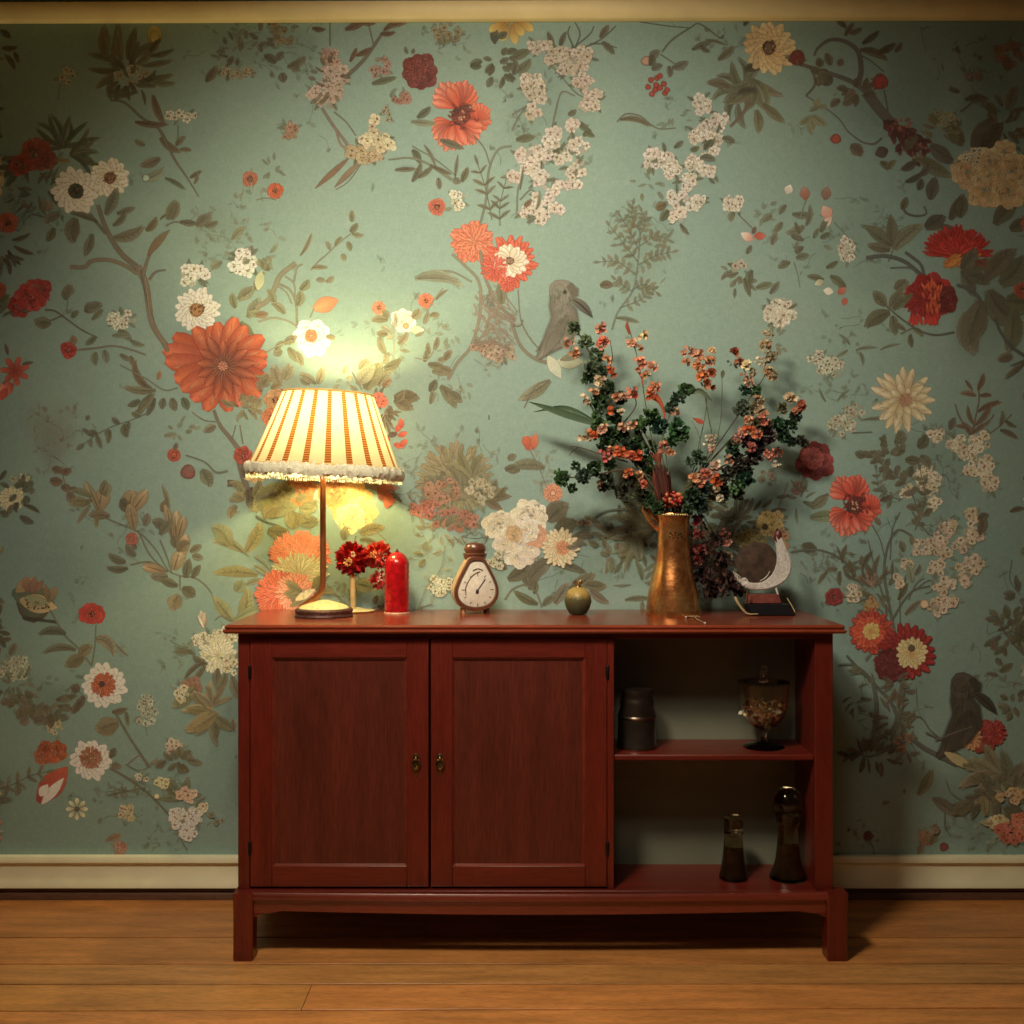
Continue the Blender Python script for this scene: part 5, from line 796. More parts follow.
m = MB(); m.box(-.690, .799, -.420, -.004, .7925, ZT, .0045); m.box(-.694, .803, -.4235, -.006, .7835, .7935, .0045); m.build('cabinet_top', M_wtop, cab)
m = MB(); m.box(XL, XL+.0285, YF, YB, .150, .7835, .0015); m.build('side_panel', M_woodv, cab)
m = MB(); m.box(.7329, XR, YF, YB, .150, .7835, .0015); m.build('side_panel', M_woodv, cab)
m = MB(); m.box(.2305, .2467, YF-.001, YB, .163, .770, .0012); m.build('divider', M_woodv, cab)
m = MB(); m.box(XL+.0285, .7329, YF+.002, -.37, .7685, .7835, .001); m.build('top_rail', M_woodh, cab)
m = MB(); m.box(XL+.0285, .7329, -.408, YB, .150, .163, .001); m.build('bottom_panel', M_woodh, cab)
m = MB(); m.box(.2467, .7329, -.392, -.212, .4727, .487, .003); m.build('shelf', M_woodh, cab)
m = MB(); m.box(.2467, .7329, -.212, -.204, .163, .7835); m.build('back_panel', M_back, cab)
m = MB(); m.box(XL+.0285, .2305, -.034, YB, .163, .7835); m.build('rear_panel', M_wpan, cab)
# plinth rail with bead
n = 40; vs = []; fs = []
prof = [(-.001, .150), (-.001, .161), (-.006, .1635), (-.014, .1625), (-.018, .157), (-.019, .151), (-.016, .145), (-.010, .1425), (-.008, .139), (-.008, .118), (.010, .118)]
for i in range(n+1):
    t = i/n; x = -.622+(.757+.622)*t; bow = .012*math.sin(PI*t); sag = .006*math.sin(PI*t) + (.006 if abs(t-.5) > .47 else 0)
    for y, z in prof: vs.append((x, -.405+y-bow, z-(sag if z < .12 else 0)))
k = len(prof)
for i in range(n):
    for j in range(k): a = i*k+j; b = i*k+(j+1) % k; fs.append((a, b, b+k, a+k))
fs += [tuple(range(k)), tuple(n*k+j for j in range(k))[::-1]]
m = MB(); m.add(vs, fs); m.build('plinth_rail', M_wbead, cab)
for x0, x1, y0, y1 in ((-.668, -.620, -.425, -.375), (.7545, .8045, -.425, -.375), (-.668, -.620, -.075, -.030), (.7545, .8045, -.075, -.030)):
    m = MB(); cx = (x0+x1)/2; cy = (y0+y1)/2
    pr = [(1.02, .1615), (1.04, .155), (1.0, .149), (.98, .12), (.97, .03), (1.0, .008), (.96, 0.0)]
    vs = [(cx+(sx*(x1-x0)/2)*q, cy+(sy*(y1-y0)/2)*q, z) for q, z in pr for sx, sy in ((-.86, -1), (.86, -1), (1, -.86), (1, .86), (.86, 1), (-.86, 1), (-1, .86), (-1, -.86))]
    fs = [(r*8+i, r*8+(i+1) % 8, r*8+8+(i+1) % 8, r*8+8+i) for r in range(len(pr)-1) for i in range(8)]
    m.add(vs, fs+[tuple(range(8))[::-1], tuple((len(pr)-1)*8+i for i in range(8))]); m.build('leg', M_woodv, cab)
for s in (-1, 1):     # little corner brackets
    x = -.622 if s < 0 else .757
    m = MB(); m.prism([(x, .142), (x-s*.05, .142), (x-s*.034, .112), (x-s*.012, .104), (x, .098)] if s > 0 else [(x, .142), (x, .098), (x+.012, .104), (x+.034, .112), (x+.05, .142)], -.412, -.398); m.build('bracket', M_woodv, cab)
def door(x0, x1, hx, hinge, kx):
    z0, z1 = .1685, .7695; st, rt, rb = .0525, .0465, .0505
    m = MB(); y0, y1 = -.3965, -.375
    m.box(x0, x0+st, y0, y1, z0, z1, .0012); m.box(x1-st, x1, y0, y1, z0, z1, .0012)
    m.box(x0+st, x1-st, y0, y1, z1-rt, z1, .0012, mi=1); m.box(x0+st, x1-st, y0, y1, z0, z0+rb, .0012, mi=1)
    d = m.build('door', [M_woodv, M_woodh], cab)
    p = MB(); p.box(x0+st-.001, x1-st+.001, y0+.009, y1, z0+rb-.001, z1-rt+.001)
    c = .006        # small bevelled moulding round the panel
    X0, X1, Z0, Z1 = x0+st, x1-st, z0+rb, z1-rt
    out = [(X0, Z0), (X1, Z0), (X1, Z1), (X0, Z1)]; inn = [(X0+c, Z0+c*.6), (X1-c, Z0+c*.6), (X1-c, Z1-c), (X0+c, Z1-c)]
    p.build('door_panel', M_wpan, d)
    q = MB(); q.add([(x, y0+.002, z) for x, z in out]+[(x, y0+.0088, z) for x, z in inn], [(i, (i+1) % 4, 4+(i+1) % 4, 4+i) for i in range(4)]); q.build('panel_moulding', M_wbead, d, smooth=False)
    h = MB(); hz = .470; y = y0-.001
    h.prism([(hx-.007, hz-.014), (hx-.009, hz), (hx-.008, hz+.016), (hx, hz+.022), (hx+.008, hz+.016), (hx+.009, hz), (hx+.007, hz-.014), (hx+.004, hz-.030), (hx, hz-.040), (hx-.004, hz-.030)], y, y+.0022)
    h.tube([(hx-.006, y-.003, hz+.006), (hx-.010, y-.005, hz-.002), (hx-.005, y-.006, hz-.012), (hx, y-.006, hz-.014), (hx+.005, y-.006, hz-.012), (hx+.010, y-.005, hz-.002), (hx+.006, y-.003, hz+.006)], .0018, 8, 3)
    h.ball((hx, y-.004, hz+.010), .0048, 10); h.ball((hx, y-.006, hz-.014), .003, 8); h.ball((hx, y-.001, hz-.030), .0022, 8)
    h.build('handle', M_brass, d)
    for z in (.688, .262):
        g = MB(); g.lathe([(.0001, -.019), (.0022, -.017), (.0030, -.015), (.0030, .015), (.0022, .017), (.0001, .019)], (hinge, y0-.0015, z), 10); g.box(hinge-.0045, hinge+.0045, y0-.0012, y0, z-.014, z+.014)
        for zz in (-.010, 0, .010): g.ball((hinge, y0-.005, z+zz), .0012, 6)
        g.build('hinge', M_dark, d)
door(-.6330, -.2015, -.232, -.6335, 0); door(-.1965, .2295, -.174, .2305, 0)
m = MB(); m.lathe([(.0001, -.006), (.0012, -.004), (.0012, .004), (.0001, .006)], (0, 0, 0), 8); 

# ============================================================ lamp
LX, LY = -.483, -.200
M_brz = simple('warm_brass_tube', (176, 104, 56), .35, metal=.75, var=.2)
M_base = simple('carved_dark_bronze', (92, 62, 48), .45, metal=.4, var=.5, nscale=120, bmp=.5)
M_cream = simple('cream_gilded_plaster', (214, 190, 118), .5, var=.25, nscale=120, bmp=.3)
M_fringe = simple('grey_beige_fringe', (234, 212, 158), .9, var=.3, nscale=260, bmp=.9)
def shade_mat(name, c, stitch):
    m, nt, b = newmat(name)
    tc = N(nt, 'ShaderNodeTexCoord'); col = None
    v = coords(nt, (1, 1, 1)); f = noise(nt, v, 520, 2); a = A(c)
    out = ramp(nt, f, [(0.25, tuple(x*.86 for x in a)), (0.6, a)])
    if stitch:
        sx = N(nt, 'ShaderNodeSeparateXYZ'); nt.links.new(tc.outputs['Object'], sx.inputs[0])
        w = N(nt, 'ShaderNodeMath', operation='MULTIPLY'); w.inputs[1].default_value = 1080; nt.links.new(sx.outputs['Z'], w.inputs[0])
        s_ = N(nt, 'ShaderNodeMath', operation='SINE'); nt.links.new(w.outputs[0], s_.inputs[0])
        q = ramp(nt, s_.outputs[0], [(0.3, (.42, .27, .14)), (0.65, (1, .95, .8))]); out = mul(nt, out, q)
    nt.links.new(out, b.inputs['Base Color']); b.inputs['Roughness'].default_value = .85
    t = N(nt, 'ShaderNodeBsdfTranslucent'); nt.links.new(out, t.inputs[0])
    mx = N(nt, 'ShaderNodeMixShader'); mx.inputs[0].default_value = .5
    nt.links.new(b.outputs[0], mx.inputs[1]); nt.links.new(t.outputs[0], mx.inputs[2]); nt.links.new(mx.outputs[0], nt.nodes['Material Output'].inputs['Surface'])
    bump(nt, b, f, .3); return m
M_sh = shade_mat('pleated_cream_cloth', (140, 126, 96), False); M_tape = shade_mat('laddered_orange_tape', (128, 84, 42), True)
lamp = thing('table_lamp', 'lit table lamp with striped fringed cream shade on a slim brass stem', 'lamp', (LX, LY, ZT))
Tl = Matrix.Translation(Vector((LX, LY, 1.263))) @ Matrix.Rotation(math.radians(2.6), 4, 'Y')
NS = 22; seg = 10; n = NS*seg
zb, zt = -.070, .119; rows = 14
vs = []; fs = []; mi = []
for j in range(rows+1):
    t = j/rows; z = zb+(zt-zb)*t; r = .193+(.1165-.193)*(t**.93)
    for i in range(n):
        a = 2*PI*i/n; ph = (i % seg)/seg; rr = r+(.0012 if ph < .32 else -.0016*math.sin(PI*(ph-.32)/.68))
        vs.append(Tl @ Vector((rr*math.cos(a), rr*.88*math.sin(a), z)))
m = MB()
for j in range(rows):
    for i in range(n): 
        a = j*n+i; b = j*n+(i+1) % n; fs.append((a, b, b+n, a+n)); mi.append(1 if i % seg < 3 else 0)
m.v = [tuple(v) for v in vs]; m.f = fs; m.c = [(1, 1, 1)]*len(fs); m.m = mi
shade = m.build('lamp_shade', [M_sh, M_tape], lamp)
m = MB()
for z, r, q in ((zt, .1175, .0026), (zb, .1945, .0034)):
    m.tube([Tl @ Vector((r*math.cos(2*PI*i/48), r*.88*math.sin(2*PI*i/48), z)) for i in range(49)], q, 6, 0)
m.build('shade_binding', simple('gold_braid', (236, 170, 92), .6, var=.2, nscale=200), lamp)
m = MB(); R = random.Random(3)
nf = 240; vs = []; fs = []
for i in range(nf):
    a = 2*PI*i/nf; k = 9
    for j in range(k):
        w = 2*PI*j/k; q = 1+R.uniform(-.32, .26); 
        rr = .1985+.0085*math.cos(w)*q; z = zb-.0135+.0155*math.sin(w)*q
        vs.append(Tl @ Vector((rr*math.cos(a), rr*.88*math.sin(a), z)))
for i in range(nf):
    for j in range(9): fs.append((i*9+j, i*9+(j+1) % 9, ((i+1) % nf)*9+(j+1) % 9, ((i+1) % nf)*9+j))
m.add(vs, fs)
for i in range(200):
    a = 2*PI*i/200; c = Vector((.199*math.cos(a), .199*.88*math.sin(a), zb-.027))
    m.petal(Tl @ c, (R.uniform(-.2, .2), R.uniform(-.2, .2), -1), (math.cos(a), math.sin(a), 0), R.uniform(.007, .012), .004, .1, n=2)
m.build('fringe', M_fringe, lamp)
m = MB(); top = Tl @ Vector((0, 0, -.01))
m.tube([P(323, 470, LY), P(323, 520, LY), P(323, 575, LY), P(322, 588, LY), P(316, 597, LY), P(306, 604, LY), P(300, 608, LY)], .0078, 12, 6)
m.tube([(P(323, 472, LY)), top], .007, 10, 1); m.build('lamp_stem', M_brz, lamp)
m = MB(); m.lathe([(.0001, -.03), (.012, -.028), (.013, .006), (.010, .010), (.0001, .011)], tuple(top+Vector((0, 0, .0))), 20); m.build('bulb_holder', M_brass, lamp)
m = MB(); m.ball(tuple(Tl @ Vector((0, 0, .040))), .026, 20, (1, 1, 1.25))
M_bulb, nt, b = newmat('glowing_bulb'); b.inputs['Emission Color'].default_value = (1, .79, .34, 1); b.inputs['Emission Strength'].default_value = 420; b.inputs['Base Color'].default_value = (.9, .8, .6, 1)
m.build('bulb', M_bulb, lamp)
BX = (296+352)/2; bx = (BX-512)*(CD+LY)/F
m = MB(); m.lathe([(.074, 0), (.0755, .003), (.072, .008), (.074, .012), (.0755, .017), (.072, .021), (.066, .022)], (bx, LY, ZT), 48, wob=lambda a, j: 1+.012*math.sin(24*a)*(j in (1, 3, 4))); m.build('lamp_base', M_base, lamp)
m = MB(); m.lathe([(.066, .020), (.060, .027), (.050, .031), (.030, .037), (.012, .042), (.0001, .043)], (bx, LY, ZT), 40); m.build('base_dome', M_cream, lamp)

# ============================================================ things on the cabinet
M_redw = simple('red_wax', (158, 16, 18), .22, var=.35, nscale=60, bmp=.3, coat=.5)
M_org = simple('organic', (250, 240, 215), .6, var=.16, nscale=200, bmp=.1, attr=True, spec=.3)
def at(px, Y): return (px-512)*(CD+Y)/F
# candle
Y = -.12; s = (CD+Y)/F; cx = at(397, Y); r = 12.4*s
c = thing('candle', 'glossy red ribbed pillar candle with domed top, right of the lamp', 'candle', (cx, Y, ZT))
prof = [(r*.99, 0), (r, .003)]
for i in range(24): prof.append((r*(1+(.022 if i % 3 == 0 else -.006)), .006+i*.0048))
H = 54*s; prof = [(a, z) for a, z in prof if z < H-.020]+[(r, H-.018), (r*.97, H-.010), (r*.84, H-.001), (r*.62, H+.008), (r*.34, H+.015), (.0001, H+.017)]
m = MB(); m.lathe(prof, (cx, Y, ZT+.004), 40); m.build('wax', M_redw, c)
m = MB(); m.tube([(cx, Y, ZT+H+.018), (cx+.001, Y, ZT+H+.028)], .002, 6, 1); m.ball((cx, Y, ZT+H+.022), .005, 8, (1, 1, .6)); m.build('wick', simple('burnt_wick', (90, 14, 14), .6), c)
m = MB(); m.lathe([(r*1.04, 0), (r*1.06, .002), (r*1.02, .0045)], (cx, Y, ZT), 36, wob=lambda a, j: 1+.02*math.sin(9*a)); m.build('candle_foot', simple('drip_wax', (214, 150, 110), .4, var=.5, nscale=120), c)
# red flower ornament
Y = -.085; s = (CD+Y)/F; cx = at(353, Y)
fo = thing('flower_ornament', 'red ball-shaped artificial blossoms on a pale stick between lamp and candle', 'ornament', (cx, Y, ZT))
m = MB(); m.lathe([(.045, 0), (.050, .0015), (.052, .004), (.046, .0052), (.030, .006), (.010, .012), (.0001, .013)], (cx+.006, Y+.012, ZT), 40); m.build('dish_foot', M_cream, fo)
m = MB(); m.tube([(cx, Y, ZT+.004), (cx, Y, ZT+.05), (cx-.001, Y, P(0, 575, Y).z)], .0075, 10, 3); m.build('stick', simple('pale_cane', (196, 160, 96), .5, var=.2), fo)
def pompon(par, name, c, r, cols, n, L, W, rnd, flat=.8, mat=None, eyes=(), label=None):
    m = MB(); m.ball(tuple(c), r*.55, 12, (1, flat, 1), col=A(cols[0]))
    for i in range(n):
        z = 1-2*(i+.5)/n; t = i*2.39996; q = math.sqrt(1-z*z); d = Vector((q*math.cos(t), q*math.sin(t)*flat, z)); d += Vector((rnd.uniform(-.2, .2), rnd.uniform(-.2, .2), rnd.uniform(-.2, .2)))
        b = Vector(c)+d.normalized()*r*.45
        m.petal(b, d, (rnd.uniform(-1, 1), rnd.uniform(-1, 1), rnd.uniform(-1, 1)), L*rnd.uniform(.8, 1.15), W, .2, col=A(tuple(v*rnd.uniform(.75, 1.15) for v in rnd.choice(cols))), n=3)
    for ex, ez, er, ec in eyes:
        for k in range(26):
            a = rnd.random()*6.28; qq = er*math.sqrt(rnd.random()); m.ball((c[0]+ex+math.cos(a)*qq, c[1]-r*flat*.98-rnd.uniform(0, .003), c[2]+ez+math.sin(a)*qq), er*.24, 6, col=A(ec))
    o = m.build(name, mat or M_org, par)
    if label: o['label'] = label
    return o
rr_ = random.Random(5)
pompon(fo, 'blossom', P(352, 559, Y), 19*s, [(190, 24, 24), (150, 14, 18), (206, 44, 36)], 190, 9*s, 5*s, rr_, .75, eyes=((-2*s, -2*s, 4*s, (236, 170, 90)), (3*s, 5*s, 2.6*s, (230, 200, 140))))
pompon(fo, 'blossom', P(378, 555, Y+.01), 15*s, [(206, 60, 36), (222, 92, 48), (190, 30, 26)], 120, 8*s, 5*s, rr_, .7, eyes=((-3*s, 1*s, 3.4*s, (236, 160, 90)),), label='smaller orange-red blossom')
pompon(fo, 'blossom', P(379, 580, Y+.01), 9*s, [(206, 50, 44), (180, 30, 34)], 60, 6*s, 4*s, rr_, .7)
m = MB()
for i in range(60):
    p = P(382+rr_.uniform(-5, 5), 567+rr_.uniform(-14, 14), Y-.004+rr_.uniform(-.004, .004)); m.ball(tuple(p), .0022, 6, col=A((236, 210, 160)))
m.tube([P(353, 574, Y), P(366, 580, Y), P(376, 572, Y)], .0016, 6, 4, col=A((150, 130, 80))); m.tube([P(366, 580, Y), P(374, 584, Y), P(379, 582, Y)], .0014, 6, 4, col=A((150, 130, 80))); m.build('filler_buds', M_org, fo)
# clock
Y = -.115; s = (CD+Y)/F; cx = at(475, Y); M_cl = wood('clock_wood', (108, 60, 38), (6, 6, 6), .3, .3, .4); M_cll = wood('clock_light_wood', (196, 148, 96), (6, 6, 6), .35, .2, .3)
ck = thing('clock', 'pear-shaped wooden mantel clock with cream dial, beside the white peonies of the wallpaper', 'clock', (cx, Y, ZT))
def pear(k, dz=0):
    pts = [(0, 55), (5, 54.5), (8.6, 52), (12, 46), (16, 38.5), (20, 30), (22.6, 22), (22.2, 14), (18.5, 7), (12.5, 2.5), (6, .5), (0, 0)]; o = []
    for x, z in pts: o.append((x*k, (z-24)*k+24))
    o = o+[(-x, z) for x, z in o[-2:0:-1]]
    return [(v.x*s, v.z*s+dz) for v in cat([(x, 0, z) for x, z in o+[o[0]]], 4)[:-1]]
Rc = Matrix.Translation(Vector((cx, Y, ZT+3*s))) @ Matrix.Rotation(math.radians(13), 4, 'Z')
m = MB(); m.prism(pear(1.0), -.022, .024, Rc); m.build('clock_case', M_cll, ck)
m = MB(); o1, o2 = pear(.99), pear(.83); n = len(o1); vs = []
for y, o in ((-.0215, o1), (-.029, [(x*.97, (z-.05)*.97+.05) for x, z in o1]), (-.030, [(x*1.03, (z-.05)*1.03+.05) for x, z in o2]), (-.0225, o2)): vs += [Rc @ Vector((x, y, z)) for x, z in o]
m.add(vs, [(r*n+i, r*n+(i+1) % n, r*n+n+(i+1) % n, r*n+n+i) for r in range(3) for i in range(n)]); m.build('bezel', M_cl, ck)
m = MB(); m.prism(pear(.84), -.0245, -.018, Rc); dial = m.build('dial', simple('ivory_dial', (222, 204, 166), .35, var=.12, nscale=80, coat=.3), ck)
M_ink = simple('black_enamel', (60, 40, 30), .4)
m = MB(); dc = Vector((1.0*s, 0, 21*s)); 
for i in range(12):
    a = PI*2*i/12; rx, rz = 14.5*s, 15*s; p = Vector((math.sin(a)*rx, -.0252, math.cos(a)*rz))+dc; w = .0009; l = .0032 if i % 3 else .0046
    d = Vector((math.sin(a), 0, math.cos(a))); t = Vector((math.cos(a), 0, -math.sin(a)))
    q = [p-d*l-t*w, p-d*l+t*w, p+d*l+t*w, p+d*l-t*w]; m.add([Rc @ v for v in q]+[Rc @ (v+Vector((0, .001, 0))) for v in q], [(0, 1, 2, 3), (7, 6, 5, 4), (0, 4, 5, 1), (1, 5, 6, 2), (2, 6, 7, 3), (3, 7, 4, 0)])
m.build('hour_marks', M_ink, dial)
m = MB()
for a, l, w in ((35, 13*s, .0011), (-150, 4*s, .0014)):
    a = math.radians(a); m.tube([Rc @ (dc+Vector((0, -.0265, 0))), Rc @ (dc+Vector((math.sin(a)*l, -.0265, math.cos(a)*l)))], w, 6, 1)
m.ball(tuple(Rc @ (dc+Vector((-.5*s, -.026, -1.5*s)))), .0042, 10, (1, .5, 1.5)); m.build('hands', M_ink, dial)
m = MB(); m.tube([Rc @ (dc+Vector((x*s, -.0255, z*s))) for x, z in ((-12, -5), (-12, 3), (-8, 11), (-3, 16), (2, 18))], .0012, 6, 5); m.tube([Rc @ (dc+Vector((x*s, -.0255, z*s))) for x, z in ((-5, 19), (0, 21), (5, 19))], .0012, 6, 5); m.build('dial_ornament', M_brass, dial)
m = MB(); m.lathe([(9.5*s, -2*s), (11.5*s, 1*s), (11.4*s, 3*s), (9.6*s, 4.5*s), (9.8*s, 6*s), (11*s, 8*s), (10.4*s, 12*s), (8.6*s, 14.5*s), (5*s, 15.6*s), (.0001, 16*s)], (0, 0, 0), 28, ey=.85, M=Matrix.Translation(Vector((cx, Y, ZT+55*s))) @ Matrix.Rotation(math.radians(13), 4, 'Z')); m.build('clock_collar', M_cl, ck)
m = MB(); m.tube([Vector((cx+11.2*s*math.cos(2*PI*i/24), Y+9.4*s*math.sin(2*PI*i/24), ZT+59*s)) for i in range(25)], .0028, 8, 0); m.tube([Vector((cx+11*s*math.cos(2*PI*i/24), Y+9.2*s*math.sin(2*PI*i/24), ZT+64*s)) for i in range(25)], .0016, 8, 0); m.build('collar_ring', M_cl, ck)
m = MB()
pt = [(cx-9*s, Y, ZT+68.5*s), (cx-13*s, Y, ZT+76.5*s), (cx-8*s, Y-.004, ZT+77.5*s), (cx-4*s, Y, ZT+80.5*s), (cx, Y-.004, ZT+77*s), (cx+4*s, Y, ZT+80.5*s), (cx+8*s, Y-.004, ZT+77.5*s), (cx+13*s, Y, ZT+76.5*s), (cx+9*s, Y, ZT+68.5*s)]
m.tube(pt, .0011, 6, 5); m.tube([(cx-13*s, Y, ZT+76.5*s), (cx, Y+.006, ZT+74.5*s), (cx+14*s, Y, ZT+76.5*s)], .0009, 6, 5); m.tube([(cx+6*s, Y, ZT+66.5*s), (cx+12*s, Y, ZT+72.5*s), (cx+6*s, Y, ZT+76.5*s)], .0009, 6, 5); m.build('wire_crown', M_brass, ck)
for fx, fy in ((-9, -.012), (9, -.012), (-9, .02), (9, .02)):
    m = MB(); p = Rc @ Vector((fx*1.35*s, fy, 0)); m.lathe([(.0048, 0), (.0058, .002), (.0045, .008), (.005, .014)], (p.x, p.y, ZT), 12); m.build('foot', M_cl if fx > 0 else M_cll, ck)
# pomegranate ornament
Y = -.15; s = (CD+Y)/F; cx = at(578, Y); r = 13.6*s
pg = thing('pomegranate_ornament', 'small round green and gold fruit ornament with a pointed crown, between clock and vase', 'ornament', (cx, Y, ZT))
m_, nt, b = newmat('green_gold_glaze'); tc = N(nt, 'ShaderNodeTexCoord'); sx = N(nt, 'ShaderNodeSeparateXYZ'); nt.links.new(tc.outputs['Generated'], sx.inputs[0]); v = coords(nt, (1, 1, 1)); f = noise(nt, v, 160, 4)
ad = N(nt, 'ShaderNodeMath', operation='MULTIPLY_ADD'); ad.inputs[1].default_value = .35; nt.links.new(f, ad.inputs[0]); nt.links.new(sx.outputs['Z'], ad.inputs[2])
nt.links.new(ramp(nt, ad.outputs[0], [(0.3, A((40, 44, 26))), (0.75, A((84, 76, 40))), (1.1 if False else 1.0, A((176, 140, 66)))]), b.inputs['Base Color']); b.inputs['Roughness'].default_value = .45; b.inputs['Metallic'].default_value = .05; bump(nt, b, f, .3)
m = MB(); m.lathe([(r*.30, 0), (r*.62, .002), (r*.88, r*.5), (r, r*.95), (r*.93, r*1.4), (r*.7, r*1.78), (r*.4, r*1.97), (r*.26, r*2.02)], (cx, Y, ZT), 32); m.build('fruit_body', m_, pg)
m = MB(); m.lathe([(r*.36, r*1.9), (r*.26, r*2.02), (r*.22, r*2.1)], (cx, Y, ZT), 16)
for i in range(6): a = i*PI/3; m.petal((cx+math.cos(a)*r*.18, Y+math.sin(a)*r*.18, ZT+r*2.05), (math.cos(a)*.5, math.sin(a)*.5, 1), (-math.cos(a), -math.sin(a), 0), r*.55, r*.3, -.15, n=3)
m.build('fruit_crown', M_brass, pg)
# vase
VY = -.17; s = (CD+VY)/F; VX = at(673, VY)
m_, nt, b = newmat('hammered_copper_gold'); v = coords(nt, (1, 1, 1)); f = noise(nt, v, 16, 5, .65); f2 = noise(nt, v, 150, 3); 
nt.links.new(mul(nt, ramp(nt, f, [(0.32, A((150, 82, 44))), (0.5, A((214, 136, 70))), (.68, A((240, 186, 104)))]), ramp(nt, f2, [(.35, (.55, .5, .45)), (.6, (1, 1, 1))]), .6), b.inputs['Base Color'])
b.inputs['Metallic'].default_value = .85; b.inputs['Roughness'].default_value = .24; bump(nt, b, f2, .22)
va = thing('vase', 'tall flared copper-gold metal vase holding the bouquet, right of the middle of the cabinet top', 'vase', (VX, VY, ZT))
pr = [(27.5, 0), (28, 2), (27.4, 6), (26.3, 12), (24.8, 22), (22.8, 32), (20.3, 42), (18.0, 52), (16.5, 62), (15.6, 74), (15.4, 86), (15.8, 94), (17.3, 98), (17.8, 100), (17.2, 102), (15.5, 101.5), (14.6, 96), (14.2, 80), (15, 60), (20, 30), (22, 8), (.01, 5)]
m = MB(); m.lathe([(a*s, z*s) for a, z in pr], (VX, VY, ZT), 48, cap=False, wob=lambda a, j: 1+.008*math.sin(5*a+j)); m.add([(VX, VY, ZT+.0005)]+[(VX+27.5*s*math.cos(2*PI*i/24), VY+27.5*s*math.sin(2*PI*i/24), ZT+.0005) for i in range(24)], [(0, 1+(i+1) % 24, 1+i) for i in range(24)]); m.build('vase_body', m_, va)
m = MB(); m.tube([P(658, 531, VY), P(651, 522, VY), P(644, 509, VY), P(647, 506, VY), P(651, 513, VY), P(658, 522, VY)], [.004, .006, .0075, .0055, .005, .003], 10, 5); m.build('handle', m_, va)
m = MB()
for i in range(44): a = 2*PI*i/44; m.ball((VX+17.9*s*math.cos(a), VY+17.9*s*math.sin(a), ZT+100.5*s), .0026, 6)
m.build('beaded_rim', M_cream, va)
m = MB()
for dx, dz in ((0, 0), (-3, 1), (3, 1), (-5, 2.5), (5, 2.5), (0, 3), (-2, -2), (2, -2), (-6, -.5), (6, -.5)): m.ball((VX+dx*s, VY-15.6*s, ZT+(80+dz)*s), .0024, 6)
m.build('relief_crest', M_dark, va)
# twigs
for k, (pts, lab) in enumerate(([[(681, 607), (687, 612), (692, 615), (698, 620), (705, 623)], 'pale dry twig lying by the vase foot, its tip towards the cabinet edge'], [[(677, 606), (682, 611), (686, 617)], 'shorter dry twig lying at the foot of the vase'])):
    Pp = []
    for px, py in pts:
        d = F*(CZ-ZT-.003)/(py-512); d = min(d, 2.86); yy_ = d-3; Pp.append(Vector(((px-512)*d/F, yy_, ZT+.003)))
    # lay them clear of the vase foot
    for p in Pp: p.y = min(p.y, VY-27.5*s*.6-.02)
    m = MB(); m.tube(Pp, [.0016, .0022, .0014], 6, 4, col=A((150, 120, 80))); e = Pp[-1]; m.ball((e.x, e.y, e.z), .0028, 8, col=A((222, 206, 170)))
    q = Pp[len(Pp)//2]; m.tube([q, q+Vector((.006, -.012, .001)), q+Vector((.012, -.016, .0))], .0011, 6, 3, col=A((170, 140, 94))); m.petal(q, (1, .4, .1), (0, 0, 1), .012, .005, .1, col=A((140, 120, 60)))
    tag(m.build('twig', M_org, None, loc=tuple(Pp[0])), lab, 'twig', 'dry twigs at the foot of the vase')
# crescent ornament
Y = -.16; s = (CD+Y)/F; cx = at(768, Y); M_sil = simple('pitted_silver', (232, 212, 180), .45, metal=.25, var=.30, nscale=150, bmp=.5)
cr = thing('crescent_ornament', 'silvery crescent-shaped ornament on thin legs over a black stand, right end of the cabinet top', 'ornament', (cx, Y, ZT))
out = [(778, 530), (781.5, 538), (786, 549), (790, 558), (791, 566), (789, 575), (783, 582), (774, 587), (762, 590), (750, 589), (741, 585), (736, 579), (734, 573)]
inn = [(738, 577), (745, 582), (754, 584), (762, 583), (770, 578), (775, 571), (778, 562), (778, 552), (777, 543), (776, 535)]
def tow(l): return [((x-512)*s, CZ-(y-512)*s) for x, y in l]
m = MB(); m.prism([(v.x, v.z) for v in cat([(x, 0, z) for x, z in tow(out)], 3)+cat([(x, 0, z) for x, z in tow(inn)], 3)], Y-.009, Y+.009)
m.build('crescent', M_sil, cr)
m = MB()
for pts in ([(736, 577), (733, 571), (737, 574), (742, 580), (746, 578)], [(740, 582), (744, 578), (748, 582), (743, 585)]): m.tube([P(x, y, Y-.009) for x, y in pts], .0016, 6, 4)
m.tube([P(x, y, Y+.004) for x, y in ((760, 581), (766, 577), (770, 571))], [.0008, .0012, .0006], 6, 4); islands(m, 'filigree', M_sil, cr)
m = MB(); m.ball(tuple(P(778, 536, Y)), 5.2*s, 12, (.8, .8, 1.3)); m.petal(P(778, 533, Y-.004), (-.3, -.2, 1), (0, -1, 0), .014, .008, .1); m.build('tip_knob', simple('dark_red_knob', (92, 40, 34), .4), cr)
m = MB(); m.lathe([(.0001, -.006), (18*s, -.006), (21*s, -.002), (21.5*s, 0), (21*s, .003), (18*s, .006), (.0001, .006)], (0, 0, 0), 36, M=Matrix.Translation(P(757, 563, Y+.014)) @ Matrix.Rotation(PI/2, 4, 'X')); m.build('dark_interior_disc', simple('dark_interior_brown', (62, 42, 28), .75, var=.5, nscale=60, bmp=.5), cr)  # added disc, no real part; its dark colour stands in for the dark interior
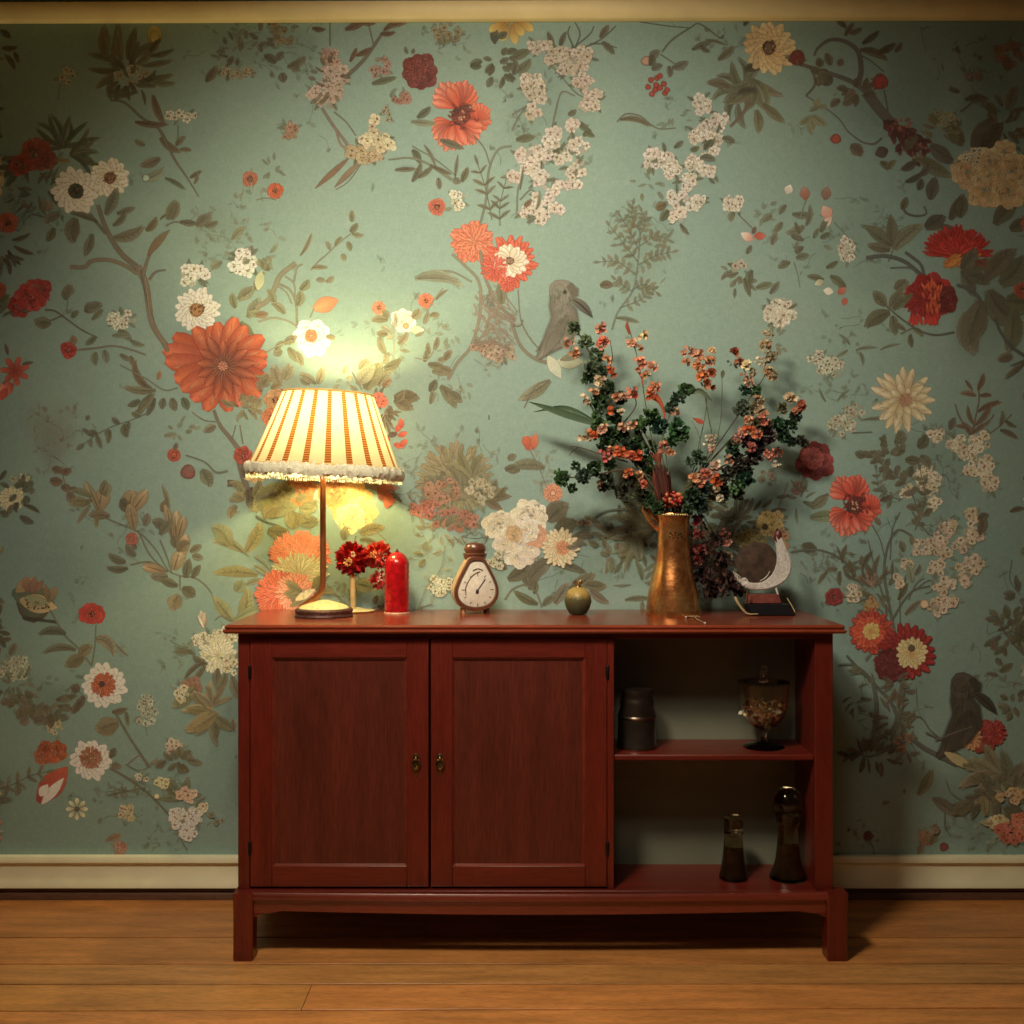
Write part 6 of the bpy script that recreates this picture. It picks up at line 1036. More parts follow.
for a, b, w in (((748, 586), (745.5, 604), .0042), ((775, 585), (781, 604), .0032)):
    m = MB(); m.tube([P(*a, Y), P(*b, Y-.004)], [w, w*.6], 8, 1); m.build('leg', M_brass if a[0] < 760 else M_sil, cr)
m = MB(); m.prism(tow([(745, 603.5), (787, 603.5), (793, 614.3), (749, 614.3)]), Y-.03, Y+.03); m.build('black_stand', simple('black_lacquer', (20, 20, 20), .5, spec=.3), cr)
m = MB(); m.prism(tow([(748, 594), (778, 594), (781, 603), (747, 603)]), Y-.012, Y+.028); m.build('red_block', simple('red_brown_block', (120, 58, 44), .5, var=.4, nscale=80), cr)
m = MB(); m.tube([P(735, 597, Y-.02), P(738, 603, Y-.026), P(744, 611, Y-.03), P(749, 614, Y-.034), P(758, 614, Y-.034)], [.0042, .0034, .0026, .0016], 8, 4); m.tube([P(787, 598, Y+.01), P(792, 606, Y), P(795, 612, Y-.02)], [.0016, .0016], 6, 3); islands(m, 'stand_prop', simple('tarnished_gilt', (170, 140, 88), .5, var=.3), cr)

# ============================================================ things on the shelves
SY = -.305; s = (CD+SY)/F; SZ = .487
M_tin = simple('dark_pewter', (96, 78, 60), .30, metal=.9, var=.3, nscale=20, bmp=.05)
cx = at(637, SY); tn = thing('tin', 'dark lidded metal tin standing at the left of the upper shelf', 'tin', (cx, SY, SZ))
m = MB(); m.lathe([(a*s, z*s) for a, z in ((19.6, 0), (20.2, 1), (20, 3), (19.2, 5), (18.9, 27), (18.6, 29), (19.4, 30), (19.6, 31.5), (18.6, 33))], (cx, SY, SZ), 40); m.build('tin_body', M_tin, tn)
m = MB(); m.lathe([(a*s, z*s) for a, z in ((18.4, 32.6), (18.6, 34), (16.6, 40), (17.2, 44), (16.0, 48), (14.8, 53), (15.8, 56), (15.4, 58), (13, 58.8), (.01, 59))], (cx, SY, SZ), 40); m.build('tin_lid', M_tin, tn)
def glass(name, tint, rough=.04):
    m, nt, b = newmat(name); b.inputs['Base Color'].default_value = (*tint, 1); b.inputs['Transmission Weight'].default_value = 1.0; b.inputs['Roughness'].default_value = rough; b.inputs['IOR'].default_value = 1.45
    v = coords(nt, (1, 1, 1)); bump(nt, b, noise(nt, v, 60, 2), .05); return m
M_gl = glass('clear_warm_glass', (1, .96, .88)); M_sm = glass('smoky_amber_glass', (.42, .34, .22), .08)
cx = at(763.5, SY); gb = thing('glass_goblet', 'lidded glass goblet filled with gilt dried petals on the upper shelf', 'goblet', (cx, SY, SZ))
m = MB(); m.lathe([(a*s, z*s) for a, z in ((20, 0), (20.6, .8), (19, 2), (10, 3.6), (4.2, 6), (3.2, 10), (3.6, 15), (6, 18), (13, 22), (19.5, 29), (23, 38), (24, 48), (24.6, 58), (25.2, 63.5), (24.4, 63.5), (23.4, 56), (22.6, 46), (21.6, 38), (18.2, 30.5), (12, 24), (5, 20.5), (.01, 20))], (cx, SY, SZ), 40); m.build('goblet_bowl', M_gl, gb)
m = MB(); m.lathe([(a*s, z*s) for a, z in ((24.4, 64.4), (26, 64.8), (26, 66), (20, 67.6), (9, 69.5), (4, 71), (3, 73), (4.6, 76), (4.2, 79), (1.6, 81.5), (.01, 82))], (cx, SY, SZ), 36); m.build('goblet_lid', M_gl, gb)
m = MB(); R = random.Random(9)
for i in range(260):
    h = R.uniform(23, 45); rad = (6+(h-23)*1.15 if h < 34 else 19.5)*R.uniform(.3, 1)**.5; a = R.random()*6.28
    p = Vector((cx+math.cos(a)*rad*s, SY+math.sin(a)*rad*s, SZ+h*s)); col = A(R.choice([(240, 200, 120), (190, 110, 66), (120, 84, 54), (160, 100, 60), (250, 230, 170), (96, 68, 44)]))
    m.petal(p, (R.uniform(-1, 1), R.uniform(-1, 1), R.uniform(-.6, 1)), (R.uniform(-1, 1), R.uniform(-1, 1), R.uniform(-1, 1)), 6*s, 4*s, .3, col=col, n=3)
m.build('dried_petals', M_org, gb)['kind'] = 'stuff'
BY = -.318; s = (CD+BY)/F; BZ = .163
for cxp, prof, prof2, lab in ((733.5, [(13.8, 0), (14.3, 1), (14, 4), (12.6, 10), (11.2, 20), (10, 32), (9.2, 42), (8.8, 47), (9.6, 48), (9.6, 50), (8.6, 51)], [(8.2, 51.4), (9, 52), (9.4, 58), (9, 64), (9.6, 66), (8, 68), (.01, 68.6)], 'smaller smoky glass bottle standing left on the bottom shelf'),
                               (788, [(17.6, 0), (18.3, 1.4), (17.6, 5), (14.4, 12), (12.2, 22), (10.8, 36), (10.0, 50), (9.8, 57), (11.8, 59), (12.2, 65), (13, 69), (11.6, 71)], [(9, 71.4), (12.5, 74), (14.4, 80), (14, 87), (11, 93), (6, 96.5), (.01, 97.5)], 'taller smoky glass decanter with round stopper, right on the bottom shelf')):
    cx = at(cxp, BY); bt = thing('glass_bottle', lab, 'bottle', (cx, BY, BZ), 'smoky glass bottles on the bottom shelf')
    hs = .925 if cxp < 760 else .935; prof = [(a, z*hs) for a, z in prof]; prof2 = [(a, z*hs) for a, z in prof2]
    m = MB(); m.lathe([(a*s, z*s) for a, z in prof], (cx, BY, BZ), 32, wob=lambda a, j: 1+.015*math.cos(8*a)); m.build('bottle_body', M_sm, bt)
    m = MB(); m.lathe([(a*s, z*s) for a, z in prof2], (cx, BY, BZ), 24, wob=lambda a, j: 1+.05*math.cos(6*a)); m.build('stopper', M_sm, bt)
    m = MB(); rz = prof[4][1]
    q0 = prof[0][0]; m.lathe([(q0*.72*s, 2*s), (prof[3][0]*.74*s, 10*s), (prof[4][0]*.74*s, 20*s), (prof[5][0]*.74*s, prof[5][1]*s), (.0001, prof[5][1]*s+.0005)], (cx, BY, BZ), 24); m.build('liquid', simple('dark_liqueur', (84, 62, 34), .2, var=.3), bt)
# ============================================================ bouquet
R = random.Random(21)
PE = (190, 128, 84); OR = (190, 88, 46); CR = (204, 176, 128); PK = (180, 134, 100); RB = (140, 66, 42); DG = (54, 72, 38); MG = (72, 96, 50); LG = (92, 104, 66); TA = (160, 140, 100); DR = (110, 30, 30); DP = (70, 38, 40); WH = (196, 180, 140)
def rv(k=1): return Vector((R.uniform(-k, k), R.uniform(-k, k), R.uniform(-k, k)))
def vary(c, k=.2): q = R.uniform(1-k, 1+k); return A(tuple(min(250, v*q) for v in c))
def leafclump(par, px, py, r, c, Y, n=None, L=.55, W=.34):
    s = (CD+Y)/F; m = MB(); o = P(px, py, Y); n = n or int(44+r*3)
    for i in range(n):
        d = rv(); d.normalize(); d.y *= .7; b = o+Vector((d.x, d.y*.8, d.z))*r*s*R.uniform(.1, .62)
        dd = (d+rv(.5)+Vector((0, -.25, .1))).normalized(); up = rv(.6)+Vector((0, -1, .5)); cc = vary(c, .3)
        l = r*s*L*R.uniform(.75, 1.15)
        m.petal(b, dd, up, l, l*W*2.3, R.uniform(-.1, .4), col=cc, n=3, tip=.7)
        sd = dd.cross(up).normalized()   # lobes, parsley-like
        for sg in (-1, 1): m.petal(b+dd*l*.35, (dd+sd*sg*.9), up, l*.55, l*W*1.2, .2, col=cc, n=2, tip=.7)
    return m.build('leaf_cluster', M_org, par)
def flower(m, p, d, r, c, cc=(190, 150, 70), n=5):
    d = d.normalized(); a = d.orthogonal().normalized(); b = d.cross(a); t0 = R.random()*6
    col = vary(c, .16)
    for i in range(n):
        t = t0+2*PI*i/n; u = a*math.cos(t)+b*math.sin(t); m.petal(p, u*.9+d*.45, d, r, r*.85, .18, col=col, n=3, tip=.9)
    m.ball(tuple(p+d*r*.12), r*.16, 6, col=A(cc))
def blossoms(par, px, py, r, c, Y, n=8, fr=4.0, cc=(190, 140, 70)):
    s = (CD+Y)/F; m = MB(); o = P(px, py, Y)
    for i in range(int(n*2.0)):
        d = rv(); d.normalize(); d.y = -abs(d.y)*.8; p = o+Vector((d.x, d.y*.7, d.z))*r*s*R.uniform(.2, .85)
        flower(m, p, d+Vector((0, -.9, .2)), fr*s*R.uniform(.6, 1.1), mixc(c, R.choice(((240, 206, 150), (150, 84, 56), c)), R.uniform(0, .45)), cc)
    return m.build('blossom', M_org, par)
def spray(label, stems, leaves=(), blos=(), extra=None, name='flower_spray', catg='flowers'):
    root = thing(name, label, catg, (VX, VY, ZT+.245), 'flower stems in the copper-gold vase')
    m = MB()
    for st in stems:
        pts, w, c = st; m.tube([P(x, y, Yq) for x, y, Yq in pts], [w, w*.6], 6, 5, col=A(c))
    m.build('stem', M_org, root)
    for a in leaves: leafclump(root, *a)
    for a in blos: blossoms(root, *a)
    if extra:
        m = MB(); nm = extra(m)
        if nm and nm.startswith('*'): m.build(nm[1:], M_org, root)['kind'] = 'stuff'
        else: islands(m, nm or 'leaf_blade', M_org, root)
    return root
SB = (84, 66, 44); SG = (88, 92, 60)
n0 = lambda dx=0: [(672+dx, 540, VY), (672+dx*1.3, 508, VY)]
spray('tall dense branch of dark leaves and peach blossoms leaning far left out of the vase', [(n0(-4)+[(650, 470, -.18), (622, 425, -.16), (602, 385, -.13), (588, 350, -.11), (574, 326, -.10)], .0035, SB), ([(622, 425, -.16), (636, 405, -.17), (630, 388, -.17)], .002, SB), ([(602, 385, -.13), (612, 360, -.14), (610, 340, -.14)], .0018, SB)],
      [(574, 328, 8, LG, -.10), (586, 342, 8, LG, -.11), (596, 356, 9, LG, -.12), (592, 368, 9, (84, 92, 62), -.13), (588, 378, 8, DG, -.12), (602, 372, 8, (70, 82, 54), -.13), (608, 388, 9, DG, -.15), (600, 402, 10, DG, -.16), (620, 398, 8, (62, 66, 42), -.15), (614, 416, 10, DG, -.17), (597, 416, 7, MG, -.15), (598, 432, 9, DG, -.17), (620, 434, 11, DG, -.17), (606, 446, 11, DG, -.18), (634, 446, 9, DG, -.17), (646, 462, 10, DG, -.17), (612, 434, 9, DG, -.18), (628, 446, 9, (50, 62, 42), -.19), (640, 434, 9, DG, -.17), (652, 474, 10, DG, -.18), (636, 458, 9, (60, 66, 44), -.18), (604, 392, 7, (60, 66, 42), -.16), (650, 448, 9, DG, -.17), (658, 486, 9, DG, -.17)],
      [(569, 343, 7, PK, -.115, 7, 3.6), (574, 353, 6, PE, -.12, 6, 3.6), (600, 330, 7, (210, 130, 100), -.13, 8, 4), (603, 342, 8, (206, 112, 80), -.13, 9, 4.2), (612, 371, 6, OR, -.15, 6, 3.6), (606, 360, 5, PE, -.14, 4, 3.4), (600, 381, 6, CR, -.15, 5, 4.4), (594, 394, 5, PE, -.17, 4, 3.8), (616, 396, 5, PE, -.18, 5, 3.8), (622, 396, 4, PK, -.17, 3, 3.6), (631, 393, 7, (200, 100, 70), -.18, 8, 3.6), (612, 411, 5, OR, -.19, 3, 4.6), (603, 428, 6, (222, 170, 130), -.20, 6, 4), (622, 428, 5, PK, -.2, 4, 3.8), (631, 424, 5, (190, 130, 90), -.19, 4, 3.6), (594, 434, 5, OR, -.19, 4, 3.8), (586, 436, 6, CR, -.18, 4, 4.6), (584, 400, 6, (190, 160, 120), -.15, 4, 4.2), (620, 412, 4, CR, -.19, 3, 3.6)])
spray('low left branch with dark leaves, bright orange blossoms and a hooked bare twig', [(n0(-6)+[(655, 480, -.19), (625, 470, -.19), (590, 476, -.18), (562, 478, -.17)], .003, SB), ([(628, 462, -.19), (600, 454, -.18), (582, 448, -.17), (570, 446, -.17)], .0017, SB), ([(578, 447, -.17), (572, 452, -.17), (569, 456, -.17)], .0012, SB)],
      [(562, 478, 10, MG, -.17), (576, 466, 6, DG, -.17), (583, 476, 9, (58, 72, 50), -.18), (594, 468, 9, DG, -.19), (606, 482, 11, (58, 64, 42), -.19), (610, 464, 8, DG, -.18), (628, 480, 10, (60, 60, 40), -.19), (648, 500, 9, DG, -.19), (658, 508, 8, DG, -.2), (640, 494, 9, (62, 62, 40), -.19), (572, 488, 6, DG, -.175), (622, 492, 9, (60, 58, 40), -.18)],
      [(619, 452, 7, OR, -.21, 9, 3.8), (630, 455, 6, (214, 110, 70), -.21, 7, 3.8), (637, 456, 6, (212, 90, 50), -.21, 7, 3.8), (605, 455, 6, (190, 90, 80), -.20, 6, 3.6), (611, 450, 4, PE, -.2, 4, 3.4), (628, 473, 5, OR, -.21, 5, 3.8), (638, 475, 5, PE, -.21, 4, 3.8), (644, 485, 5, (190, 84, 60), -.21, 4, 4.2), (597, 484, 4, (160, 120, 80), -.2, 3, 3.4)])
def blades(m):
    for a, b_, c, w in (((602, 426), (565, 414), (529, 402), .020), ((600, 424), (566, 408), (534, 412), .012), ((604, 428), (594, 412), (586, 396), .006), ((606, 424), (596, 410), (590, 394), .006)):
        pts = cat([P(*a, -.17), P(*b_, -.15), P(*c, -.13)], 6); n_ = len(pts); vs = []
        for i, p in enumerate(pts):
            t = i/(n_-1); q = w*.5*math.sin(PI*min(.98, t*.9+.1))**.8; tt = (pts[min(i+1, n_-1)]-pts[max(0, i-1)]).normalized(); sd = tt.cross(Vector((0, 1, .25))).normalized()
            vs += [p-sd*q+Vector((0, -.002, 0)), p, p+sd*q+Vector((0, -.002, 0))]
        m.add(vs, [(i*3+j, i*3+j+1, i*3+j+4, i*3+j+3) for i in range(n_-1) for j in (0, 1)], col=A((74, 90, 60)))
spray('stem with long narrow green leaf blades pointing left beside the dense branch', [(n0(-5)+[(650, 482, -.20), (625, 450, -.19), (604, 428, -.17)], .0022, SG)], [(600, 424, 8, MG, -.175), (610, 432, 6, MG, -.18)], [], blades)
def trumpet(m):
    for pts, w in (([(664, 424), (664, 412), (660, 402), (654, 396)], [.001, .003, .006, .011]), ([(644, 388), (641, 376), (636, 368)], [.001, .0025, .004]), ([(630, 334), (627, 326), (628, 320)], [.0035, .005, .001])):
        m.tube([P(x, y, -.185) for x, y in pts], w, 8, 4, col=A((190, 84, 50) if w[-1] > .002 else (150, 72, 46)))
_tr = trumpet
def trumpet(m): _tr(m); return 'trumpet_bloom'
spray('slender upright stem of peach and orange trumpet blossoms, second from the left', [(n0(-2)+[(664, 480, -.19), (652, 440, -.19), (645, 400, -.185), (640, 370, -.18), (634, 344, -.18), (629, 330, -.18)], .0018, SG), ([(668, 470, -.19), (664, 440, -.188), (664, 420, -.185)], .0015, SG)], [(650, 418, 11, MG, -.18), (660, 426, 10, (40, 68, 46), -.19), (640, 424, 8, MG, -.18)],
      [(632, 343, 6, (214, 150, 110), -.19, 7, 4), (643, 336, 5, (220, 180, 120), -.19, 3, 4.6), (640, 348, 5, PE, -.19, 4, 3.6), (640, 364, 7, (206, 130, 96), -.19, 8, 3.8), (652, 367, 6, (204, 120, 84), -.19, 6, 3.8), (646, 376, 5, PE, -.19, 4, 3.4), (654, 388, 6, (206, 116, 76), -.195, 7, 4), (650, 396, 5, OR, -.195, 5, 3.8)], trumpet)
def longleaf(m):
    for pts, w, c in (([(688, 394), (700, 391), (712, 401)], .014, (96, 104, 72)), ([(652, 452), (644, 436), (636, 420)], .006, (140, 140, 110))):
        q = cat([P(x, y, -.185) for x, y in pts], 6); k = len(q); vs = []
        for i, p in enumerate(q):
            t = i/(k-1); hw = w*.5*math.sin(PI*min(.97, t*.92+.06)); tt = (q[min(i+1, k-1)]-q[max(0, i-1)]).normalized(); sd = tt.cross(Vector((0, 1, .2))).normalized(); vs += [p-sd*hw, p+Vector((0, .003, 0)), p+sd*hw]
        m.add(vs, [(i*3+j, i*3+j+1, i*3+j+4, i*3+j+3) for i in range(k-1) for j in (0, 1)], col=A(c))
spray('curved stem with fern-like green leaf tips and one drooping long leaf, above the vase mouth', [(n0(0)+[(664, 470, -.2), (662, 440, -.2), (668, 420, -.19), (676, 402, -.19), (688, 392, -.185)], .002, SG), ([(705, 396, -.185), (709, 420, -.185), (711, 438, -.18), (700, 480, -.18)], .0018, SG)], [(686, 390, 9, MG, -.185), (678, 398, 8, (60, 78, 52), -.19), (671, 408, 8, (58, 74, 48), -.19), (678, 428, 11, (58, 90, 50), -.2), (672, 441, 8, (58, 88, 48), -.2), (684, 436, 7, MG, -.2)], [(676, 412, 5, PK, -.2, 5, 3.2)], longleaf)
spray('single tall stem topped with a drooping tan-orange blossom head', [(n0(2)+[(690, 480, -.18), (700, 440, -.18), (706, 410, -.175), (707, 392, -.17)], .0018, SG)], [(703, 384, 4, RB, -.17, 12)],
      [(688, 352, 7, (206, 140, 104), -.18, 8, 4.2), (697, 353, 7, (214, 150, 112), -.18, 8, 4.2), (686, 363, 5, PE, -.18, 4, 3.8), (700, 364, 8, (206, 140, 90), -.185, 9, 4.2), (710, 362, 6, PE, -.18, 6, 4), (712, 352, 4, (220, 170, 120), -.18, 3, 4), (702, 376, 7, (204, 120, 70), -.185, 8, 4), (712, 372, 5, (150, 74, 44), -.18, 5, 4), (708, 384, 6, (160, 80, 46), -.18, 6, 4.2)])
def redleaf(m): m.petal(P(692, 418, -.2), (1, -.2, -.55), (0, -1, .4), .034, .016, .1, col=A((150, 60, 38)), n=5); m.petal(P(722, 380, -.18), (.1, 0, 1), (0, -1, 0), .026, .012, .1, col=A((100, 98, 66)), n=5); m.petal(P(668, 475, -.21), (-.2, 0, 1), (0, -1, 0), .01, .006, .1, col=A((120, 100, 66)))
spray('thin stem with one bud and a single dark red leaf, middle of the bouquet', [(n0(3)+[(690, 490, -.17), (712, 455, -.175), (720, 425, -.18), (722, 398, -.18), (722, 380, -.18)], .0016, SG), ([(700, 470, -.19), (700, 440, -.195), (692, 420, -.2)], .0009, SG)], [(697, 456, 8, (80, 98, 68), -.2), (690, 462, 6, (84, 102, 70), -.2), (703, 460, 6, (84, 100, 70), -.2)], [(710, 440, 8, WH, -.2, 14, 2.2), (712, 450, 6, (190, 150, 120), -.2, 8, 2.2)], redleaf)
spray('long arching branch of orange and pink blossoms with dark leaves leaning right', [(n0(5)+[(690, 488, -.19), (710, 462, -.19), (730, 440, -.18), (748, 422, -.17), (762, 400, -.16)], .0035, SB)],
      [(732, 447, 9, (50, 72, 42), -.19), (744, 440, 8, DP, -.18), (757, 440, 9, (62, 40, 38), -.18), (768, 436, 9, (58, 38, 36), -.17), (738, 464, 10, (62, 54, 42), -.19), (752, 458, 10, (56, 44, 36), -.18), (745, 478, 10, (38, 64, 42), -.19), (728, 474, 9, (66, 62, 44), -.19), (736, 486, 8, MG, -.19), (742, 410, 9, (84, 90, 64), -.16), (756, 408, 8, (110, 96, 62), -.16), (720, 482, 9, (70, 60, 44), -.18), (756, 448, 9, (52, 42, 36), -.17), (746, 468, 9, (60, 50, 38), -.17), (764, 426, 9, (96, 84, 56), -.16), (758, 424, 8, (120, 100, 66), -.16), (732, 456, 9, (44, 60, 40), -.18), (722, 492, 9, (60, 62, 42), -.17)],
      [(748, 430, 6, OR, -.2, 7, 3.8), (756, 434, 6, (206, 104, 70), -.2, 6, 3.8), (762, 421, 6, (206, 120, 90), -.19, 6, 4), (765, 416, 4, PE, -.19, 3, 3.6), (748, 420, 5, PE, -.18, 5, 3.6), (740, 434, 7, (190, 130, 110), -.19, 12, 2.6), (736, 442, 6, (180, 120, 96), -.19, 9, 2.6), (752, 448, 6, (150, 70, 62), -.2, 6, 3.6), (715, 466, 6, (220, 176, 140), -.21, 7, 4), (706, 474, 6, (200, 120, 90), -.21, 7, 3.6), (716, 480, 7, OR, -.21, 7, 4), (694, 478, 5, PE, -.21, 5, 4.4), (760, 410, 7, (170, 140, 100), -.18, 9, 3), (728, 460, 5, PK, -.2, 4, 3.4), (770, 455, 8, (190, 110, 84), -.17, 9, 2.8), (776, 466, 5, WH, -.17, 5, 2.8)])
spray('upper right twig of tiny cream and tan blossoms with a rust-coloured bud', [(n0(4)+[(700, 470, -.16), (735, 420, -.15), (752, 395, -.13), (766, 372, -.12), (768, 345, -.11)], .002, SB), ([(752, 395, -.13), (746, 375, -.13), (738, 356, -.13)], .0016, SB)],
      [(745, 390, 7, (44, 72, 50), -.14), (756, 391, 7, MG, -.14), (733, 364, 6, (88, 84, 58), -.13, 10), (775, 374, 5, (140, 120, 84), -.12, 10), (768, 360, 6, (120, 112, 80), -.12, 12), (743, 406, 7, (70, 84, 58), -.14)],
      [(734, 352, 4, RB, -.13, 5, 4), (740, 362, 5, (160, 84, 54), -.14, 5, 4), (747, 366, 5, (220, 196, 140), -.15, 4, 4.4), (746, 378, 7, PK, -.14, 9, 3), (752, 372, 5, TA, -.14, 5, 3), (765, 345, 8, CR, -.12, 16, 2.8), (770, 356, 8, TA, -.12, 14, 2.8), (762, 362, 7, (200, 180, 140), -.12, 12, 2.8), (770, 374, 8, (176, 146, 100), -.125, 12, 3.2), (768, 334, 6, TA, -.12, 8, 2.6), (750, 384, 5, PK, -.15, 5, 2.8), (758, 400, 8, (176, 150, 104), -.14, 12, 2.8)])
spray('rightmost branch ending in dark green leaves and a two-tone cream and rust flower', [(n0(6)+[(700, 480, -.15), (745, 455, -.14), (775, 440, -.13), (790, 420, -.12), (798, 404, -.11)], .0024, SB)],
      [(778, 424, 8, (48, 76, 46), -.13), (789, 426, 9, (42, 64, 38), -.13), (784, 436, 8, (46, 70, 42), -.13), (796, 418, 7, (44, 54, 36), -.12), (800, 440, 6, (56, 50, 36), -.12), (805, 444, 5, (60, 52, 38), -.12), (792, 442, 6, (44, 52, 38), -.13), (782, 408, 7, (110, 104, 66), -.13)],
      [(792, 398, 5, (224, 190, 140), -.13, 5, 4.6), (801, 406, 6, (150, 78, 50), -.13, 7, 4.4), (795, 412, 4, (190, 130, 84), -.13, 3, 3.6), (778, 452, 7, (180, 116, 84), -.13, 8, 2.8)])
spray('short dark green sprig with cream dots just right of the vase mouth', [(n0(6)+[(690, 500, -.2), (702, 490, -.21)], .002, SB), ([(690, 505, -.19), (715, 500, -.18), (735, 490, -.17)], .0016, SB)], [(692, 496, 9, (44, 64, 38), -.21), (703, 488, 8, (40, 56, 40), -.2), (700, 506, 9, (34, 50, 36), -.2), (688, 510, 7, DG, -.2), (714, 492, 8, (84, 80, 56), -.19), (736, 494, 8, (76, 72, 50), -.17)], [(716, 487, 5, CR, -.21, 8, 2.4), (719, 498, 5, WH, -.2, 7, 2.4), (708, 476, 5, (190, 110, 80), -.21, 5, 3.4), (700, 484, 4, (206, 120, 84), -.22, 4, 3)])
def drooping(m):
    for i in range(210):
        t = R.random(); x = 694+R.uniform(-7, 12)+t*6 if i < 90 else 704+R.uniform(0, 34)*(.3+t)+t*4; y = 512+t*88 if i < 90 else 535+t*62; m.petal(P(x, y, -.16+R.uniform(-.03, .02)), rv()+Vector((0, -.2, -.8)), rv(), R.uniform(.012, .026), .007, .2, col=vary((58, 34, 30) if R.random() < .7 else (82, 50, 34), .3), n=3)
_d = drooping
def drooping(m): _d(m); return '*dried_leaves'
spray('dried dark red cascade of seed heads hanging down the right side of the vase', [(n0(7)+[(690, 498, -.15), (700, 520, -.145), (704, 560, -.14), (706, 596, -.14)], .0022, SB), ([(692, 500, -.15), (712, 530, -.13), (728, 560, -.12)], .0018, SB)], [(704, 575, 11, (52, 34, 30), -.14), (712, 590, 10, (48, 32, 28), -.13), (722, 560, 10, (54, 38, 30), -.12), (728, 582, 11, (56, 38, 30), -.11), (716, 540, 9, (60, 46, 36), -.13), (738, 590, 8, (70, 42, 32), -.09)],
      [(697, 520, 6, (130, 36, 34), -.17, 10, 3.2), (698, 534, 7, (120, 32, 32), -.17, 12, 3.2), (700, 548, 7, (104, 28, 28), -.17, 12, 3.2), (698, 560, 5, (96, 28, 26), -.17, 8, 3), (724, 534, 5, (130, 62, 50), -.13, 5, 3), (727, 543, 5, (150, 84, 70), -.13, 4, 3.4), (708, 550, 4, (150, 90, 54), -.16, 4, 3), (727, 556, 4, (140, 110, 70), -.12, 4, 3), (716, 580, 4, (120, 60, 44), -.13, 4, 3)], drooping)
def thin(m):
    for i in range(46):
        a = R.uniform(-.2, 1.15); L = R.uniform(.06, .14); b = P(676, 506, -.18); 
        for sg in ((-1, 1) if i < 30 else (1,)):
            e = b+Vector((sg*math.sin(a+.5)*L, R.uniform(-.02, .03), math.cos(a+.5)*L*.8)); q = cat([b, (b+e)/2+Vector((0, 0, .012)), e], 3); m.tube(q, .0007, 4, 0, col=vary((92, 88, 54), .3)); m.petal(e, (e-b).normalized(), (0, -1, .3), R.uniform(.010, .02), .006, .2, col=vary((88, 86, 52), .3), n=3)
_t = thin
def thin(m): _t(m); return '*grass_wisps'
spray('wispy olive grass tuft fanning out low on both sides of the vase mouth', [(n0(1)+[(674, 500, -.18)], .002, SG)], [], [], thin)
# protea bud
pb = thing('protea_bud', 'big closed red-brown bud rising directly out of the vase', 'flower', (VX, VY, ZT+.25), 'flower stems in the copper-gold vase')
m = MB(); m.tube([P(672, 545, VY), P(668, 515, VY), P(664, 498, -.185)], .005, 8, 3, col=A((70, 50, 36))); m.build('stem', M_org, pb)
m = MB(); s = (CD-.185)/F; b0 = P(664, 500, -.185); ax = (P(657, 455, -.185)-b0); L_ = ax.length; ax.normalize()
for lay in range(7):
    for i in range(9):
        a = 2*PI*(i+.5*lay)/9; rad = (11-lay*1.0)*s*(.6+.4*math.sin(PI*min(1, (lay+1)/5))); u = Vector((math.cos(a), math.sin(a)*.9, 0)); p = b0+ax*L_*(.08*lay)+u*rad*.75
        m.petal(p, ax+u*(.22-.07*lay), u, L_*(.62), .013, -.12, col=vary((92, 46, 32) if lay < 5 else (160, 84, 56), .3), n=5, tip=.8)
m.build('bud_scales', M_org, pb)
blossoms(pb, 664, 447, 7, (206, 130, 96), -.195, 8, 3.8); blossoms(pb, 670, 452, 5, PE, -.195, 5, 3.6)
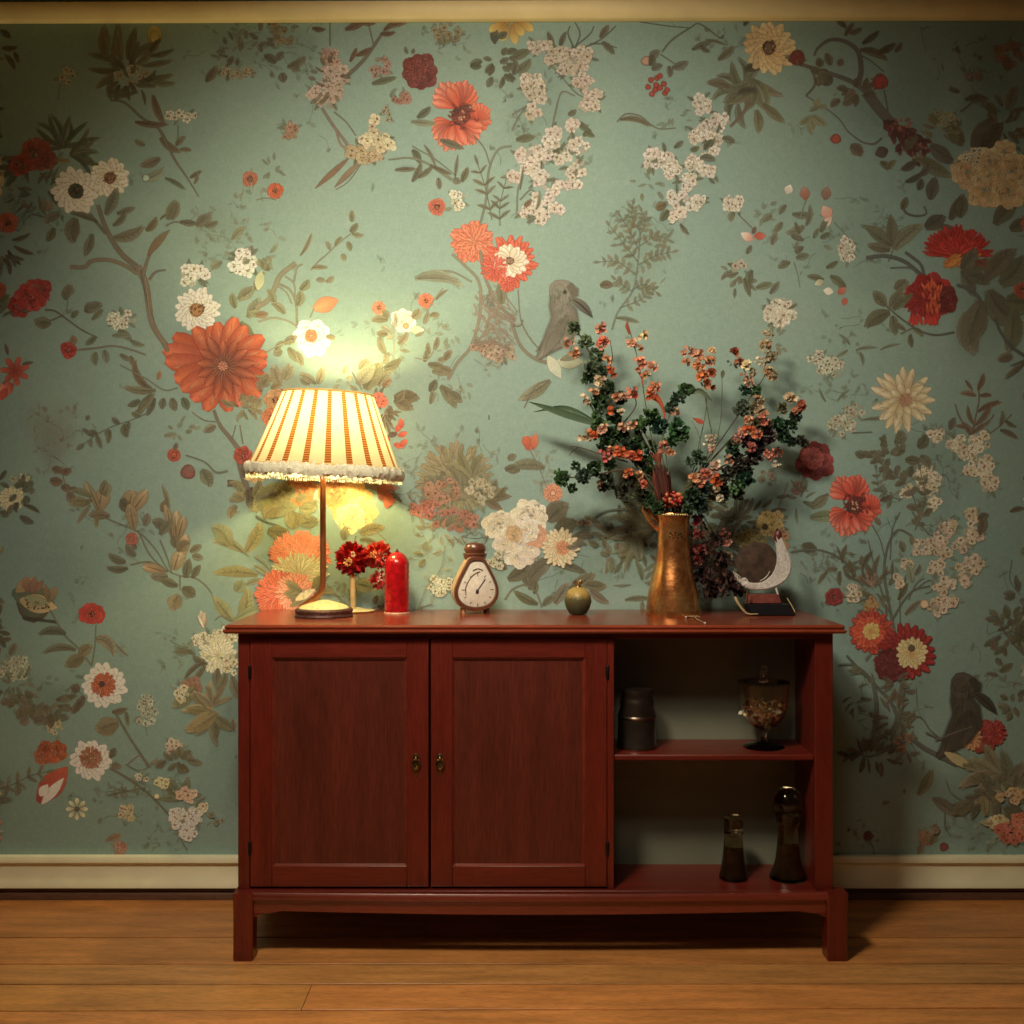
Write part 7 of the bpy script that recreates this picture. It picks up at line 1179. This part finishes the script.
# berries in the mouth
bb = thing('berry_bunch', 'bunch of shiny red berries filling the vase mouth', 'berries', (VX, VY, ZT+.26), 'flower stems in the copper-gold vase')
m = MB(); m.tube([P(673, 540, VY), P(673, 500, VY)], .003, 6, 1, col=A((70, 50, 36))); m.build('stem', M_org, bb)
M_ber = simple('red_berry', (250, 240, 215), .18, var=.1, attr=True, coat=.5)
m = MB(); s = (CD+VY)/F
for i in range(90):
    d = rv(); d.normalize(); p = P(672, 499, VY-.012)+Vector((d.x*14*s, d.y*12*s, d.z*8.5*s))*R.uniform(.6, 1); m.ball(tuple(p), R.uniform(.0038, .006), 8, col=vary(R.choice([(170, 30, 24), (190, 60, 34), (130, 24, 22), (200, 110, 60)]), .2))
m.build('berries', M_ber, bb)

# ============================================================ light, camera
def aim(o, t): o.rotation_euler = (Vector(t)-o.location).to_track_quat('-Z', 'Y').to_euler()
def spot(name, loc, tgt, e, size, soft, c=(1.0, .86, .62), blend=1.0):
    l = bpy.data.lights.new(name, 'SPOT'); l.energy = e; l.color = c; l.spot_size = math.radians(size); l.spot_blend = blend; l.shadow_soft_size = soft
    o = bpy.data.objects.new(name, l); COL.objects.link(o); o.location = loc; aim(o, tgt)
spot('ceiling_spot', (-.50, -1.75, 2.46), (.05, -.1, .92), 215, 104, .2, (1.0, .84, .60))
spot('added_wall_spot', (.0, -2.0, 2.46), (.06, 0, 1.60), 130, 68, .24, (1.0, .85, .65))  # added wall washer, no real fixture; brightens the middle of the wall
l = bpy.data.lights.new('room_fill', 'AREA'); l.energy = 1.5; l.color = (1.0, .82, .56); l.shape = 'RECTANGLE'; l.size = 2.0; l.size_y = 1.0
o = bpy.data.objects.new('room_fill', l); COL.objects.link(o); o.location = (0, -2.9, 2.44); aim(o, (0, -.6, 0))
w = bpy.data.worlds.new('room'); SC.world = w; w.use_nodes = True; w.node_tree.nodes['Background'].inputs[0].default_value = (1, .8, .55, 1); w.node_tree.nodes['Background'].inputs[1].default_value = .012
cd = bpy.data.cameras.new('camera'); cam = bpy.data.objects.new('camera', cd); COL.objects.link(cam)
cam.location = (0, -CD, CZ); cam.rotation_euler = (PI/2, 0, 0); cd.sensor_width = 36; cd.sensor_fit = 'HORIZONTAL'; cd.lens = 36*F/1024; cd.clip_start = .05
SC.camera = cam
vs_ = SC.view_settings; SC.display_settings.display_device = 'sRGB'; vs_.view_transform = 'Standard'; vs_.look = 'None'; vs_.exposure = 0.0; vs_.gamma = 1.0; vs_.use_curve_mapping = False
